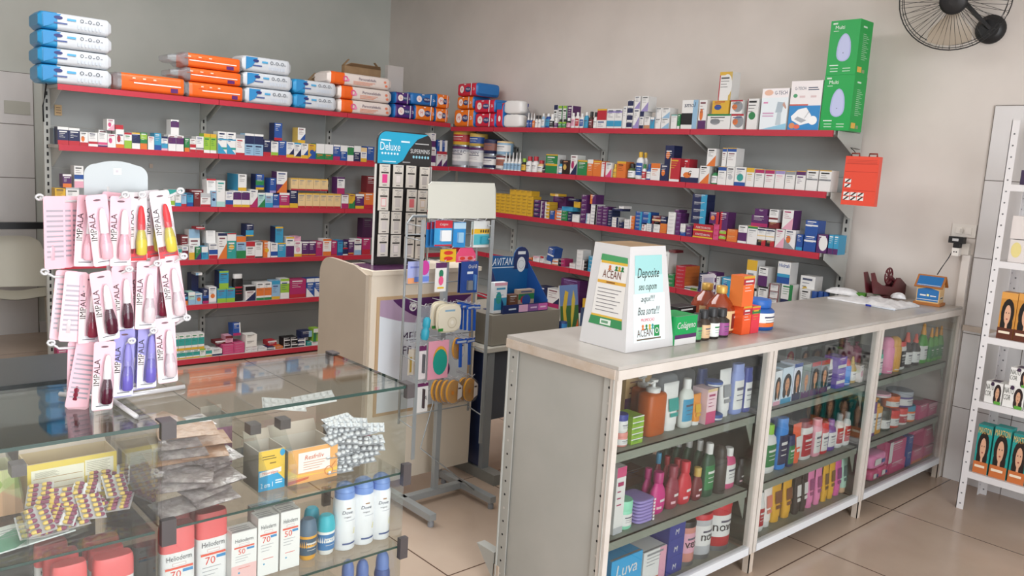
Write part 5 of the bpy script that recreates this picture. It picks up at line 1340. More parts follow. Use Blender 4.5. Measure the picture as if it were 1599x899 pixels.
cards = [(601, 274, 'e0408a'), (622, 275, 'd0c8c4'), (642, 276, 'd0c8c4'), (663, 278, 'b8b0ac'),
         (599, 311, 'e89aa0'), (621, 312, 'c8c0bc'), (643, 313, 'd86a70'), (660, 314, 'd8c0a0'),
         (600, 347, 'd0c8c4'), (619, 348, 'c8c0bc'), (641, 349, 'c8c0bc'), (658, 350, 'c8c0bc'),
         (598, 383, 'c8c0c8'), (618, 384, 'c8c0c0'), (639, 386, 'c8c0c0'), (656, 387, 'c8c0bc')]
cols_ = ['first', 'second', 'third', 'fourth']; rws = ['top', 'second', 'third', 'bottom']
for i, (px, py, c) in enumerate(cards):
    q = at(px, py, 0, RXp+.03); b = MB(); b.box(-CW/2, 0, -CH/2, CW/2, .004, CH/2, 'd9d2c8'); b.rect(-CW*.25, -CH*.32, CW*.25, CH*.06, c, -.0006); b.rect(-CW*.2, -CH*.28, CW*.2, CH*.02, 'e6dcd8', -.0009) if i % 3 == 1 else None
    b.rect(-CW*.36, CH*.1, CW*.36, CH*.17, '3a3634', -.0006); b.ring(0, CH*.27, .007, .0016, '8a8480', -.0006); b.rect(-CW*.3, CH*.4, CW*.3, CH*.43, '7a7470', -.0006); b.rect(-CW*.2, -CH*.44, CW*.2, -CH*.40, '7a7470', -.0006)
    b.build('accessory_card', None, q, HP, f"small white accessory card, {rws[i//4]} row, {cols_[i % 4]} from the left, under the cyan header", 'card pack', 'accessory cards on the dark rack')
    if i < 12 or True: MB().tube([(RXp+.001, q.y, q.z+CH*.42), (RXp+.05, q.y, q.z+CH*.42), (RXp+.055, q.y, q.z+CH*.47)], .0016, 'b8b8bc').build('hook', DR)
# ------------------------------------------------------------------ glass counter
GX0, GX1, GT = -1.78, -2.20, 1.0; GYE, GYM, GYS = 1.256, .597, -.35
CLIP = mat('4a4546', .35); GC = []
def gpoly(b, pts, m=None): return b
for nm_, ya, yb, lab in (('glass_counter', GYM+.001, GYE, 'clear glass counter, right section, holding sunscreen, deodorant and blister packs'), ('glass_counter', GYS, GYM-.001, 'clear glass counter, left section, holding capsule strips below the blister card rack')):
    g = empty(nm_, (0, 0, 0), lab, 'glass counter'); GC.append(g); first = yb > 1
    MB().box(GX1, ya, GT-.008, GX0+.004, yb, GT, GLASS).build('glass_top', g)
    b = MB(); b.box(GX0+.0042, ya, GT-.008, GX0+.0048, yb, GT, EDGE); b.box(GX1, yb-.0004, GT-.008, GX0+.004, yb, GT, EDGE) if first else None; b.build('glass_edge', g, label='dark green polished glass edge')
    for z in (.753, .539, .30):
        MB().box(GX1+.012, ya+.007, z-.006, GX0-.004, yb-.007, z, GLASS).build('glass_shelf', g)
        MB().box(GX0-.0038, ya+.007, z-.006, GX0-.003, yb-.007, z, EDGE).build('glass_edge', g, label='dark green polished glass edge')
    MB().box(GX0-.006, ya+.006, .12, GX0, yb-.006, GT-.009, GLASS).build('front_pane', g)
    MB().box(GX1, ya+.006, .12, GX1+.006, yb-.006, GT-.009, GLASS).build('back_pane', g)
    for y in (ya, yb-.005): MB().box(GX1+.008, y, .12, GX0-.008, y+.005, GT-.009, GLASS).build('side_pane', g)
    MB().box(GX1, ya, 0, GX0, yb, .118, mat('8a8c8c', .4)).build('plinth', g)
    ys = [yb] if not first else [ya, yb]
    for y in ys:
        for z, kk in ((GT, 'top'), (.753, 'mid'), (.539, 'mid')):
            for x in (GX0, GX1):
                if not first and y != yb: continue
                w_ = .017 if y != ya else .024; yy = y-(.012 if y == yb else 0)
                if y == ya: yy = y+.005
                if not first: continue
                b = MB()
                if kk == 'top': b.box(x-(.03 if x == GX0 else .012), yy-.004, z, x+(.012 if x == GX0 else .03), yy+w_+.004, z+.004, CLIP).box(x-.004 if x == GX0 else x-.012, yy-.004, z-.035, x+.012 if x == GX0 else x+.004, yy+w_+.004, z, CLIP)
                else: b.box(x-.004 if x == GX0 else x-.012, yy-.004, z-.035, x+.012 if x == GX0 else x+.004, yy+w_+.004, z+.025, CLIP)
                b.build('clip', g)
    dv = lambda p_: solve(Vector((GX0-.08, 0, .76)), Vector((0, 1, 0)), px=p_)
    for yd in ((dv(399.5), dv(445.6)) if first else (dv(34),)):
        b = MB(); zz = .7545; v = [(GX1+.02, zz), (GX0-.02, zz), (GX0-.02, zz+.07), (GX0-.10, zz+.16), (GX1+.02, zz+.16)]
        b.prism(v, yd-.002, yd+.002, GLASS).build('divider', g)
        MB().box(GX0-.12, yd-.014, zz+.15, GX0-.085, yd+.014, zz+.175, CLIP).build('clip', g)
dv_s = solve(Vector((GX0-.08, 0, .76)), Vector((0, 1, 0)), px=399.5)
GS = Shelf(0, -1.84, .7538, "the glass counter's upper shelf", .1); GM = Shelf(0, -1.835, .5398, "the glass counter's middle shelf", .05); GB = Shelf(0, -1.835, .3008, "the glass counter's lower shelf", .06)
PINKC = 'ea6a6c'
def helio(x0, x1, yt, back, num, label, kind='bottle'):
    a, b_ = GM.span(x0, x1, GM.z, back); m = (a+b_)/2; h = GM.top(m, yt, back)-GM.z; r = (b_-a)/2; loc = (GM.c-back-(0 if kind == 'box' else r*.55), m, GM.z)
    b = MB(); w_ = r*2
    if kind == 'bottle':
        b.lathe([(r*.86, 0), (r*.98, h*.03), (r, h*.2), (r*.99, h*.66)], 'eceaea', n=32, ex=1, ey=.5, p=3.4)
        o = b.build('sunscreen_bottle', None, loc, HP, label, 'bottle'); c_ = MB(); c_.lathe([(r*1.0, h*.66), (r*1.0, h*.9), (r*.97, h*.97), (r*.92, h)], PINKC, n=32, ex=1, ey=.52, p=3.4); c_.build('cap', o); y = -r*.505; b = MB()
    else:
        b.box(-r, 0, 0, r, .045, h, 'eeecea'); b.box(-r*.9, .003, h, r*.9, .006, h+.0005, 'a8a8ac')
        for k in range(3): b.add([(-r*.85, .008+.01*k, h+.0005), (r*.6, .008+.01*k, h+.0005), (r*.6, .011+.01*k, h+.0005), (-r*.85, .011+.01*k, h+.0005)], [(0, 1, 2, 3)], '9a9aa0')
        y = -.0006
    t = h*(.55 if kind == 'bottle' else .80)
    b.text('Helioderm', -r*.72, t, r*1.44, h*.07, '3a4048', y); b.rect(-r*.4, t-h*.07, r*.4, t-h*.03, 'd8b8b8', y); b.rect(-r*.36, t-h*.064, r*.36, t-h*.036, 'f0eeee', y-.0003)
    b.rect(-r*.8, t-h*.115, r*.8, t-h*.085, 'e8604a', y); b.text(num, -r*.6, t-h*.235, r*.8, h*.1, 'e0483a', y); b.rect(r*.2, t-h*.17, r*.8, t-h*.13, '3f8fc8', y)
    for k in range(3): b.rect(-r*.7, t-h*(.28+.05*k), r*(.5-.2*k), t-h*(.27+.05*k), 'b0b0b4', y)
    if kind == 'box':
        b.rect(-r*.5, h*.28, r*.5, h*.29, 'e0685a', y); b.disc(-r*.4, h*.2, r*.08, r*.08, '3f9fc8', y)
        if num == '50' and x0 < 380: b.rect(-r, 0, r, h*.35, 'efc4c2', y+.0001)
        b.build('sunscreen_box', None, loc, HP, label, 'box')
    else: b.build('print', o)
helio(253, 307, 822, .0, '70', 'white sunscreen bottle with coral cap, left of the two in front, beside the clip')
helio(309, 357, 800, .02, '70', 'white sunscreen bottle with coral cap, right of the two, beside white sunscreen boxes')
for k, (x0, x1, yt, bk) in enumerate(((255, 300, 808, .09), (300, 345, 790, .09))): helio(x0, x1, yt, bk, '70', ('rear coral-capped sunscreen bottle behind the left front one', 'rear coral-capped sunscreen bottle behind the right front one')[k])
for k, (x0, x1, yt, bk) in enumerate(((85, 140, 883, .0), (72, 127, 865, .07), (58, 110, 850, .14), (150, 213, 871, .0), (143, 197, 858, .07), (134, 190, 843, .14))):
    helio(x0, x1, yt, bk, '70', f"white sunscreen bottle with coral cap under the capsule strips, {('left', 'right')[k//3]} column, {('front', 'middle', 'rear')[k % 3]} one")
helio(361, 400, 829, 0, '50', 'white sunscreen box marked 50, lowest and leftmost of the boxes', 'box')
helio(402, 434, 806, .0, '70', 'white sunscreen box marked 70, second from the left', 'box')
helio(397, 428, 794, .06, '70', 'white sunscreen box behind the leftmost sunscreen boxes', 'box')
helio(437, 467, 797, .0, '50', 'white sunscreen box marked 50, rightmost, beside the yellow roll-on', 'box')
helio(428, 458, 788, .06, '50', 'white sunscreen box behind the rightmost sunscreen box', 'box')
GM.prev = 'sunscreen'
GM.fill("""
473 500 814 | e8a83a 5a7288 3f5a70 w | yellow with grey cap, | rollon
502 528 808 | eeece8 38b4c4 3f7ab0 w | white with turquoise cap, | rollon
480 503 796 +7 | 38a4ba 38a4ba | rear turquoise capped | rollon
""")
def dove(x0, x1, yt, bk, label):
    a, b_ = GM.span(x0, x1, GM.z, bk); m = (a+b_)/2; h = GM.top(m, yt, bk)-GM.z; r = (b_-a)/2; loc = (GM.c-bk-r, m, GM.z)
    b = MB(); b.lathe([(r*.94, 0), (r, h*.012), (r, h*.72), (r*.93, h*.755), (r*.9, h*.77)], mat('f0f1f4', .3), n=32)
    o = b.build('spray_can', None, loc, HP, label, 'spray can'); c_ = MB(); c_.lathe([(r*.88, h*.765), (r*.9, h*.84), (r*.88, h*.89), (r*.72, h*.95), (r*.42, h*.985), (r*.1, h)], mat('7c9ede', .35), n=28); c_.arc(r*.905, h*.865, h*.872, 0, 2*math.pi, '5a7cc0', n=24); c_.build('cap', o)
    b = MB(); vs, fs, asp = text_geo('Dove')
    def wrap(t, z0, H_, col, sh=0):
        vs, fs, asp = text_geo(t, sh); W_ = H_*asp; b.add([((r+.0008)*math.cos(math.radians(258)+(a_-.5)*W_/r), (r+.0008)*math.sin(math.radians(258)+(a_-.5)*W_/r), z0+z_*H_) for a_, z_ in vs], fs, col)
    wrap('Dove', h*.56, h*.05, '2a3458', .2); wrap('original', h*.495, h*.032, '4a5068')
    b.arc(r+.0008, h*.635, h*.655, math.radians(252), math.radians(274), 'b08a6a', n=5); b.arc(r+.0008, h*.09, h*.115, math.radians(235), math.radians(312), '4a5c8c', n=10)
    for k in range(3): b.arc(r+.0008, h*(.24+.03*k), h*(.262+.03*k), math.radians(292+3*k), math.radians(304+2*k), 'e8e0a8', n=4)
    b.arc(r+.0008, h*.455, h*.462, math.radians(250), math.radians(305), 'b0b4c0', n=6); b.build('print', o)
dove(529, 560, 757, .0, 'white spray can with pale blue cap, leftmost of the three')
dove(558.5, 589, 749, .0, 'white spray can with pale blue cap, middle of the three')
dove(587, 613.5, 742, .0, 'white spray can with pale blue cap, rightmost of the three by the glass end')
GB.fill("""
536 556 878 | 44578c 5f78b4 w | blue | spray
559 579 878 | 44578c 5f78b4 w | second blue | spray
590 611 865 | 4a5f98 6a86c4 w | farthest blue | spray
""")
for k, (x0, x1, yt) in enumerate(((365, 395, 893), (400, 432, 890), (440, 470, 886), (480, 505, 880), (510, 532, 876))):
    pass
# open cartons and boxes on the upper shelf
def tray(x0, x1, yt, back, d, front_draw, label, base='e2dccf', nm='display_carton', flap=.03, h_=None):
    a, b_ = GS.span(x0, x1, GS.z, back)
    if (a+b_)/2 < GYM: b_ = min(b_, GYM-.012)
    else: a = max(a, GYM+.012); b_ = min(b_, GYE-.012)
    m = (a+b_)/2; h = h_ or (GS.top(m, yt, back)-GS.z); h = min(h, .225); w_ = (b_-a)/2; t = .003; b = MB(); bm = mat(base, .6)
    b.box(-w_, 0, 0, w_, t, h, bm).box(-w_, d-t, 0, w_, d, h, bm).box(-w_, t, 0, -w_+t, d-t, h, bm).box(w_-t, t, 0, w_, d-t, h, bm).box(-w_+t, t, 0, w_-t, d-t, t, bm)
    front_draw(b, w_*2, h)
    o = b.build(nm, None, (GS.c-back, m, GS.z), HP, label, 'box')
    if flap:
        c_ = MB(); c_.add([(-w_, d, h), (w_, d, h), (w_*.97, d+flap*.2, h+flap*.5), (-w_*.97, d+flap*.2, h+flap*.5), (-w_, d-t, h), (w_, d-t, h), (w_*.97, d+flap*.2-t, h+flap*.5), (-w_*.97, d+flap*.2-t, h+flap*.5)], [(0, 1, 2, 3), (7, 6, 5, 4), (0, 4, 5, 1), (3, 2, 6, 7), (0, 3, 7, 4), (1, 5, 6, 2)], mat('cdbfb0', .7)) if h+flap*.5 < .235 else None
        if c_.v: c_.build('flap', o)
    return o
def f_neur(b, w_, h):
    b.rect(-w_/2, 0, w_/2, h, 'f0c64a'); b.poly([(-w_/2, 0), (w_/2, 0), (w_/2, h*.2), (w_*.1, h*.5), (-w_/2, h*.52)], '28a4d8', -.0008); b.disc(w_*.4, h*.9, w_*.1, h*.09, '28a4d8', -.0008)
    b.poly([(-w_*.46, h*.36), (w_*.36, h*.42), (w_*.36, h*.54), (-w_*.46, h*.48)], 'f4ece4', -.0012); b.text('Neuralgex', -w_*.44, h*.39, w_*.78, h*.09, 'd8483a', -.0016); b.text('2 em 1', -w_*.42, h*.08, w_*.46, h*.12, 'f0f4f8', -.0012)
    for k in range(2): b.rect(-w_*.36, h*(.84-.06*k), w_*(.1+.06*k), h*(.86-.06*k), '6a5a2a', -.0008); b.rect(w_*.14, h*(.2-.06*k), w_*.4, h*(.23-.06*k), 'e8f2f8', -.0012)
    b.rect(-w_*.08, h*.66, w_*.16, h*.69, '8a6a2a', -.0008)
def f_resf(b, w_, h):
    b.rect(-w_/2, 0, w_/2, h, 'f0b06a'); b.rect(-w_*.30, h*.30, w_*.34, h*.88, 'f6efe8', -.0008); b.text('Resfriliv', -w_*.2, h*.66, w_*.44, h*.13, 'd85a30', -.0012, .2)
    for k in range(4): b.rect(-w_*.2, h*(.58-.07*k), w_*(.28-.05*k), h*(.6-.07*k), 'e0a890', -.0012)
    b.ring(w_*.32, h*.22, w_*.09, w_*.02, 'dc8a50', -.0014); b.bar((w_*.36, -.0016, h*.3), (w_*.46, -.0016, h*.46), w_*.03, .0006, 'e8a468'); b.poly([(-w_*.5, h*.02), (-w_*.1, h*.1), (-w_*.08, h*.16), (-w_*.5, h*.12)], 'd86a4a', -.0012); b.poly([(-w_*.5, h*.45), (-w_*.3, h*.26), (w_*.2, h*.2), (w_*.5, h*.3), (w_*.5, h*.18), (-w_*.5, h*.2)], 'f4c85a', -.0006)
def f_yel(b, w_, h):
    b.rect(-w_/2, 0, w_/2, h, 'e8cc50'); b.rect(-w_*.46, h*.0, w_*.12, h*.86, 'efe9d4', -.0008); b.rect(w_*.13, h*.55, w_*.46, h*.9, 'efe9d4', -.0008)
    for k in range(5): b.rect(-w_*.44, h*(.66-.13*k), w_*.10, h*(.675-.13*k), 'c0a070', -.0012)
    for k in range(6): b.rect(-w_*.42, h*(.80-.02*k), -w_*(.2-.02*(k % 3)), h*(.806-.02*k), '8a8468', -.0012); b.rect(w_*.15, h*(.84-.04*k), w_*(.42-.03*(k % 2)), h*(.85-.04*k), '9a9478', -.0012)
    for k in range(10): b.rect(w_*(.17+.02*k), h*.16, w_*(.17+.02*k)+w_*(.006+.006*(k % 3)), h*.3, '3a3a36', -.0012)
    for k in range(5): b.rect(w_*.16, h*(.48-.035*k), w_*.4, h*(.486-.035*k), 'b08a30', -.0012)
def f_green(b, w_, h):
    b.rect(-w_/2, h*.0, w_/2, h, 'd9d2b8'); b.rect(-w_*.46, h*.62, w_*.3, h*.92, 'e4ebe6', -.0008); b.text('ASPIRINA', -w_*.4, h*.74, w_*.3, h*.08, '5a7a6a', -.0012); b.text('Bio', w_*.0, h*.66, w_*.14, h*.18, '2f7a4a', -.0012, .2); b.rect(w_*.2, h*.62, w_*.42, h*.84, 'a85040', -.0012); b.rect(-w_*.46, h*.05, -w_*.1, h*.5, 'c8ccd8', -.0008)
def f_pale(b, w_, h):
    b.rect(-w_/2, 0, w_/2, h, 'dfe0a0'); b.poly([(-w_/2, h*.2), (w_*.5, h*.7), (w_*.5, 0), (-w_/2, 0)], 'e8b890', -.0008); b.disc(-w_*.1, h*.7, w_*.3, h*.15, 'a8c060', -.0008)
tray(403, 444, 702, .02, .09, f_neur, 'small yellow and cyan open carton beside the orange carton in the glass counter', 'd8cfc4', flap=.05)
tray(449, 526, 697, .015, .12, f_resf, 'open orange and white carton beside the blister packs in the glass counter', 'd8cfc4', flap=.06)
tray(44, 188, 715, .20, .09, f_yel, 'wide yellow and white open carton behind the capsule strips in the glass counter', 'c9b48c')
tray(198, 318, 700, .24, .07, f_green, 'wide open carton with green lettering behind the foil sachets in the glass counter', 'c9b8a0')
tray(-40, 24, 737, .20, .09, f_pale, 'pale green carton cut by the photo edge in the glass counter', 'd8d4b0')
tray(578, 597, 683, .22, .06, lambda b, w_, h: (b.rect(-w_/2, 0, w_/2, h, 'b8406a'), b.rect(-w_*.3, h*.3, w_*.4, h*.7, 'e8c0d0', -.0008)), 'small crimson open carton at the glass end behind the blister packs', 'b8406a', flap=0)
tray(328, 362, 640, .25, .07, lambda b, w_, h: b.rect(-w_/2, 0, w_/2, h*.8, 'c88ab0'), 'low pink open carton behind the foil sachets in the glass counter', 'cfc0b4', h_=.13)
def blister(nx, nz, cw, ch, card, bub, r, capsule=None):
    b = MB(); w_, h = nx*cw, nz*ch; b.box(-w_/2, 0, 0, w_/2, .0012, h, card)
    for i in range(nx):
        for j in range(nz):
            x, z = -w_/2+cw*(i+.5), ch*(j+.5)
            if capsule:
                for s_, c_ in ((-1, capsule[0]), (1, capsule[1])):
                    n = 8; v = []
                    for t in (0, .6, .9, 1):
                        q = math.sqrt(max(0, 1-(max(0, t-.55)/.45)**2)) if t > .55 else 1
                        for k in range(n): v.append((x+s_*t*cw*.40, -r*.6+r*q*math.cos(2*math.pi*k/n)*.9-.001, z+r*q*math.sin(2*math.pi*k/n)))
                    b.add(v, [(a*n+k, a*n+(k+1) % n, (a+1)*n+(k+1) % n, (a+1)*n+k) for a in range(3) for k in range(n)], c_, True)
            else:
                n = 10; v = [(x+r*q*math.cos(2*math.pi*k/n), -y_, z+r*q*math.sin(2*math.pi*k/n)) for q, y_ in ((1, 0), (.92, r*.5), (.6, r*.72)) for k in range(n)]
                b.add(v, [(a*n+k, a*n+(k+1) % n, (a+1)*n+(k+1) % n, (a+1)*n+k) for a in range(2) for k in range(n)]+[tuple(2*n+k for k in range(n))], bub, True)
    return b
SIL = mat('b9bcc2', .3, .35); BUB = mat('e2e2e4', .2)
rnd = random.Random(11)
pb = blister(5, 2, .017, .02, SIL, BUB, .0068)
pc = blister(2, 5, .026, .0145, mat('c8c6c8', .3, .2), None, .0045, ('e8c868', '8a3a5c'))
def heap(proto_b, nm, cat, labf, spots, group):
    pr = None
    for i, (px, py, z, rx, ry, rz) in enumerate(spots):
        q = at(px, py, 2, z); rot = tuple(math.radians(t) for t in (rx, ry, rz))
        loc = (min(max(q.x, GX1+.07), GX0-.075), min(q.y, GYE-.07), z)
        if pr is None: pr = proto_b.build(nm, None, loc, 0, labf, cat, group, rot=rot)
        else: clone(pr, None, loc, rot)
sp = []
for k in range(26):
    t = k/25; row = k % 4
    sp.append((470+row*42+rnd.uniform(-8, 8), 742-k*3.3+rnd.uniform(-4, 4), .758+.0052*k*(1 if row < 3 else .8), -72+rnd.uniform(-10, 12), rnd.uniform(-5, 5), 82+rnd.uniform(-28, 28)))
heap(pb, 'blister_pack', 'blister pack', 'silver blister pack of round pills in the heap right of the orange carton', [(max(535, a), b_, *c_) for a, b_, *c_ in sp], 'heap of silver blister packs in the glass counter')
pb2 = blister(6, 2, .02, .022, mat('e4e2e0', .4), mat('eceae8', .25), .008); 
heap(pb2, 'blister_pack', 'blister pack', 'white blister pack standing on the back edge of the heap of silver ones', [(445, 640, .90, -60, 8, 75), (495, 632, .905, -58, -4, 84)], 'white blister packs behind the silver heap')
sp = []
for k in range(16):
    sp.append((65+(k % 5)*29+rnd.uniform(-6, 6), 852-(k % 5)*14-(k//5)*20+rnd.uniform(-3, 3), .768+.006*(k//3), -74+rnd.uniform(-12, 14), rnd.uniform(-8, 8), 85+rnd.uniform(-22, 22)))
heap(pc, 'capsule_strip', 'capsule strip', 'clear strip of cream and maroon capsules lying before the wide yellow carton', sp, 'capsule strips in the glass counter')
# crumpled foil sachets
FOIL = noisy('sachet_foil', 'a4989a', 'd8cecc', 30, .25, .9, .6, 4, .25); FOILB = noisy('sachet_foil_tan', 'b08468', 'c49c80', 22, .35, .8)
def sachet(seed, m):
    r_ = random.Random(seed); b = MB(); n, mk = 10, 7; w_, h = .11, .075; A = [(r_.uniform(2, 7), r_.uniform(2, 7), r_.uniform(0, 6)) for _ in range(3)]
    top = []; bt = []
    for j in range(mk+1):
        for i in range(n+1):
            u, v = i/n, j/mk; e = min(u, 1-u, v, 1-v); hh = .0018*min(1, e*7)*(1+.5*sum(math.sin(f*u*3+g*v*3+p_) for f, g, p_ in A)/2); y0 = 0
            top.append(((u-.5)*w_, y0-hh-.0006, (v-.5)*h)); bt.append(((u-.5)*w_, y0+hh*.4+.0006, (v-.5)*h))
    w1 = n+1; F_ = [(j*w1+i, j*w1+i+1, (j+1)*w1+i+1, (j+1)*w1+i) for j in range(mk) for i in range(n)]
    b.add(top, F_, m, True); b.add(bt, [f[::-1] for f in F_], m, True); return b
rnd = random.Random(4); prs = {}; TL = math.radians(-81); Rm = Matrix.Rotation(HP, 3, 'Z') @ Matrix.Rotation(TL, 3, 'X'); vD = Rm @ Vector((0, 0, 1)); nD = Rm @ Vector((0, -1, 0))
for k in range(27):
    m_ = 0 if k < 15 else rnd.choice([0, 1, 1]); y0_ = GYM+.075; y1_ = dv_s-.07; f_ = (k*5 % 8)/7; sl = k/27
    u = y0_+(y1_-y0_)*(f_*(1-.45*max(0, sl-.35)))+rnd.uniform(-.006, .006); v_ = rnd.uniform(0, .10)+.10*sl
    loc = Vector((GX0-.075, u, .762))+vD*v_+nD*(.0056*k); rot = (Rm @ Matrix.Rotation(rnd.uniform(-.5, .5), 3, 'Y')).to_euler(); key = (m_, k % 3)
    loc.x = max(loc.x, GX1+.08)
    lab = ('silvery foil sachet in the crumpled pile left of the small yellow carton', 'tan printed sachet on top of the crumpled foil pile')[m_]; grp = ('silvery foil sachets in the glass counter', 'tan sachets in the glass counter')[m_]
    if key not in prs: prs[key] = sachet(k+3, (FOIL, FOILB)[m_]).build('sachet', None, loc, 0, lab, 'sachet', grp, rot=rot)
    else: clone(prs[key], None, loc, rot)
b = MB(); b.box(-.10, -.06, 0, .10, .06, .003, 'dfe6e4'); b.add([(-.10, -.06, .0034), (-.02, -.06, .0034), (.10, .02, .0034), (.10, .06, .0034), (.06, .06, .0034), (-.10, -.03, .0034)], [(0, 1, 2, 3, 4, 5)], '5a9a80')
for k in range(4): b.box(-.06, .0+.012*k, .0032, .05, .002+.012*k, .0036, '9aa0a4')
b.build('leaflet', None, tuple(at(22, 838, 2, .757)), HP+.2, 'white and green leaflet lying at the left edge of the glass counter', 'leaflet')
# ------------------------------------------------------------------ blister-card rack on the glass counter
WIRE = mat('d8d8da', .3, .2); PRC = empty('card_rack', (0, 0, 0), 'white wire rack with pale header plate standing on the glass counter', 'display rack')
base_c = at(172, 622, 2, GT+.006); PX = base_c.x
ends = [at(213, 650, 2, GT+.006), at(288, 603.5, 2, GT+.006), at(93, 615, 2, GT+.006), at(150, 595, 2, GT+.006)]
for e in ends: MB().tube([base_c, e], .0055, WIRE, 10).build('base_rod', PRC)
zt = at(182, 305, 0, PX).z; base_t = Vector((base_c.x, base_c.y, zt)); 
b = MB(); 
tp = at(134, 380, 0, PX); bt_ = at(143, 520, 0, PX)
b.tube([(base_c.x, base_c.y, GT+.008), (base_c.x, base_c.y, zt+.02)], .005, WIRE, 10); b.build('pole', PRC)
hl = at(131, 275, 0, PX); hr = at(228, 275, 0, PX); ht = at(180, 247, 0, PX).z; hb = at(180, 318, 0, PX).z; W_ = (hr.y-hl.y)/2
b = MB(); ym = (hl.y+hr.y)/2; R_ = .025; n = 8
pts = [(-W_, hb-ht)]+[(W_, hb-ht)]+[(W_-R_*(1-math.cos(t*HP/n)), -.014-R_+R_*math.sin(t*HP/n)) for t in range(n+1)]+[(W_*(.6-1.2*t/6), -.006-(.6-1.2*t/6)**2*.02) for t in range(7)]+[(-W_+R_*(1-math.cos((n-t)*HP/n)), -.014-R_+R_*math.sin((n-t)*HP/n)) for t in range(n+1)]
b.prism([(x, z) for x, z in pts], 0, .003, mat('a9b0b2', .3)); b.rect(-.006, -.036, .010, -.022, 'eceef0', -.0006); b.rect(-.002, -.032, .004, -.026, 'b8b0b8', -.001)
b.build('header_plate', PRC, (PX+.006, ym, ht), HP-.12)
def polish(col, cap, card, seed, foot=None):
    """carded nail polish: long card, clear bubble, pointed cap and bottle"""
    w_, h = .046, .158; b = MB(); R_ = .006
    pts = [(-w_/2+R_-R_*math.cos(t*HP/4), -R_+R_*math.sin(t*HP/4)) for t in range(5)]+[(w_/2-R_+R_*math.sin(t*HP/4), -R_+R_*math.cos(t*HP/4)) for t in range(5)]
    pts += [(w_/2-R_+R_*math.cos(t*HP/4), -h+R_-R_*math.sin(t*HP/4)) for t in range(5)]+[(-w_/2+R_-R_*math.sin(t*HP/4), -h+R_-R_*math.cos(t*HP/4)) for t in range(5)]
    b.prism(pts, 0, .0012, card); b.rect(-w_/2+.001, -h+.002, w_/2-.001, -h+(.018 if not foot else .03), foot or 'f0eef0', -.0004); b.rect(-.014, -h+.009, .014, -h+.011, '6a6a6e', -.0008); b.poly([(-w_/2+.001, -h*.45), (-w_*.12, -h*.5), (-w_*.2, -h+.018), (-w_/2+.001, -h+.018)], 'f0e4e0', -.0004)
    vs, fs, asp = text_geo('IMPALA'); H_ = .0125; b.add([(-w_*.46+H_-z_*H_, -.001, -.040-.060+(a_)*.060) for a_, z_ in vs], [f for f in fs], '241418')
    for k in range(10): b.add([(-w_*.4, .0016, -.03-.011*k), (w_*.38, .0016, -.03-.011*k), (w_*.38, .0016, -.034-.011*k), (-w_*.4, .0016, -.034-.011*k)], [(3, 2, 1, 0)], 'a8a2ac')
    b.disc(0, -.012, .008, .0022, '6a4a55', -.0008)
    o = b.build('polish_card'); 
    c_ = MB(); c_.M = Matrix.Translation((w_*.12, -.008, -.142)); c_.lathe([(.009, 0), (.0125, .004), (.0128, .03), (.009, .052), (.006, .058)], col, n=18, ey=.8); c_.build('bottle', o)
    c_ = MB(); c_.M = Matrix.Translation((w_*.12, -.008, -.142)); c_.lathe([(.0088, .058), (.0088, .066), (.0078, .09), (.005, .108), (.002, .112)], cap, n=16, ey=.8); c_.build('cap', o)
    c_ = MB(); c_.M = Matrix.Translation((w_*.12, -.0005, -.146)); n = 14; v = []
    for z_, r_ in ((0, .013), (.02, .0165), (.06, .0165), (.10, .010), (.118, .005)):
        for k in range(n+1): t = math.pi+math.pi*k/n; v.append((r_*math.cos(t), .001+r_*1.08*math.sin(t), z_))
    c_.add(v, [(a*(n+1)+k, a*(n+1)+k+1, (a+1)*(n+1)+k+1, (a+1)*(n+1)+k) for a in range(4) for k in range(n)], FILM, True); c_.build('bubble', o)
    return o
KINDS = {'pink': polish(mat('f0b4c0', .15), 'f6f2f2', 'f2c0cc', 1), 'yellow': polish(mat('cfc04a', .12), 'd8383e', 'ece6ea', 2, 'd8424a'), 'dark': polish(mat('4a1228', .1), 'f0ecec', 'f0c2cc', 3),
         'clear': polish(mat('d8c8cc', .12), 'f2f0f0', 'f2c6d0', 4), 'violet': polish(mat('6a60b8', .15), '8a84cc', '9c98d4', 5), 'redtop': polish(mat('7a2438', .12), 'f0e6e6', 'eec0cc', 6)}
USED = set()
VW = math.atan2(-ray(160, 450).x, ray(160, 450).y)
def hang(kind, px, py, dx, yaw, lab, roll=0, lean=0):
    q = at(px, py, 0, PX+dx); src = KINDS[kind]
    rot = (math.radians(lean), math.radians(roll), HP+math.radians(yaw))
    if kind not in USED: USED.add(kind); src.location = q; src.rotation_euler = rot; o = src
    else: o = clone(src, None, q, rot)
    tag(o, lab, 'nail polish pack', 'nail polish packs on the card rack'); return q
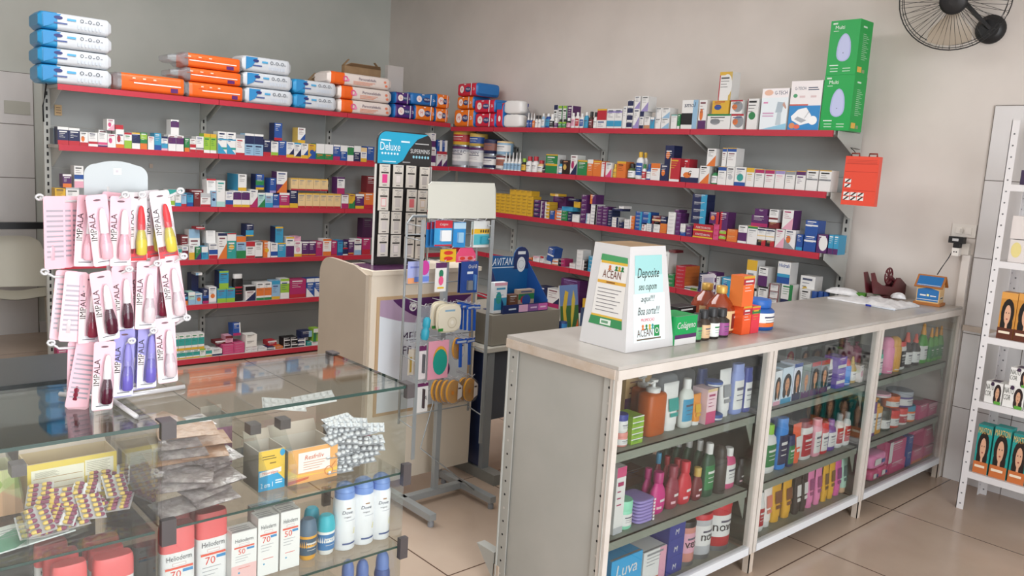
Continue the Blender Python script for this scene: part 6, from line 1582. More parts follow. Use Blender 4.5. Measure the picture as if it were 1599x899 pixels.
# (kind, top px, top py, distance in front of the pole, yaw, label)
PK = [('pink', 84, 306, .02, 195, 'nail polish pack seen from the back, top tier, leftmost'), ('pink', 96, 306, .0, 192, 'nail polish pack seen from the back, top tier, second from left'), ('clear', 112, 306, -.02, 165, 'nail polish pack seen from the back, top tier, third from left'),
      ('pink', 138, 305, .02, 10, 'pale pink nail polish pack, top tier, rear of the first pink pair', 4), ('pink', 150, 304, .05, 6, 'pale pink nail polish pack, top tier, front of the first pink pair', -6),
      ('pink', 176, 300, .02, 14, 'pale pink nail polish pack, top tier, rear of the second pink pair', 5), ('pink', 189, 306, .05, 4, 'pale pink nail polish pack, top tier, front of the second pink pair', 1),
      ('yellow', 214, 300, .04, 10, 'yellow nail polish pack with red cap, top tier, first of three'), ('yellow', 236, 297, .02, 20, 'yellow nail polish pack with red cap, top tier, middle of three', -4), ('yellow', 248, 298, .05, 4, 'yellow nail polish pack with red cap, top tier, outermost', -9),
      ('clear', 106, 422, .0, 170, 'nail polish pack seen from the back, middle tier, leftmost', -6), ('clear', 120, 424, .02, 172, 'nail polish pack seen from the back, middle tier, second from left', -6),
      ('redtop', 142, 428, .02, 10, 'dark nail polish pack behind the foremost maroon one, middle tier', 3), ('dark', 156, 424, .06, 4, 'maroon nail polish pack, middle tier, foremost on the left', -7), ('dark', 190, 415, .05, 8, 'maroon nail polish pack, middle tier, second from the front', -2),
      ('redtop', 216, 409, .02, 25, 'dark pink nail polish pack edge behind the clear one, middle tier', 3), ('clear', 230, 408, .05, 2, 'clear nail polish pack, middle tier, beside the maroon ones', 2), ('redtop', 248, 400, .02, 22, 'dark pink nail polish pack, middle tier, behind the outermost', 0), ('clear', 263, 400, .05, -4, 'clear nail polish pack, middle tier, outermost right', -8),
      ('redtop', 124, 533, .0, 165, 'nail polish pack seen from the back, bottom tier, leftmost', -2), ('redtop', 138, 533, .02, 160, 'nail polish pack seen from the back, bottom tier, second from left', -10),
      ('dark', 164, 533, .06, 4, 'maroon nail polish pack, bottom tier, foremost', 3), ('violet', 195, 514, .05, 6, 'violet nail polish pack, bottom tier, nearer one', 2), ('violet', 217, 506, .02, 14, 'violet nail polish pack, bottom tier, behind the other violets', 3), ('violet', 232, 503, .04, 2, 'violet nail polish pack, bottom tier, farther one', 2), ('clear', 257, 496, .05, -2, 'clear nail polish pack, bottom tier, outermost right', -3)]
HK = []
for t in PK:
    k_, px, py, dx, yw, lb = t[:6]; rl = t[6] if len(t) > 6 else 0
    HK.append(hang(k_, px, py, dx, yw, lb, rl))
def hook(pts): 
    P_ = [at(a, c, 0, PX+d) for a, c, d in pts]; b = MB(); b.tube(P_, .003, WIRE, 6); e_ = P_[0] if len(pts) and pts[0][2] == 0 and pts[-1][2] == 0 else P_[-1]; R_ = .007; b.tube([e_+Vector((0, R_*math.cos(t*math.pi/5), R_*.8*math.sin(t*math.pi/5))) for t in range(10)], .003, WIRE, 6, True); b.build('hook', PRC)
for y_, pts in ((0, [(62, 308, .0), (72, 314, .0), (140, 314, .0)]), (0, [(70, 424, .0), (84, 432, .0), (150, 432, .0)]), (0, [(80, 535, .0), (92, 544, .0), (158, 540, .0)]),
                (1, [(140, 314, 0), (180, 312, .03), (196, 304, .075)]), (1, [(150, 313, 0), (215, 313, .03), (222, 304, .07)]), (1, [(182, 312, 0), (258, 310, .04), (282, 298, .08)]),
                (1, [(135, 431, 0), (186, 428, .04), (202, 420, .075)]), (1, [(150, 428, 0), (222, 422, .03), (246, 411, .07)]), (1, [(185, 421, 0), (268, 412, .04), (287, 400, .08)]),
                (1, [(152, 544, 0), (190, 541, .03), (206, 532, .07)]), (1, [(186, 530, 0), (230, 526, .03), (240, 516, .07)]), (1, [(226, 516, 0), (275, 506, .04), (292, 496, .08)])): hook(pts)
# ------------------------------------------------------------------ merchandise rack on the floor
ST = mat('a3a8aa', .4, .3); RK = empty('merchandise_rack', (0, 0, 0), 'grey wire floor rack with blank white sign and carded goods before the ivory desk', 'display rack')
BX = -2.99; y0, y1 = at(638, 787, 2, .04).y, at(720, 756, 2, .04).y; yc = at(678, 768, 2, .04).y
b = MB(); b.bar((BX, y0, .045), (BX, y1, .045), .035, .03, ST).build('base_bar', RK)
for y in (y0, y1):
    o = MB().bar((BX-.16, y, .045), (BX+.24, y, .045), .035, .03, ST).build('foot', RK)
    for x in (BX+.225, BX-.145): MB().lathe([(.014, 0), (.014, .02), (.008, .031)], mat('8a8c90', .4), x, y, 12).build('caster', o)
MB().bar((BX, yc, .06), (BX, yc, 1.40), .026, .026, ST).build('pole', RK)
ya_, yb_ = at(634, 337, 0, BX).y, at(745, 337, 0, BX).y; zt = at(634, 337, 0, BX).z; zb_ = .42
b = MB(); b.tube([(BX+.01, ya_, zb_), (BX+.01, ya_, zt-.03), (BX+.01, ya_+.03, zt), (BX+.01, yb_-.03, zt), (BX+.01, yb_, zt-.03), (BX+.01, yb_, zb_)], .006, ST, 8); b.build('back_frame', RK)
for z in (zt-.08, zt-.30, zt-.55, zt-.8, .45): MB().tube([(BX+.012, ya_, z), (BX+.012, yb_, z)], .003, ST, 6).build('cross_wire', RK)
FX = -2.83; fa, fb = at(661, 343, 0, FX).y, at(770, 343, 0, FX).y; ft = at(661, 343, 0, FX).z; fb0, fb1 = at(653, 715, 0, FX).z, at(757, 690, 0, FX).z
for y, z0 in ((fa, fb0), (fb, fb1)): MB().box(FX-.002, y-.009, z0, FX+.002, y+.009, ft, ST).build('front_bar', RK)
for z in (ft-.03, ft-.09, 1.0, .74, .44):
    for y, y2 in ((fa, ya_), (fb, yb_)): MB().tube([(FX, y, z), (BX+.01, y2, z)], .0028, ST, 6).build('side_wire', RK)
MB().tube([(BX+.01, yc, .62), (BX+.01, yc-.10, .28), (BX+.12, y1-.02, .06)], .0035, ST, 6).build('brace', RK)
a0, a1 = at(668, 341, 0, FX), at(774, 341, 0, FX); c0, c1 = at(672, 283, 0, FX-.03), at(775, 286, 0, FX-.03)
b = MB(); v = [a0, a1, c1+Vector((0, 0, -.03)), c1+Vector((0, -.01, 0)), c0+Vector((0, .01, 0)), c0+Vector((0, -.008, -.015))]; v2 = [p+Vector((-.003, 0, 0)) for p in v]; n = 6
b.add([tuple(p) for p in v+v2], [tuple(range(n)), tuple(range(2*n-1, n-1, -1))]+[(k, (k+1) % n, n+(k+1) % n, n+k) for k in range(n)], mat('ccccc2', .18, 0, .6)); b.build('sign_board', RK, label='blank glossy white sign board')
def rack_item(x0, x1, y0_, y1_, x, nm, cat, label, fn, group=None, yaw=0, d=.004):
    q0, q1 = at(x0, (y0_+y1_)/2, 0, x), at(x1, (y0_+y1_)/2, 0, x); m = (q0.y+q1.y)/2; z1 = at((x0+x1)/2, y0_, 0, x).z; z0 = at((x0+x1)/2, y1_, 0, x).z
    b = MB(); w_, h = q1.y-q0.y, z1-z0; fn(b, w_, h); o = b.build(nm, None, (x, m, z0), HP+math.radians(yaw), label, cat, group)
    MB().tube([(BX+.012, m, z1+.004), (x+.02, m, z1+.004), (x+.032, m, z1+.016)], .002, mat('c8c8cc', .3, .3), 6).build('hook', RK); return o
def card(base, *marks):
    def f(b, w_, h):
        b.box(-w_/2, 0, 0, w_/2, .004, h, base)
        for m_ in marks:
            k, x0, z0, x1, z1, c = m_[:6]
            if k == 'r': b.rect(w_*x0, h*z0, w_*x1, h*z1, c, -.0006 if len(m_) < 7 else -.0006-m_[6]*.0004)
            if k == 'd': b.disc(w_*x0, h*z0, w_*x1, h*z1, c, -.0012-.0004*marks.index(m_))
            if k == 't': b.text(c[1:], w_*x0, h*z0, w_*(x1-x0), h*(z1-z0), {'w': 'w', 'k': '2a2a3a', 'b': '1c3f8a', 'r': 'c8202f'}[c[0]], -.0016, .15)
            if k == 'B': b.box(w_*x0, -.014, h*z0, w_*x1, 0, h*z1, c)
            if k == 'F': b.box(w_*x0, -.018, h*z0, w_*x1, -.0002, h*z1, FILM)
        return b
    return f
IX = -2.88
rack_item(666, 687, 347, 386, IX-.06, 'dental_pack', 'carded pack', 'red-topped blue dental pack, rear, top row of the wire rack', card('2a7ab8', ('r', -.5, .72, .5, 1, 'c8303a')))
rack_item(673, 694, 346, 385, IX-.03, 'dental_pack', 'carded pack', 'red-topped blue dental pack, middle, top row of the wire rack', card('2a7ab8', ('r', -.5, .72, .5, 1, 'c8303a')))
rack_item(679, 706, 344, 384, IX, 'dental_pack', 'carded pack', 'red-topped dental floss pack with white bubble, front left of the top row', card('3a9ad0', ('r', -.5, .7, .5, 1, 'c82a3a'), ('t', -.4, .78, .4, .9, 'wColgate'), ('B', -.2, .2, .35, .62, 'eef0f2'), ('r', -.5, 0, .5, .06, 'c82a3a'), ('d', .1, .3, .12, .07, 'c82a3a')))
rack_item(708, 727, 347, 386, IX, 'dental_pack', 'carded pack', 'plain blue dental floss pack in the middle of the top row', card('2f8ed0', ('r', -.5, .74, .5, .98, 'b8d8ec'), ('B', -.2, .2, .2, .6, '9ccae8')))
rack_item(736, 741, 346, 386, IX-.03, 'dental_pack', 'carded pack', 'yellow-banded aqua dental pack, rear right of the top row', card('d8e4e6', ('r', -.5, .5, .5, .7, 'e8b82a')))
rack_item(740, 764, 345, 386, IX, 'dental_pack', 'carded pack', 'white and aqua floss pack with yellow band, right of the top row', card('e4e6e4', ('r', -.5, .52, .5, .7, 'e8b82a'), ('r', -.5, .1, .5, .5, '5ab8c4'), ('t', -.1, .55, .45, .68, 'k....'), ('B', -.1, .15, .4, .42, '3aa0b8')))
rack_item(688, 712, 389, 409, IX-.02, 'razor_pack', 'carded pack', 'small yellow pack with red seals under the top row', card('e8b82a', ('d', 0, .72, .3, .16, 'd8382a'), ('d', 0, .28, .3, .16, 'd8382a')))
rack_item(713, 743, 387, 409, IX-.02, 'razor_pack', 'carded pack', 'pink rounded pack with red seals right of the yellow pack', lambda b, w_, h: (b.prism([(-w_/2, 0), (w_/2, 0), (w_/2, h*.5), (w_*.3, h), (-w_*.3, h), (-w_/2, h*.5)], 0, .004, 'e8507a'), b.rect(-w_*.4, h*.12, w_*.4, h*.42, 'e88a9a', -.0006), b.disc(-w_*.2, h*.27, w_*.14, h*.12, 'd8382a', -.001), b.disc(w_*.2, h*.27, w_*.14, h*.12, 'd8382a', -.001)))
rack_item(637, 670, 408, 442, IX, 'soother_card', 'carded pack', 'lavender and magenta baby card at the left edge of the rack', card('a8b0e0', ('d', .28, .7, .22, .34, 'c8409a'), ('r', -.5, 0, .1, .25, 'e8a070'), ('r', -.2, .06, .5, .3, '6a8ad8', 1), ('r', -.4, .7, .1, .78, '7a84c8', 1)))
rack_item(680, 697, 410, 455, IX, 'toy_card', 'carded pack', 'white card with pink and green pineapple toothbrush cap, mid rack', card('e8e6e2', ('r', -.5, .82, .5, 1, '5a2a5c'), ('d', 0, .62, .2, .14, '2a7a5a'), ('d', 0, .38, .22, .16, 'e85a8a'), ('r', -.3, .1, .3, .16, 'e8b82a')))
rack_item(716, 741, 410, 456, IX-.03, 'pen_card', 'carded pack', 'dark blue lens card, rear one', card('23408a'))
rack_item(720, 746, 408, 457, IX, 'pen_card', 'carded pack', 'dark blue carded pack with small white device, front one', card('24468f', ('t', -.1, .78, .4, .9, 'wOral-B'), ('r', -.15, .6, .2, .68, 'dfe6ee'), ('B', -.15, .1, .12, .4, '7a7e84'), ('B', .22, .1, .32, .58, '5a8ac8')))
TEA = glassy('bottle_teal', '7accd8', .5, .1, 1.4, '3aa8bc')
def f_teal(b, w_, h):
    b.prism([(-w_/2, 0), (w_*.3, 0), (w_/2, h), (-w_*.05, h)], 0, .003, BLIS); b.M = Matrix.Translation((w_*.12, -.012, h*.06)) @ Matrix.Rotation(.12, 4, 'Y'); b.lathe([(.014, 0), (.018, .01), (.018, .04), (.012, .05), (.017, .06), (.017, .09), (.008, .10)], '2f9fb8', n=16)
rack_item(640, 674, 478, 533, IX-.01, 'baby_bottle_pack', 'carded pack', 'clear pack with teal baby bottle part, left of the beige packs', f_teal)
def f_pac(b, w_, h):
    n = 20; P_ = []
    for k in range(n):
        t = 2*math.pi*k/n; c, s_ = math.cos(t), math.sin(t); P_.append((math.copysign(abs(c)**.55, c)*w_*.5, h*.5+math.copysign(abs(s_)**.6, s_)*h*.5))
    b.prism(P_, 0, .004, 'd8cfb8'); b.prism([(x*.9, h*.5+(z-h*.5)*.88) for x, z in P_], -.008, 0, 'e2dac6'); b.ring(w_*.1, h*.35, .026, .004, 'c8bea4', -.0086); b.disc(w_*.1, h*.36, .009, .009, 'efe9da', -.0092)
    b.rect(-w_*.2, h*.74, w_*.2, h*.80, '8ab0c8', -.0086); b.rect(-w_*.44, h*.08, -w_*.25, h*.18, '2f8a3a', -.0088)
rack_item(672, 700, 470, 515, IX-.04, 'pacifier_pack', 'carded pack', 'beige rounded pacifier pack, rear one', f_pac)
rack_item(681, 720, 474, 519, IX, 'pacifier_pack', 'carded pack', 'beige rounded pacifier pack, front one', f_pac)
RZB = mat('1f56b4', .3)
def razor(b, w_, h):
    b.bar((0, 0, 0), (0, .004, h*.82), w_*.5, .008, RZB); b.box(-w_*1.1, -.004, h*.84, w_*1.1, .006, h, RZB); b.box(-w_*1.0, -.005, h*.87, w_*1.0, -.004, h*.94, 'b8c0cc')
for k, (x0, x1, y0_, y1_, xx) in enumerate(((718, 724, 472, 514, -.05), (724, 730, 474, 515, -.02), (731, 737, 476, 516, 0), (738, 744, 476, 516, -.03), (716, 723, 529, 573, 0), (730, 737, 528, 569, -.01))):
    rack_item(x0, x1, y0_, y1_, IX+xx, 'razor', 'razor', ('blue disposable razor, leftmost of the upper cluster', 'blue disposable razor, second of the upper cluster', 'blue disposable razor, third of the upper cluster', 'blue disposable razor, rightmost of the upper cluster', 'blue disposable razor, left of the lower pair', 'blue disposable razor, right of the lower pair')[k], razor, 'blue razors on the rack', yaw=(k % 3-1)*14)
rack_item(669, 700, 532, 591, IX, 'puff_card', 'carded pack', 'pink card with turquoise disc and orange rim, mid rack', card('e8a0b4', ('d', .08, .5, .36, .36, 'e8a23a'), ('d', .08, .44, .36, .34, '1f9a8a')))
bpy.data.objects[-2]
rack_item(650, 665, 540, 592, IX, 'comb_card', 'carded pack', 'pale card with dark clip, left of the pink card', card('e4dcdc', ('r', -.5, .85, .5, 1, '6a2a5a'), ('r', -.5, 0, -.3, .8, 'e8b0c0'), ('B', .1, .2, .25, .75, '5a5a60')))
rack_item(638, 648, 545, 585, IX-.03, 'comb_card', 'carded pack', 'narrow card with yellow clips at the far left of the rack', card('d8d0c0', ('r', -.3, .1, 0, .7, 'b89a3a')))
rack_item(650, 668, 598, 643, IX, 'comb_card', 'carded pack', 'white card with dark tweezers near the rack bottom', card('e8e6e4', ('r', -.5, .88, .5, 1, '6a2a5a'), ('B', .0, .15, .1, .8, '3a2a30'), ('t', .15, .4, .4, .55, 'kA')))
def f_puff(b, w_, h):
    n = 24; P_ = [(w_*.5*math.cos(2*math.pi*k/n), h*.5+h*.5*math.sin(2*math.pi*k/n)) for k in range(n)]
    b.prism(P_, 0, .003, BLIS); b.prism([(x*.86-w_*.04, h*.5+(z-h*.5)*.86) for x, z in P_], -.012, 0, 'e0a030'); b.prism([(x*.9, h*.5+(z-h*.5)*.9) for x, z in P_], -.022, -.0122, FILM)
    b.poly([(w_*.1, h*.2), (w_*.36, h*.3), (w_*.36, h*.7), (w_*.1, h*.86)], 'cfc6c0', -.0225); b.rect(w_*.12, h*.6, w_*.3, h*.66, '4a3a30', -.023); b.disc(-w_*.2, h*.5, w_*.08, h*.08, 'c8781e', -.0226)
for k, (x0, x1, y0_, y1_, xx) in enumerate(((672, 690, 590, 628, -.09), (679, 699, 590, 630, -.06), (687, 708, 590, 630, -.03), (695, 720, 590, 631, 0), (712, 736, 586, 626, -.04), (722, 744, 587, 628, 0), (705, 722, 524, 562, -.04))):
    rack_item(x0, x1, y0_, y1_, IX+xx, 'hair_band_pack', 'carded pack', ('yellow hair band pack, farthest left of the lower row', 'yellow hair band pack, second of the lower row', 'yellow hair band pack, third of the lower row', 'yellow hair band pack, fourth and foremost of the lower row', 'yellow hair band pack, rear one of the right pair', 'yellow hair band pack, front one of the right pair', 'yellow hair band pack behind the lower blue razors')[k], f_puff, 'yellow hair band packs on the rack')
# ------------------------------------------------------------------ second desk with the blue display
TP = mat('8d877b', .45); D2 = empty('desk', (0, 0, 0), 'taupe drawer unit on a white-edged desk with slate panel behind the rack', 'desk')
dx = -3.08; ya2, yb2 = 2.66, 3.14; ztop = at(812, 489, 0, dx).z; zlo = at(800, 537, 0, dx).z
MB().box(dx-.42, ya2, zlo+.004, dx, yb2, ztop, TP).build('drawer_unit', D2)
MB().box(dx-.5, ya2-.06, zlo-.022, dx+.03, 4.0, zlo, mat('c9c5ba', .4)).build('desktop', D2)
MB().box(dx-.10, ya2+.09, .27, dx-.085, 3.9, zlo-.022, mat('565c66', .5)).build('modesty_panel', D2)
MB().box(dx-.30, ya2-.02, .06, dx-.02, ya2+.02, zlo-.022, mat('1f2f56', .5)).build('leg_panel', D2)
MB().box(dx-.34, ya2-.03, 0, dx+.12, ya2+.035, .055, mat('83847f', .4)).build('foot', D2)
MB().box(dx-.30, 3.86, 0, dx-.02, 3.9, zlo-.022, mat('1f2f56', .5)).build('leg_panel', D2)
MB().box(dx-.02, ya2-.022, .055, dx+.01, ya2+.022, zlo-.022, mat('8a8f92', .4)).build('edge_post', D2)
AV = mat('14568f', .35); AVN = mat('1b2a5c', .4); z = ztop+.001
va = lambda px, py, x=dx-.02: at(px, py, 0, x)
y0, y1 = va(762, 480).y, va(853, 480).y; hb = va(800, 398, dx-.16).z; A_ = empty('display_stand', (0, 0, 0), 'deep blue cardboard counter display with white lettering and trays of small packs', 'display stand')
yl, yr = at(764, 420, 0, dx-.17).y, at(826, 400, 0, dx-.17).y
b = MB(); b.M = Matrix.Translation((dx-.17, 0, 0)) @ Matrix.Rotation(HP, 4, 'Z'); zc = hb; zk = at(815, 392, 0, dx-.17).z
xr = at(803, 395, 0, dx-.17).y; rr = (yr-xr)/2; hz = at(815, 385, 0, dx-.17).z
pts = [(yl, z), (yr, z), (yr, hz-rr)]+[(yr-rr+rr*math.cos(t*math.pi/8), hz-rr+rr*math.sin(t*math.pi/8)) for t in range(9)]+[(xr-.004, hb-.01), (yl+.01, hb), (yl, hb-.012)]
b.prism(pts, 0, .005, AV); b.text('LAVITAN', yl+.004, hb-.055, (xr-yl)-.01, .04, 'e4ecf4', -.0008, .25); b.rect(yl+.01, hb-.068, xr+.004, hb-.064, 'cfdcea', -.0008); b.poly([(xr+.0, hz-.12), (yr, hz-.12), (yr, hz-rr)]+[(yr-rr+rr*math.cos(t*math.pi/8), hz-rr+rr*math.sin(t*math.pi/8)) for t in range(9)], '1b2a5c', -.0006)
b.disc(yr-rr, hz-rr*1.75, rr*.55, rr*.75, 'd8dce0', -.0012); b.rect(yr-rr*1.5, hz-rr*.75, yr-rr*.5, hz-rr*.45, 'd8dce0', -.0012); b.ring(yr-rr, hz-rr*1.75, rr*.42, .002, '9aa0a8', -.0016)
b.build('back_card', A_)
for yy, s_ in ((yl-.03, 1), (y1-.0, -1)):
    b = MB(); zf = z+.055; v = [(dx-.17, yy if s_ < 0 else yl-.0, z), (dx-.012, yy, z), (dx-.012, yy, zf), (dx-.17, yr if s_ < 0 else yl, hb-.04)]
    v[0] = (dx-.17, yr if s_ < 0 else yl, z); v2 = [(x, y+.003*s_, q) for x, y, q in v]; b.add(v+v2, [(0, 1, 2, 3), (7, 6, 5, 4), (0, 4, 5, 1), (1, 5, 6, 2), (2, 6, 7, 3), (3, 7, 4, 0)], AVN if s_ > 0 else mat('1f4a8c', .4)); b.build('side_card', A_)
b = MB(); L0, L1 = yl-.03, y1; b.box(dx-.012, L0, z, dx-.009, L1, z+.045, AVN); b.box(dx-.17, L0+.004, z, dx-.012, L1-.004, z+.003, AVN); b.M = Matrix.Translation((dx-.009, 0, 0)) @ Matrix.Rotation(HP, 4, 'Z')
W_ = L1-L0
for a_, c_, col in ((.34, .54, 'e0b0d0'), (.545, .77, '8a5a9a'), (.775, .99, 'cf6ab4')): b.rect(L0+W_*a_, z+.004, L0+W_*c_, z+.041, col, -.0008)
b.rect(L0+W_*.12, z+.018, L0+W_*.28, z+.026, 'cfdcea', -.0008); b.rect(L0+W_*.6, z+.018, L0+W_*.74, z+.026, 'd8c0e0', -.0012); b.rect(L0+W_*.82, z+.018, L0+W_*.95, z+.026, 'f0d0e8', -.0012)
b.build('front_tray', A_)
av = Shelf(0, dx-.03, z+.0035, "the blue counter display", .035); av.prev = None
av.fill("""
770 790 441 | e4e8ec Mc.1-.5 Oa Bw.06 Tp.1 Lc | white and teal | | dental_box,toothpaste box,box
793 808 460 +2 | 6b4630 Lw | brown | | tea_box,small box,box
808 833 452 +4 | b09a86 Mg.5-.8 Or Cb | tan and green | | tea_box,small box,box
""")
pts = at(750, 440, 0, dx); 
# picture card with two yellow birds-like daubs, plain generic artwork
CP = Shelf(0, dx-.0, zlo+.001, "the desk's far end", .03)
def art(b, w_, h):
    b.rect(-w_/2, h*.55, w_/2, h, '6a86b8'); b.rect(-w_/2, 0, w_/2, h*.6, '3a6a3a', -.0005)
    b.poly([(-w_*.34, h*.05), (-w_*.14, h*.06), (-w_*.2, h*.5), (-w_*.02, h*.86), (-w_*.2, h*.9), (-w_*.36, h*.6)], 'd8b43a', -.001); b.poly([(w_*.04, h*.1), (w_*.22, h*.4), (w_*.34, h*.7), (w_*.26, h*.9), (w_*.14, h*.7), (w_*.06, h*.4)], 'd8bc4a', -.001)
    b.poly([(w_*.26, h*.14), (w_*.46, h*.1), (w_*.44, h*.34), (w_*.36, h*.24)], 'd86a3a', -.0012); b.disc(-w_*.0, h*.12, w_*.08, h*.06, 'd8d09a', -.0012); b.disc(w_*.06, h*.04, w_*.06, h*.04, '7a4a9a', -.0012)
q0, q1 = at(880, 480, 0, dx+.0), at(908, 480, 0, dx+.0); h = at(892, 446, 0, dx).z-(zlo+.001); w_ = q1.y-q0.y
b = MB(); b.box(-w_/2, 0, 0, w_/2, .006, h, 'c8c4b8'); art(b, w_, h); b.build('art_card', None, (dx, (q0.y+q1.y)/2, zlo+.001), HP, 'upright painted card of yellow shapes on green beside the desk drawer unit', 'card', rot=(math.radians(-9), 0, HP))
q = at(873, 500, 0, dx+.01); MB().lathe([(.022, 0), (.023, .01), (.023, .085), (.02, .09)], '24407a').arc(.0236, .01, .05, 3.6, 5.8, '8a3a8a').arc(.0236, .05, .08, 3.6, 5.8, '3a8ac8').build('spray_tin', None, (dx-.0, max(q.y, yb2+.03), zlo+.001), HP, 'small blue and purple tin between the drawer unit and the painted card', 'tin')
q = at(925, 495, 0, dx-.1); MB().box(-.07, 0, 0, .07, .1, .12, mat('2a3a58', .5)).build('storage_box', None, (dx-.05, q.y+.02, zlo+.001), HP, 'slate blue box behind the ballot box, under the yellow boxes', 'box')
# ------------------------------------------------------------------ angle-iron stand at the right
AW = mat('dfdcdc', .45); SRK = empty('slotted_angle_shelf', (0, 0, 0), 'white slotted-angle shelf stand of hair dye boxes at the right edge', 'shelving'); sx, sy = -1.435, 4.47
def angle_post(x, y, sx_, sy_, top):
    b = MB(); b.box(min(x, x+sx_*.035), y, 0, max(x, x+sx_*.035), y+.003, top, AW).box(x, min(y, y+sy_*.035), 0, x+.003, max(y, y+sy_*.035), top, AW)
    yy = y-.0006
    for k in range(int(top/.055)): b.disc(x+sx_*.018, .03+k*.055, .0045, .0045, mat('6a6a6c', .5), yy, 8)
    for k in range(int(top/.055)): b.add([(x+.0036 if sx_ > 0 else x-.0006, y+sy_*.018+.0045*math.cos(t*math.pi/4), .055+k*.055+.0045*math.sin(t*math.pi/4)) for t in range(8)], [tuple(range(8))], mat('6a6a6c', .5))
    b.build('post', SRK)
angle_post(sx, sy, 1, 1, 1.965); angle_post(sx, 4.80, 1, -1, 1.965); angle_post(-.52, sy, -1, 1, 1.965); angle_post(-.52, 4.80, -1, -1, 1.965)
SZ = [1.66, 1.285, .905, .575, .205]
for z in SZ:
    b = MB(); b.box(sx+.004, sy+.004, z-.003, -.524, 4.797, z, AW).box(sx+.004, sy-.001, z-.032, -.524, sy+.0035, z, AW).box(sx+.0, sy+.004, z-.032, sx+.0035, 4.797, z, AW); b.build('shelf', SRK)
def dye(shelf, x0, x1, yt, col, foot, head, hair, label, txt=None, back=.015, skin='dba98a', d=.07):
    a, b_ = shelf.span(x0, x1, shelf.z, back); m = (a+b_)/2; h = shelf.top(m, yt, back)-shelf.z; w_ = b_-a; b = MB(); b.box(-w_/2, 0, 0, w_/2, d, h, col)
    if head: b.rect(-w_/2, h*.86, w_/2, h, head); 
    face_person(b, -w_/2, w_/2, h*.12, h*.9, skin, hair, -.0008)
    b.rect(-w_/2, 0, w_/2, h*.24, foot, -.0025); b.rect(-w_*.4, h*.12, w_*.3, h*.17, 'f0e0c8', -.003)
    if txt: b.text(txt, -w_*.45, h*.82, w_*.9, h*.13, txt and ('e8c070' if head else '2a4a3a'), -.003)
    b.box(-w_*.45, .004, h, w_*.45, .008, h+.0005, '8a8a8a'); b.build('hair_dye_box', None, (m, shelf.c+back, shelf.z), 0, label, 'box')
def S2(z, wh): return Shelf(1, sy+.006, z+.0008, wh, .08)
s3 = S2(.905, 'x'); s4 = S2(.575, 'x'); s5 = S2(.205, 'x'); s2 = S2(1.285, 'x'); s1 = S2(1.66, 'x')
for k, (x0, x1, yt) in enumerate(((1555, 1580, 457), (1581, 1612, 460), (1614, 1642, 464))): dye(s3, x0, x1, yt, 'c88a3a', '5a2a18', 'd89a4a', '14100e', f"orange hair dye box with curly-haired portrait, {('left', 'right', 'far right')[k]} one on the white stand", None)
for k, (x0, x1, yt) in enumerate(((1518, 1540, 664), (1543, 1569, 668), (1572, 1598, 679), (1600, 1626, 686))): dye(s5, x0, x1, yt, '1f9a94', 'c8703a', '1f8a86', '241814', f"teal hair dye box with long-haired portrait, {('first', 'second', 'third', 'fourth')[k]} on the lowest stand shelf", 'MAXTON')
def natu(x0, x1, yt, z_, label):
    a, b_ = s4.span(x0, x1, z_, .01); m = (a+b_)/2; h = s4.top(m, yt, .01)-z_; w_ = b_-a; b = MB(); b.box(-w_/2, 0, 0, w_/2, .10, h, 'e6e4e0'); b.text('NATU', -w_*.48, h*.62, w_*.46, h*.26, '3a4038', -.001); b.text('COR', -w_*.48, h*.32, w_*.34, h*.24, '3a4038', -.001)
    face_person(b, -w_*.05, w_/2, 0, h*.98, 'd0a080', '2a1a1c', -.0008); b.rect(w_*.1, 0, w_*.48, h*.14, '5aa03a', -.003); b.disc(-w_*.1, h*.92, w_*.1, h*.1, '3a2440', -.003)
    b.add([(-w_*.3, .02, h+.0005), (w_*.2, .02, h+.0005), (w_*.2, .08, h+.0005), (-w_*.3, .08, h+.0005)], [(0, 1, 2, 3)], '4a3450'); b.build('hair_dye_box', None, (m, s4.c+.01, z_), 0, label, 'box'); return z_+h+.0006
za = natu(1536, 1562, 597, s4.z, 'white hair dye box with dark berries and portrait, lower row left')
zb2 = natu(1564, 1596, 603, s4.z, 'white hair dye box with dark berries and portrait, lower row second')
natu(1598, 1626, 608, s4.z, 'white hair dye box with dark berries, lower row, at the photo edge')
natu(1575, 1608, 576, zb2, 'white hair dye box with dark berries stacked on the lower row')
for k, (x0, x1, yt, up) in enumerate(((1573, 1600, 378, 0), (1577, 1603, 348, 1))):
    z_ = s2.z if not up else s2.z+.115; a, b_ = s2.span(x0, x1, z_, .02); b = MB(); w_ = b_-a; b.M = Matrix(); h = .11
    b.box(-w_/2, 0, 0, w_/2, .12, h, mat('dcd4d0', .3)); b.disc(-w_*.1, h*.55, w_*.3, h*.34, 'e0d08a', -.0008) if not up else None; b.build('tissue_pack', None, ((a+b_)/2, s2.c+.02, z_), 0, ('white pack with yellow disc on the white stand', 'plain white pack stacked on the yellow-disc pack')[k], 'pack')
a = at(1592, 280, 1, sy+.02); MB().box(-.03, 0, 0, .05, .08, .07, '3a2a4a').build('small_box', None, (a.x+.03, sy+.03, SZ[0]+.001), 0, 'dark purple box at the photo edge on the upper stand shelf', 'box') if True else None
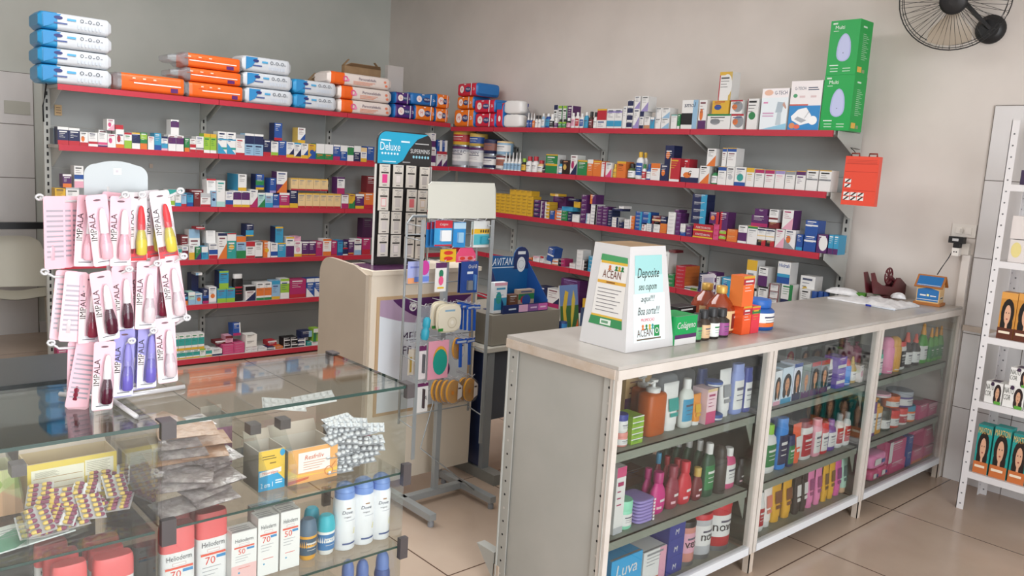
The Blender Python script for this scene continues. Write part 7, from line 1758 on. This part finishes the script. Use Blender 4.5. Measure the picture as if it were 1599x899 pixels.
# ------------------------------------------------------------------ wall fan
FN = empty('wall_fan', (0, 0, 0), 'black wire-caged wall fan high on the right wall, cut by the photo top', 'fan')
fc = at(1491, -2, 1, 4.62); BLK = mat('1b1b1d', .45); n_ = Vector((.28, -.85, -.34)).normalized(); Mf = Matrix.Translation(fc) @ n_.to_track_quat('-Y', 'Z').to_matrix().to_4x4(); Rf = .262
def fm(b): b.M = Mf; return b
def circ(r, y, n=40): return [(r*math.cos(2*math.pi*k/n), y, r*math.sin(2*math.pi*k/n)) for k in range(n)]
b = fm(MB()); b.tube(circ(Rf, 0), .0034, BLK, 6, True).tube(circ(Rf*.93, -.035), .0022, BLK, 6, True).tube(circ(Rf*.93, .035), .0022, BLK, 6, True); b.build('cage_ring', FN)
b = fm(MB())
for k in range(48):
    t = 2*math.pi*k/48; c, s_ = math.cos(t), math.sin(t)
    b.tube([(.055*c, -.075, .055*s_), (Rf*.55*c, -.068, Rf*.55*s_), (Rf*.93*c, -.035, Rf*.93*s_), (Rf*c, 0, Rf*s_)], .0011, BLK, 4)
b.build('front_grille', FN)
b = fm(MB())
for k in range(30):
    t = 2*math.pi*(k+.5)/30; c, s_ = math.cos(t), math.sin(t)
    b.tube([(.05*c, .07, .05*s_), (Rf*.93*c, .035, Rf*.93*s_), (Rf*c, 0, Rf*s_)], .0011, BLK, 4)
b.build('rear_grille', FN)
b = fm(MB()); b.M = Mf @ Matrix.Rotation(HP, 4, 'X'); b.lathe([(.02, .088), (.05, .085), (.066, .078), (.066, .07)], BLK, n=28); b.build('badge', FN)
b = MB(); b.M = Mf @ Matrix.Rotation(-HP, 4, 'X'); b.lathe([(.045, .045), (.055, .06), (.055, .15), (.04, .165)], BLK, n=24); b.build('motor', FN)
b = MB(); b.M = Mf @ Matrix.Rotation(-HP, 4, 'X'); b.lathe([(.03, -.05), (.032, .03)], BLK, n=20); b.build('hub', FN)
AMB = mat('a39684', .35)
for k in range(3):
    b = fm(MB()); v = []; t0 = 2*math.pi*k/3+.5
    for j in range(7):
        r = .03+(.205)*j/6; sp_ = .30+.35*math.sin(math.pi*j/7)
        for i in range(5): a_ = t0+(i/4-.5)*sp_*2*(.6+.4*j/6); v.append((r*math.cos(a_), -.015+.035*(i/4-.5), r*math.sin(a_)))
    F_ = [(j*5+i, j*5+i+1, (j+1)*5+i+1, (j+1)*5+i) for j in range(6) for i in range(4)]; b.add(v, F_, AMB, True); b.add([(x, y+.002, z) for x, y, z in v], [f[::-1] for f in F_], AMB, True); b.build('blade', FN)
bk = at(1545, 45, 1, WY-.03); b = MB(); b.M = Matrix.Translation((bk.x, WY-.001, bk.z)) @ Matrix.Rotation(HP, 4, 'X'); b.lathe([(.075, 0), (.075, .02), (.05, .035)], BLK, n=28); b.build('wall_bracket', FN)
MB().bar((bk.x, WY-.03, bk.z), tuple(Mf @ Vector((0, .13, 0))), .018, .018, BLK).build('arm', FN)
# ------------------------------------------------------------------ red organiser case, left label, header wire, chair, dark table
OC = mat('e2503c', .3); q0, q1 = at(1317, 280, 1, 4.53), at(1370, 280, 1, 4.53); z0, z1 = at(1342, 321, 1, 4.53).z, at(1342, 244, 1, 4.53).z; w_ = q1.x-q0.x; h = z1-z0
OG = empty('organizer_case', ((q0.x+q1.x)/2, 4.53, z0), 'red transparent organiser case hanging at the end of the right shelving', 'case')
b = MB(); b.box(-w_/2, 0, 0, w_/2, .035, h, OC)
for z in (.30, .68, .84): b.rect(-w_/2+.004, h*z, w_/2-.004, h*z+.003, 'c23a2c')
for k in range(3): b.rect(-w_*.44, h*(.86+.03*k), w_*.44, h*(.865+.03*k), '9a3a2e')
for i, (x, z) in enumerate([(-.45, .46), (-.45, .36), (-.45, .19), (-.45, .10), (-.24, .19), (-.24, .10), (-.03, .19), (-.03, .10)]):
    b.rect(w_*x, h*z, w_*(x+.19), h*(z+.075), 'e8e6e2', -.0008); b.poly([(w_*x, h*z), (w_*(x+.06), h*z), (w_*(x+.19), h*(z+.075)), (w_*(x+.12), h*(z+.075))], '3a2a28', -.0012)
b.build('body', OG)
for x in (-.26, .26):
    b = MB(); b.tube([(w_*(x-.12), .017, h-.002), (w_*(x-.11), .017, h+.016), (w_*(x+.11), .017, h+.016), (w_*(x+.12), .017, h-.002)], .005, '8a3428', 6); b.build('handle', OG)
MB().tube([(-w_*.26, .02, h+.014), (-w_*.4, .05, h+.03), (-w_*.6, .08, h+.05), (-2.352-(q0.x+q1.x)/2, .31, h+.052)], .0022, 'k', 6).build('hook', OG)
MB().box(-.022, 0, 0, .022, .002, .07, 'c8a878').rect(-.014, .016, .016, .02, '5a4030', -.0008).rect(-.014, .034, .016, .038, '5a4030', -.0008).rect(-.014, .05, .014, .054, '5a4030', -.0008).build('paper_note', None, tuple(at(91, 172, 0, LB+.001)-Vector((0, 0, .035))), HP, 'small tan paper note stuck on the panel under the far left diaper stack', 'note')
MB().box(-.012, 0, 0, .012, .002, .03, 'b8a89a').build('price_tag', None, tuple(at(236, 259, 0, LB+.001)-Vector((0, 0, .015))), HP, 'tiny torn sticker on the left back panel right of the pale header plate', 'sticker')
b = MB(); c_ = [at(72, 131, 0, LX-.1), at(70, 150, 0, LB+.02), at(67, 165, 0, LB+.03), at(68, 190, 0, LB+.03)]; b.tube(c_, .005, 'k'); b.build('cable', None, label='short black cable hanging at the left end of the left shelving', cat='cable')
b = MB(); b.box(0, -.09, 0, .003, .09, .10, mat('b9b8ae', .7)); b.build('wall_notice', None, tuple(at(27, 168, 0, WX+.016)-Vector((0, 0, .05))), 0, 'faded paper notice taped to the far left tiled wall', 'notice')
# white monobloc chair far left
CH = empty('plastic_chair', tuple(at(28, 548, 2, 0)), 'white plastic chair standing by the tiled wall far left', 'chair', math.radians(80)); PLC = mat('c9c4b4', .35)
def shell(b, f, nu, nv, t=.004):
    v = [f(i/nu, j/nv) for j in range(nv+1) for i in range(nu+1)]; w1 = nu+1; F_ = [(j*w1+i, j*w1+i+1, (j+1)*w1+i+1, (j+1)*w1+i) for j in range(nv) for i in range(nu)]
    b.add(v, F_, PLC, True); b.add([(x, y+t, z-t) for x, y, z in v], [q[::-1] for q in F_], PLC, True)
b = MB(); shell(b, lambda u, v: ((u-.5)*.44, -.21+.42*v, .44+.012*math.cos(u*math.pi*2)-.018*math.sin(v*math.pi)), 12, 10); b.build('seat', CH)
b = MB(); shell(b, lambda u, v: ((u-.5)*(.44-.10*v**3), .19+.10*v-.06*(2*u-1)**2*-1*0+.03*(1-(2*u-1)**2), .46+.38*v*(1-.12*abs(2*u-1)**4)), 14, 12); b.build('backrest', CH)
for x in (-.2, .2):
    for y, y2 in ((-.19, -.23), (.19, .24)): MB().bar((x, y, .44), (x*1.12, y2, 0), .035, .03, PLC).build('leg', CH)
    MB().bar((x*1.08, -.2, .62), (x*1.05, .24, .66), .045, .015, PLC).build('armrest', CH); MB().bar((x*1.08, -.19, .44), (x*1.08, -.2, .62), .035, .02, PLC).build('arm_post', CH)
tz = .95; t_ = empty('dark_table', (0, 0, 0), 'dark glossy counter slab behind the glass counter at the left edge', 'table'); MB().box(-2.74, -.9, tz-.03, -2.42, .665, tz, noisy('dark_slab', '2a2c2c', '343636', 3, .3)).build('tabletop', t_)
MB().box(-2.72, -.9, 0, -2.44, .64, tz-.03, mat('3a3c3c', .5)).build('body', t_); MB().box(-2.422, -.9, tz-.034, -2.412, .668, tz+.004, mat('15171c', .3)).build('edge_trim', t_)
q = at(35, 352, 0, WX+.45); b = MB(); b.bar((WX+.45, .6, q.z), (WX+.45, 1.62, q.z), .05, .05, mat('1c1d20', .4)); b.bar((WX+.45, 1.60, 0), (WX+.45, 1.60, q.z-.02), .04, .04, mat('1c1d20', .4)) if False else None
rl = b.build('handrail', None, label='black horizontal bar in front of the tiled wall above the chair', cat='rail'); MB().bar((WX+.45, .62, 0), (WX+.45, .62, q.z-.025), .035, .035, mat('1c1d20', .4)).build('post', rl); MB().bar((WX+.013, 1.2, q.z), (WX+.43, 1.2, q.z), .03, .03, mat('1c1d20', .4)).build('wall_arm', rl)
# ------------------------------------------------------------------ beyond 300 medicine boxes: the smallest seen ones as one object
BOXES.sort(key=lambda t: -t[0]); rest = [o for _, o in BOXES[300:]]; b = MB(); bpy.context.view_layer.update()
for o in rest:
    me = o.data; Mw = Matrix.Translation(o.location) @ o.rotation_euler.to_matrix().to_4x4(); off = len(b.v); b.v += [tuple(Mw @ v.co) for v in me.vertices]
    idx = [b.mi(m) for m in me.materials]
    for p in me.polygons: b.f.append(tuple(off+k for k in p.vertices)); b.m.append(idx[p.material_index]); b.sm.append(False)
for o in rest: bpy.data.objects.remove(o)
b.build('small_medicine_boxes', None, label='the smallest medicine boxes, packed in tight stacks along the wall shelves', cat='medicine boxes', kind='stuff')
for m in list(bpy.data.meshes):
    if m.users == 0: bpy.data.meshes.remove(m)
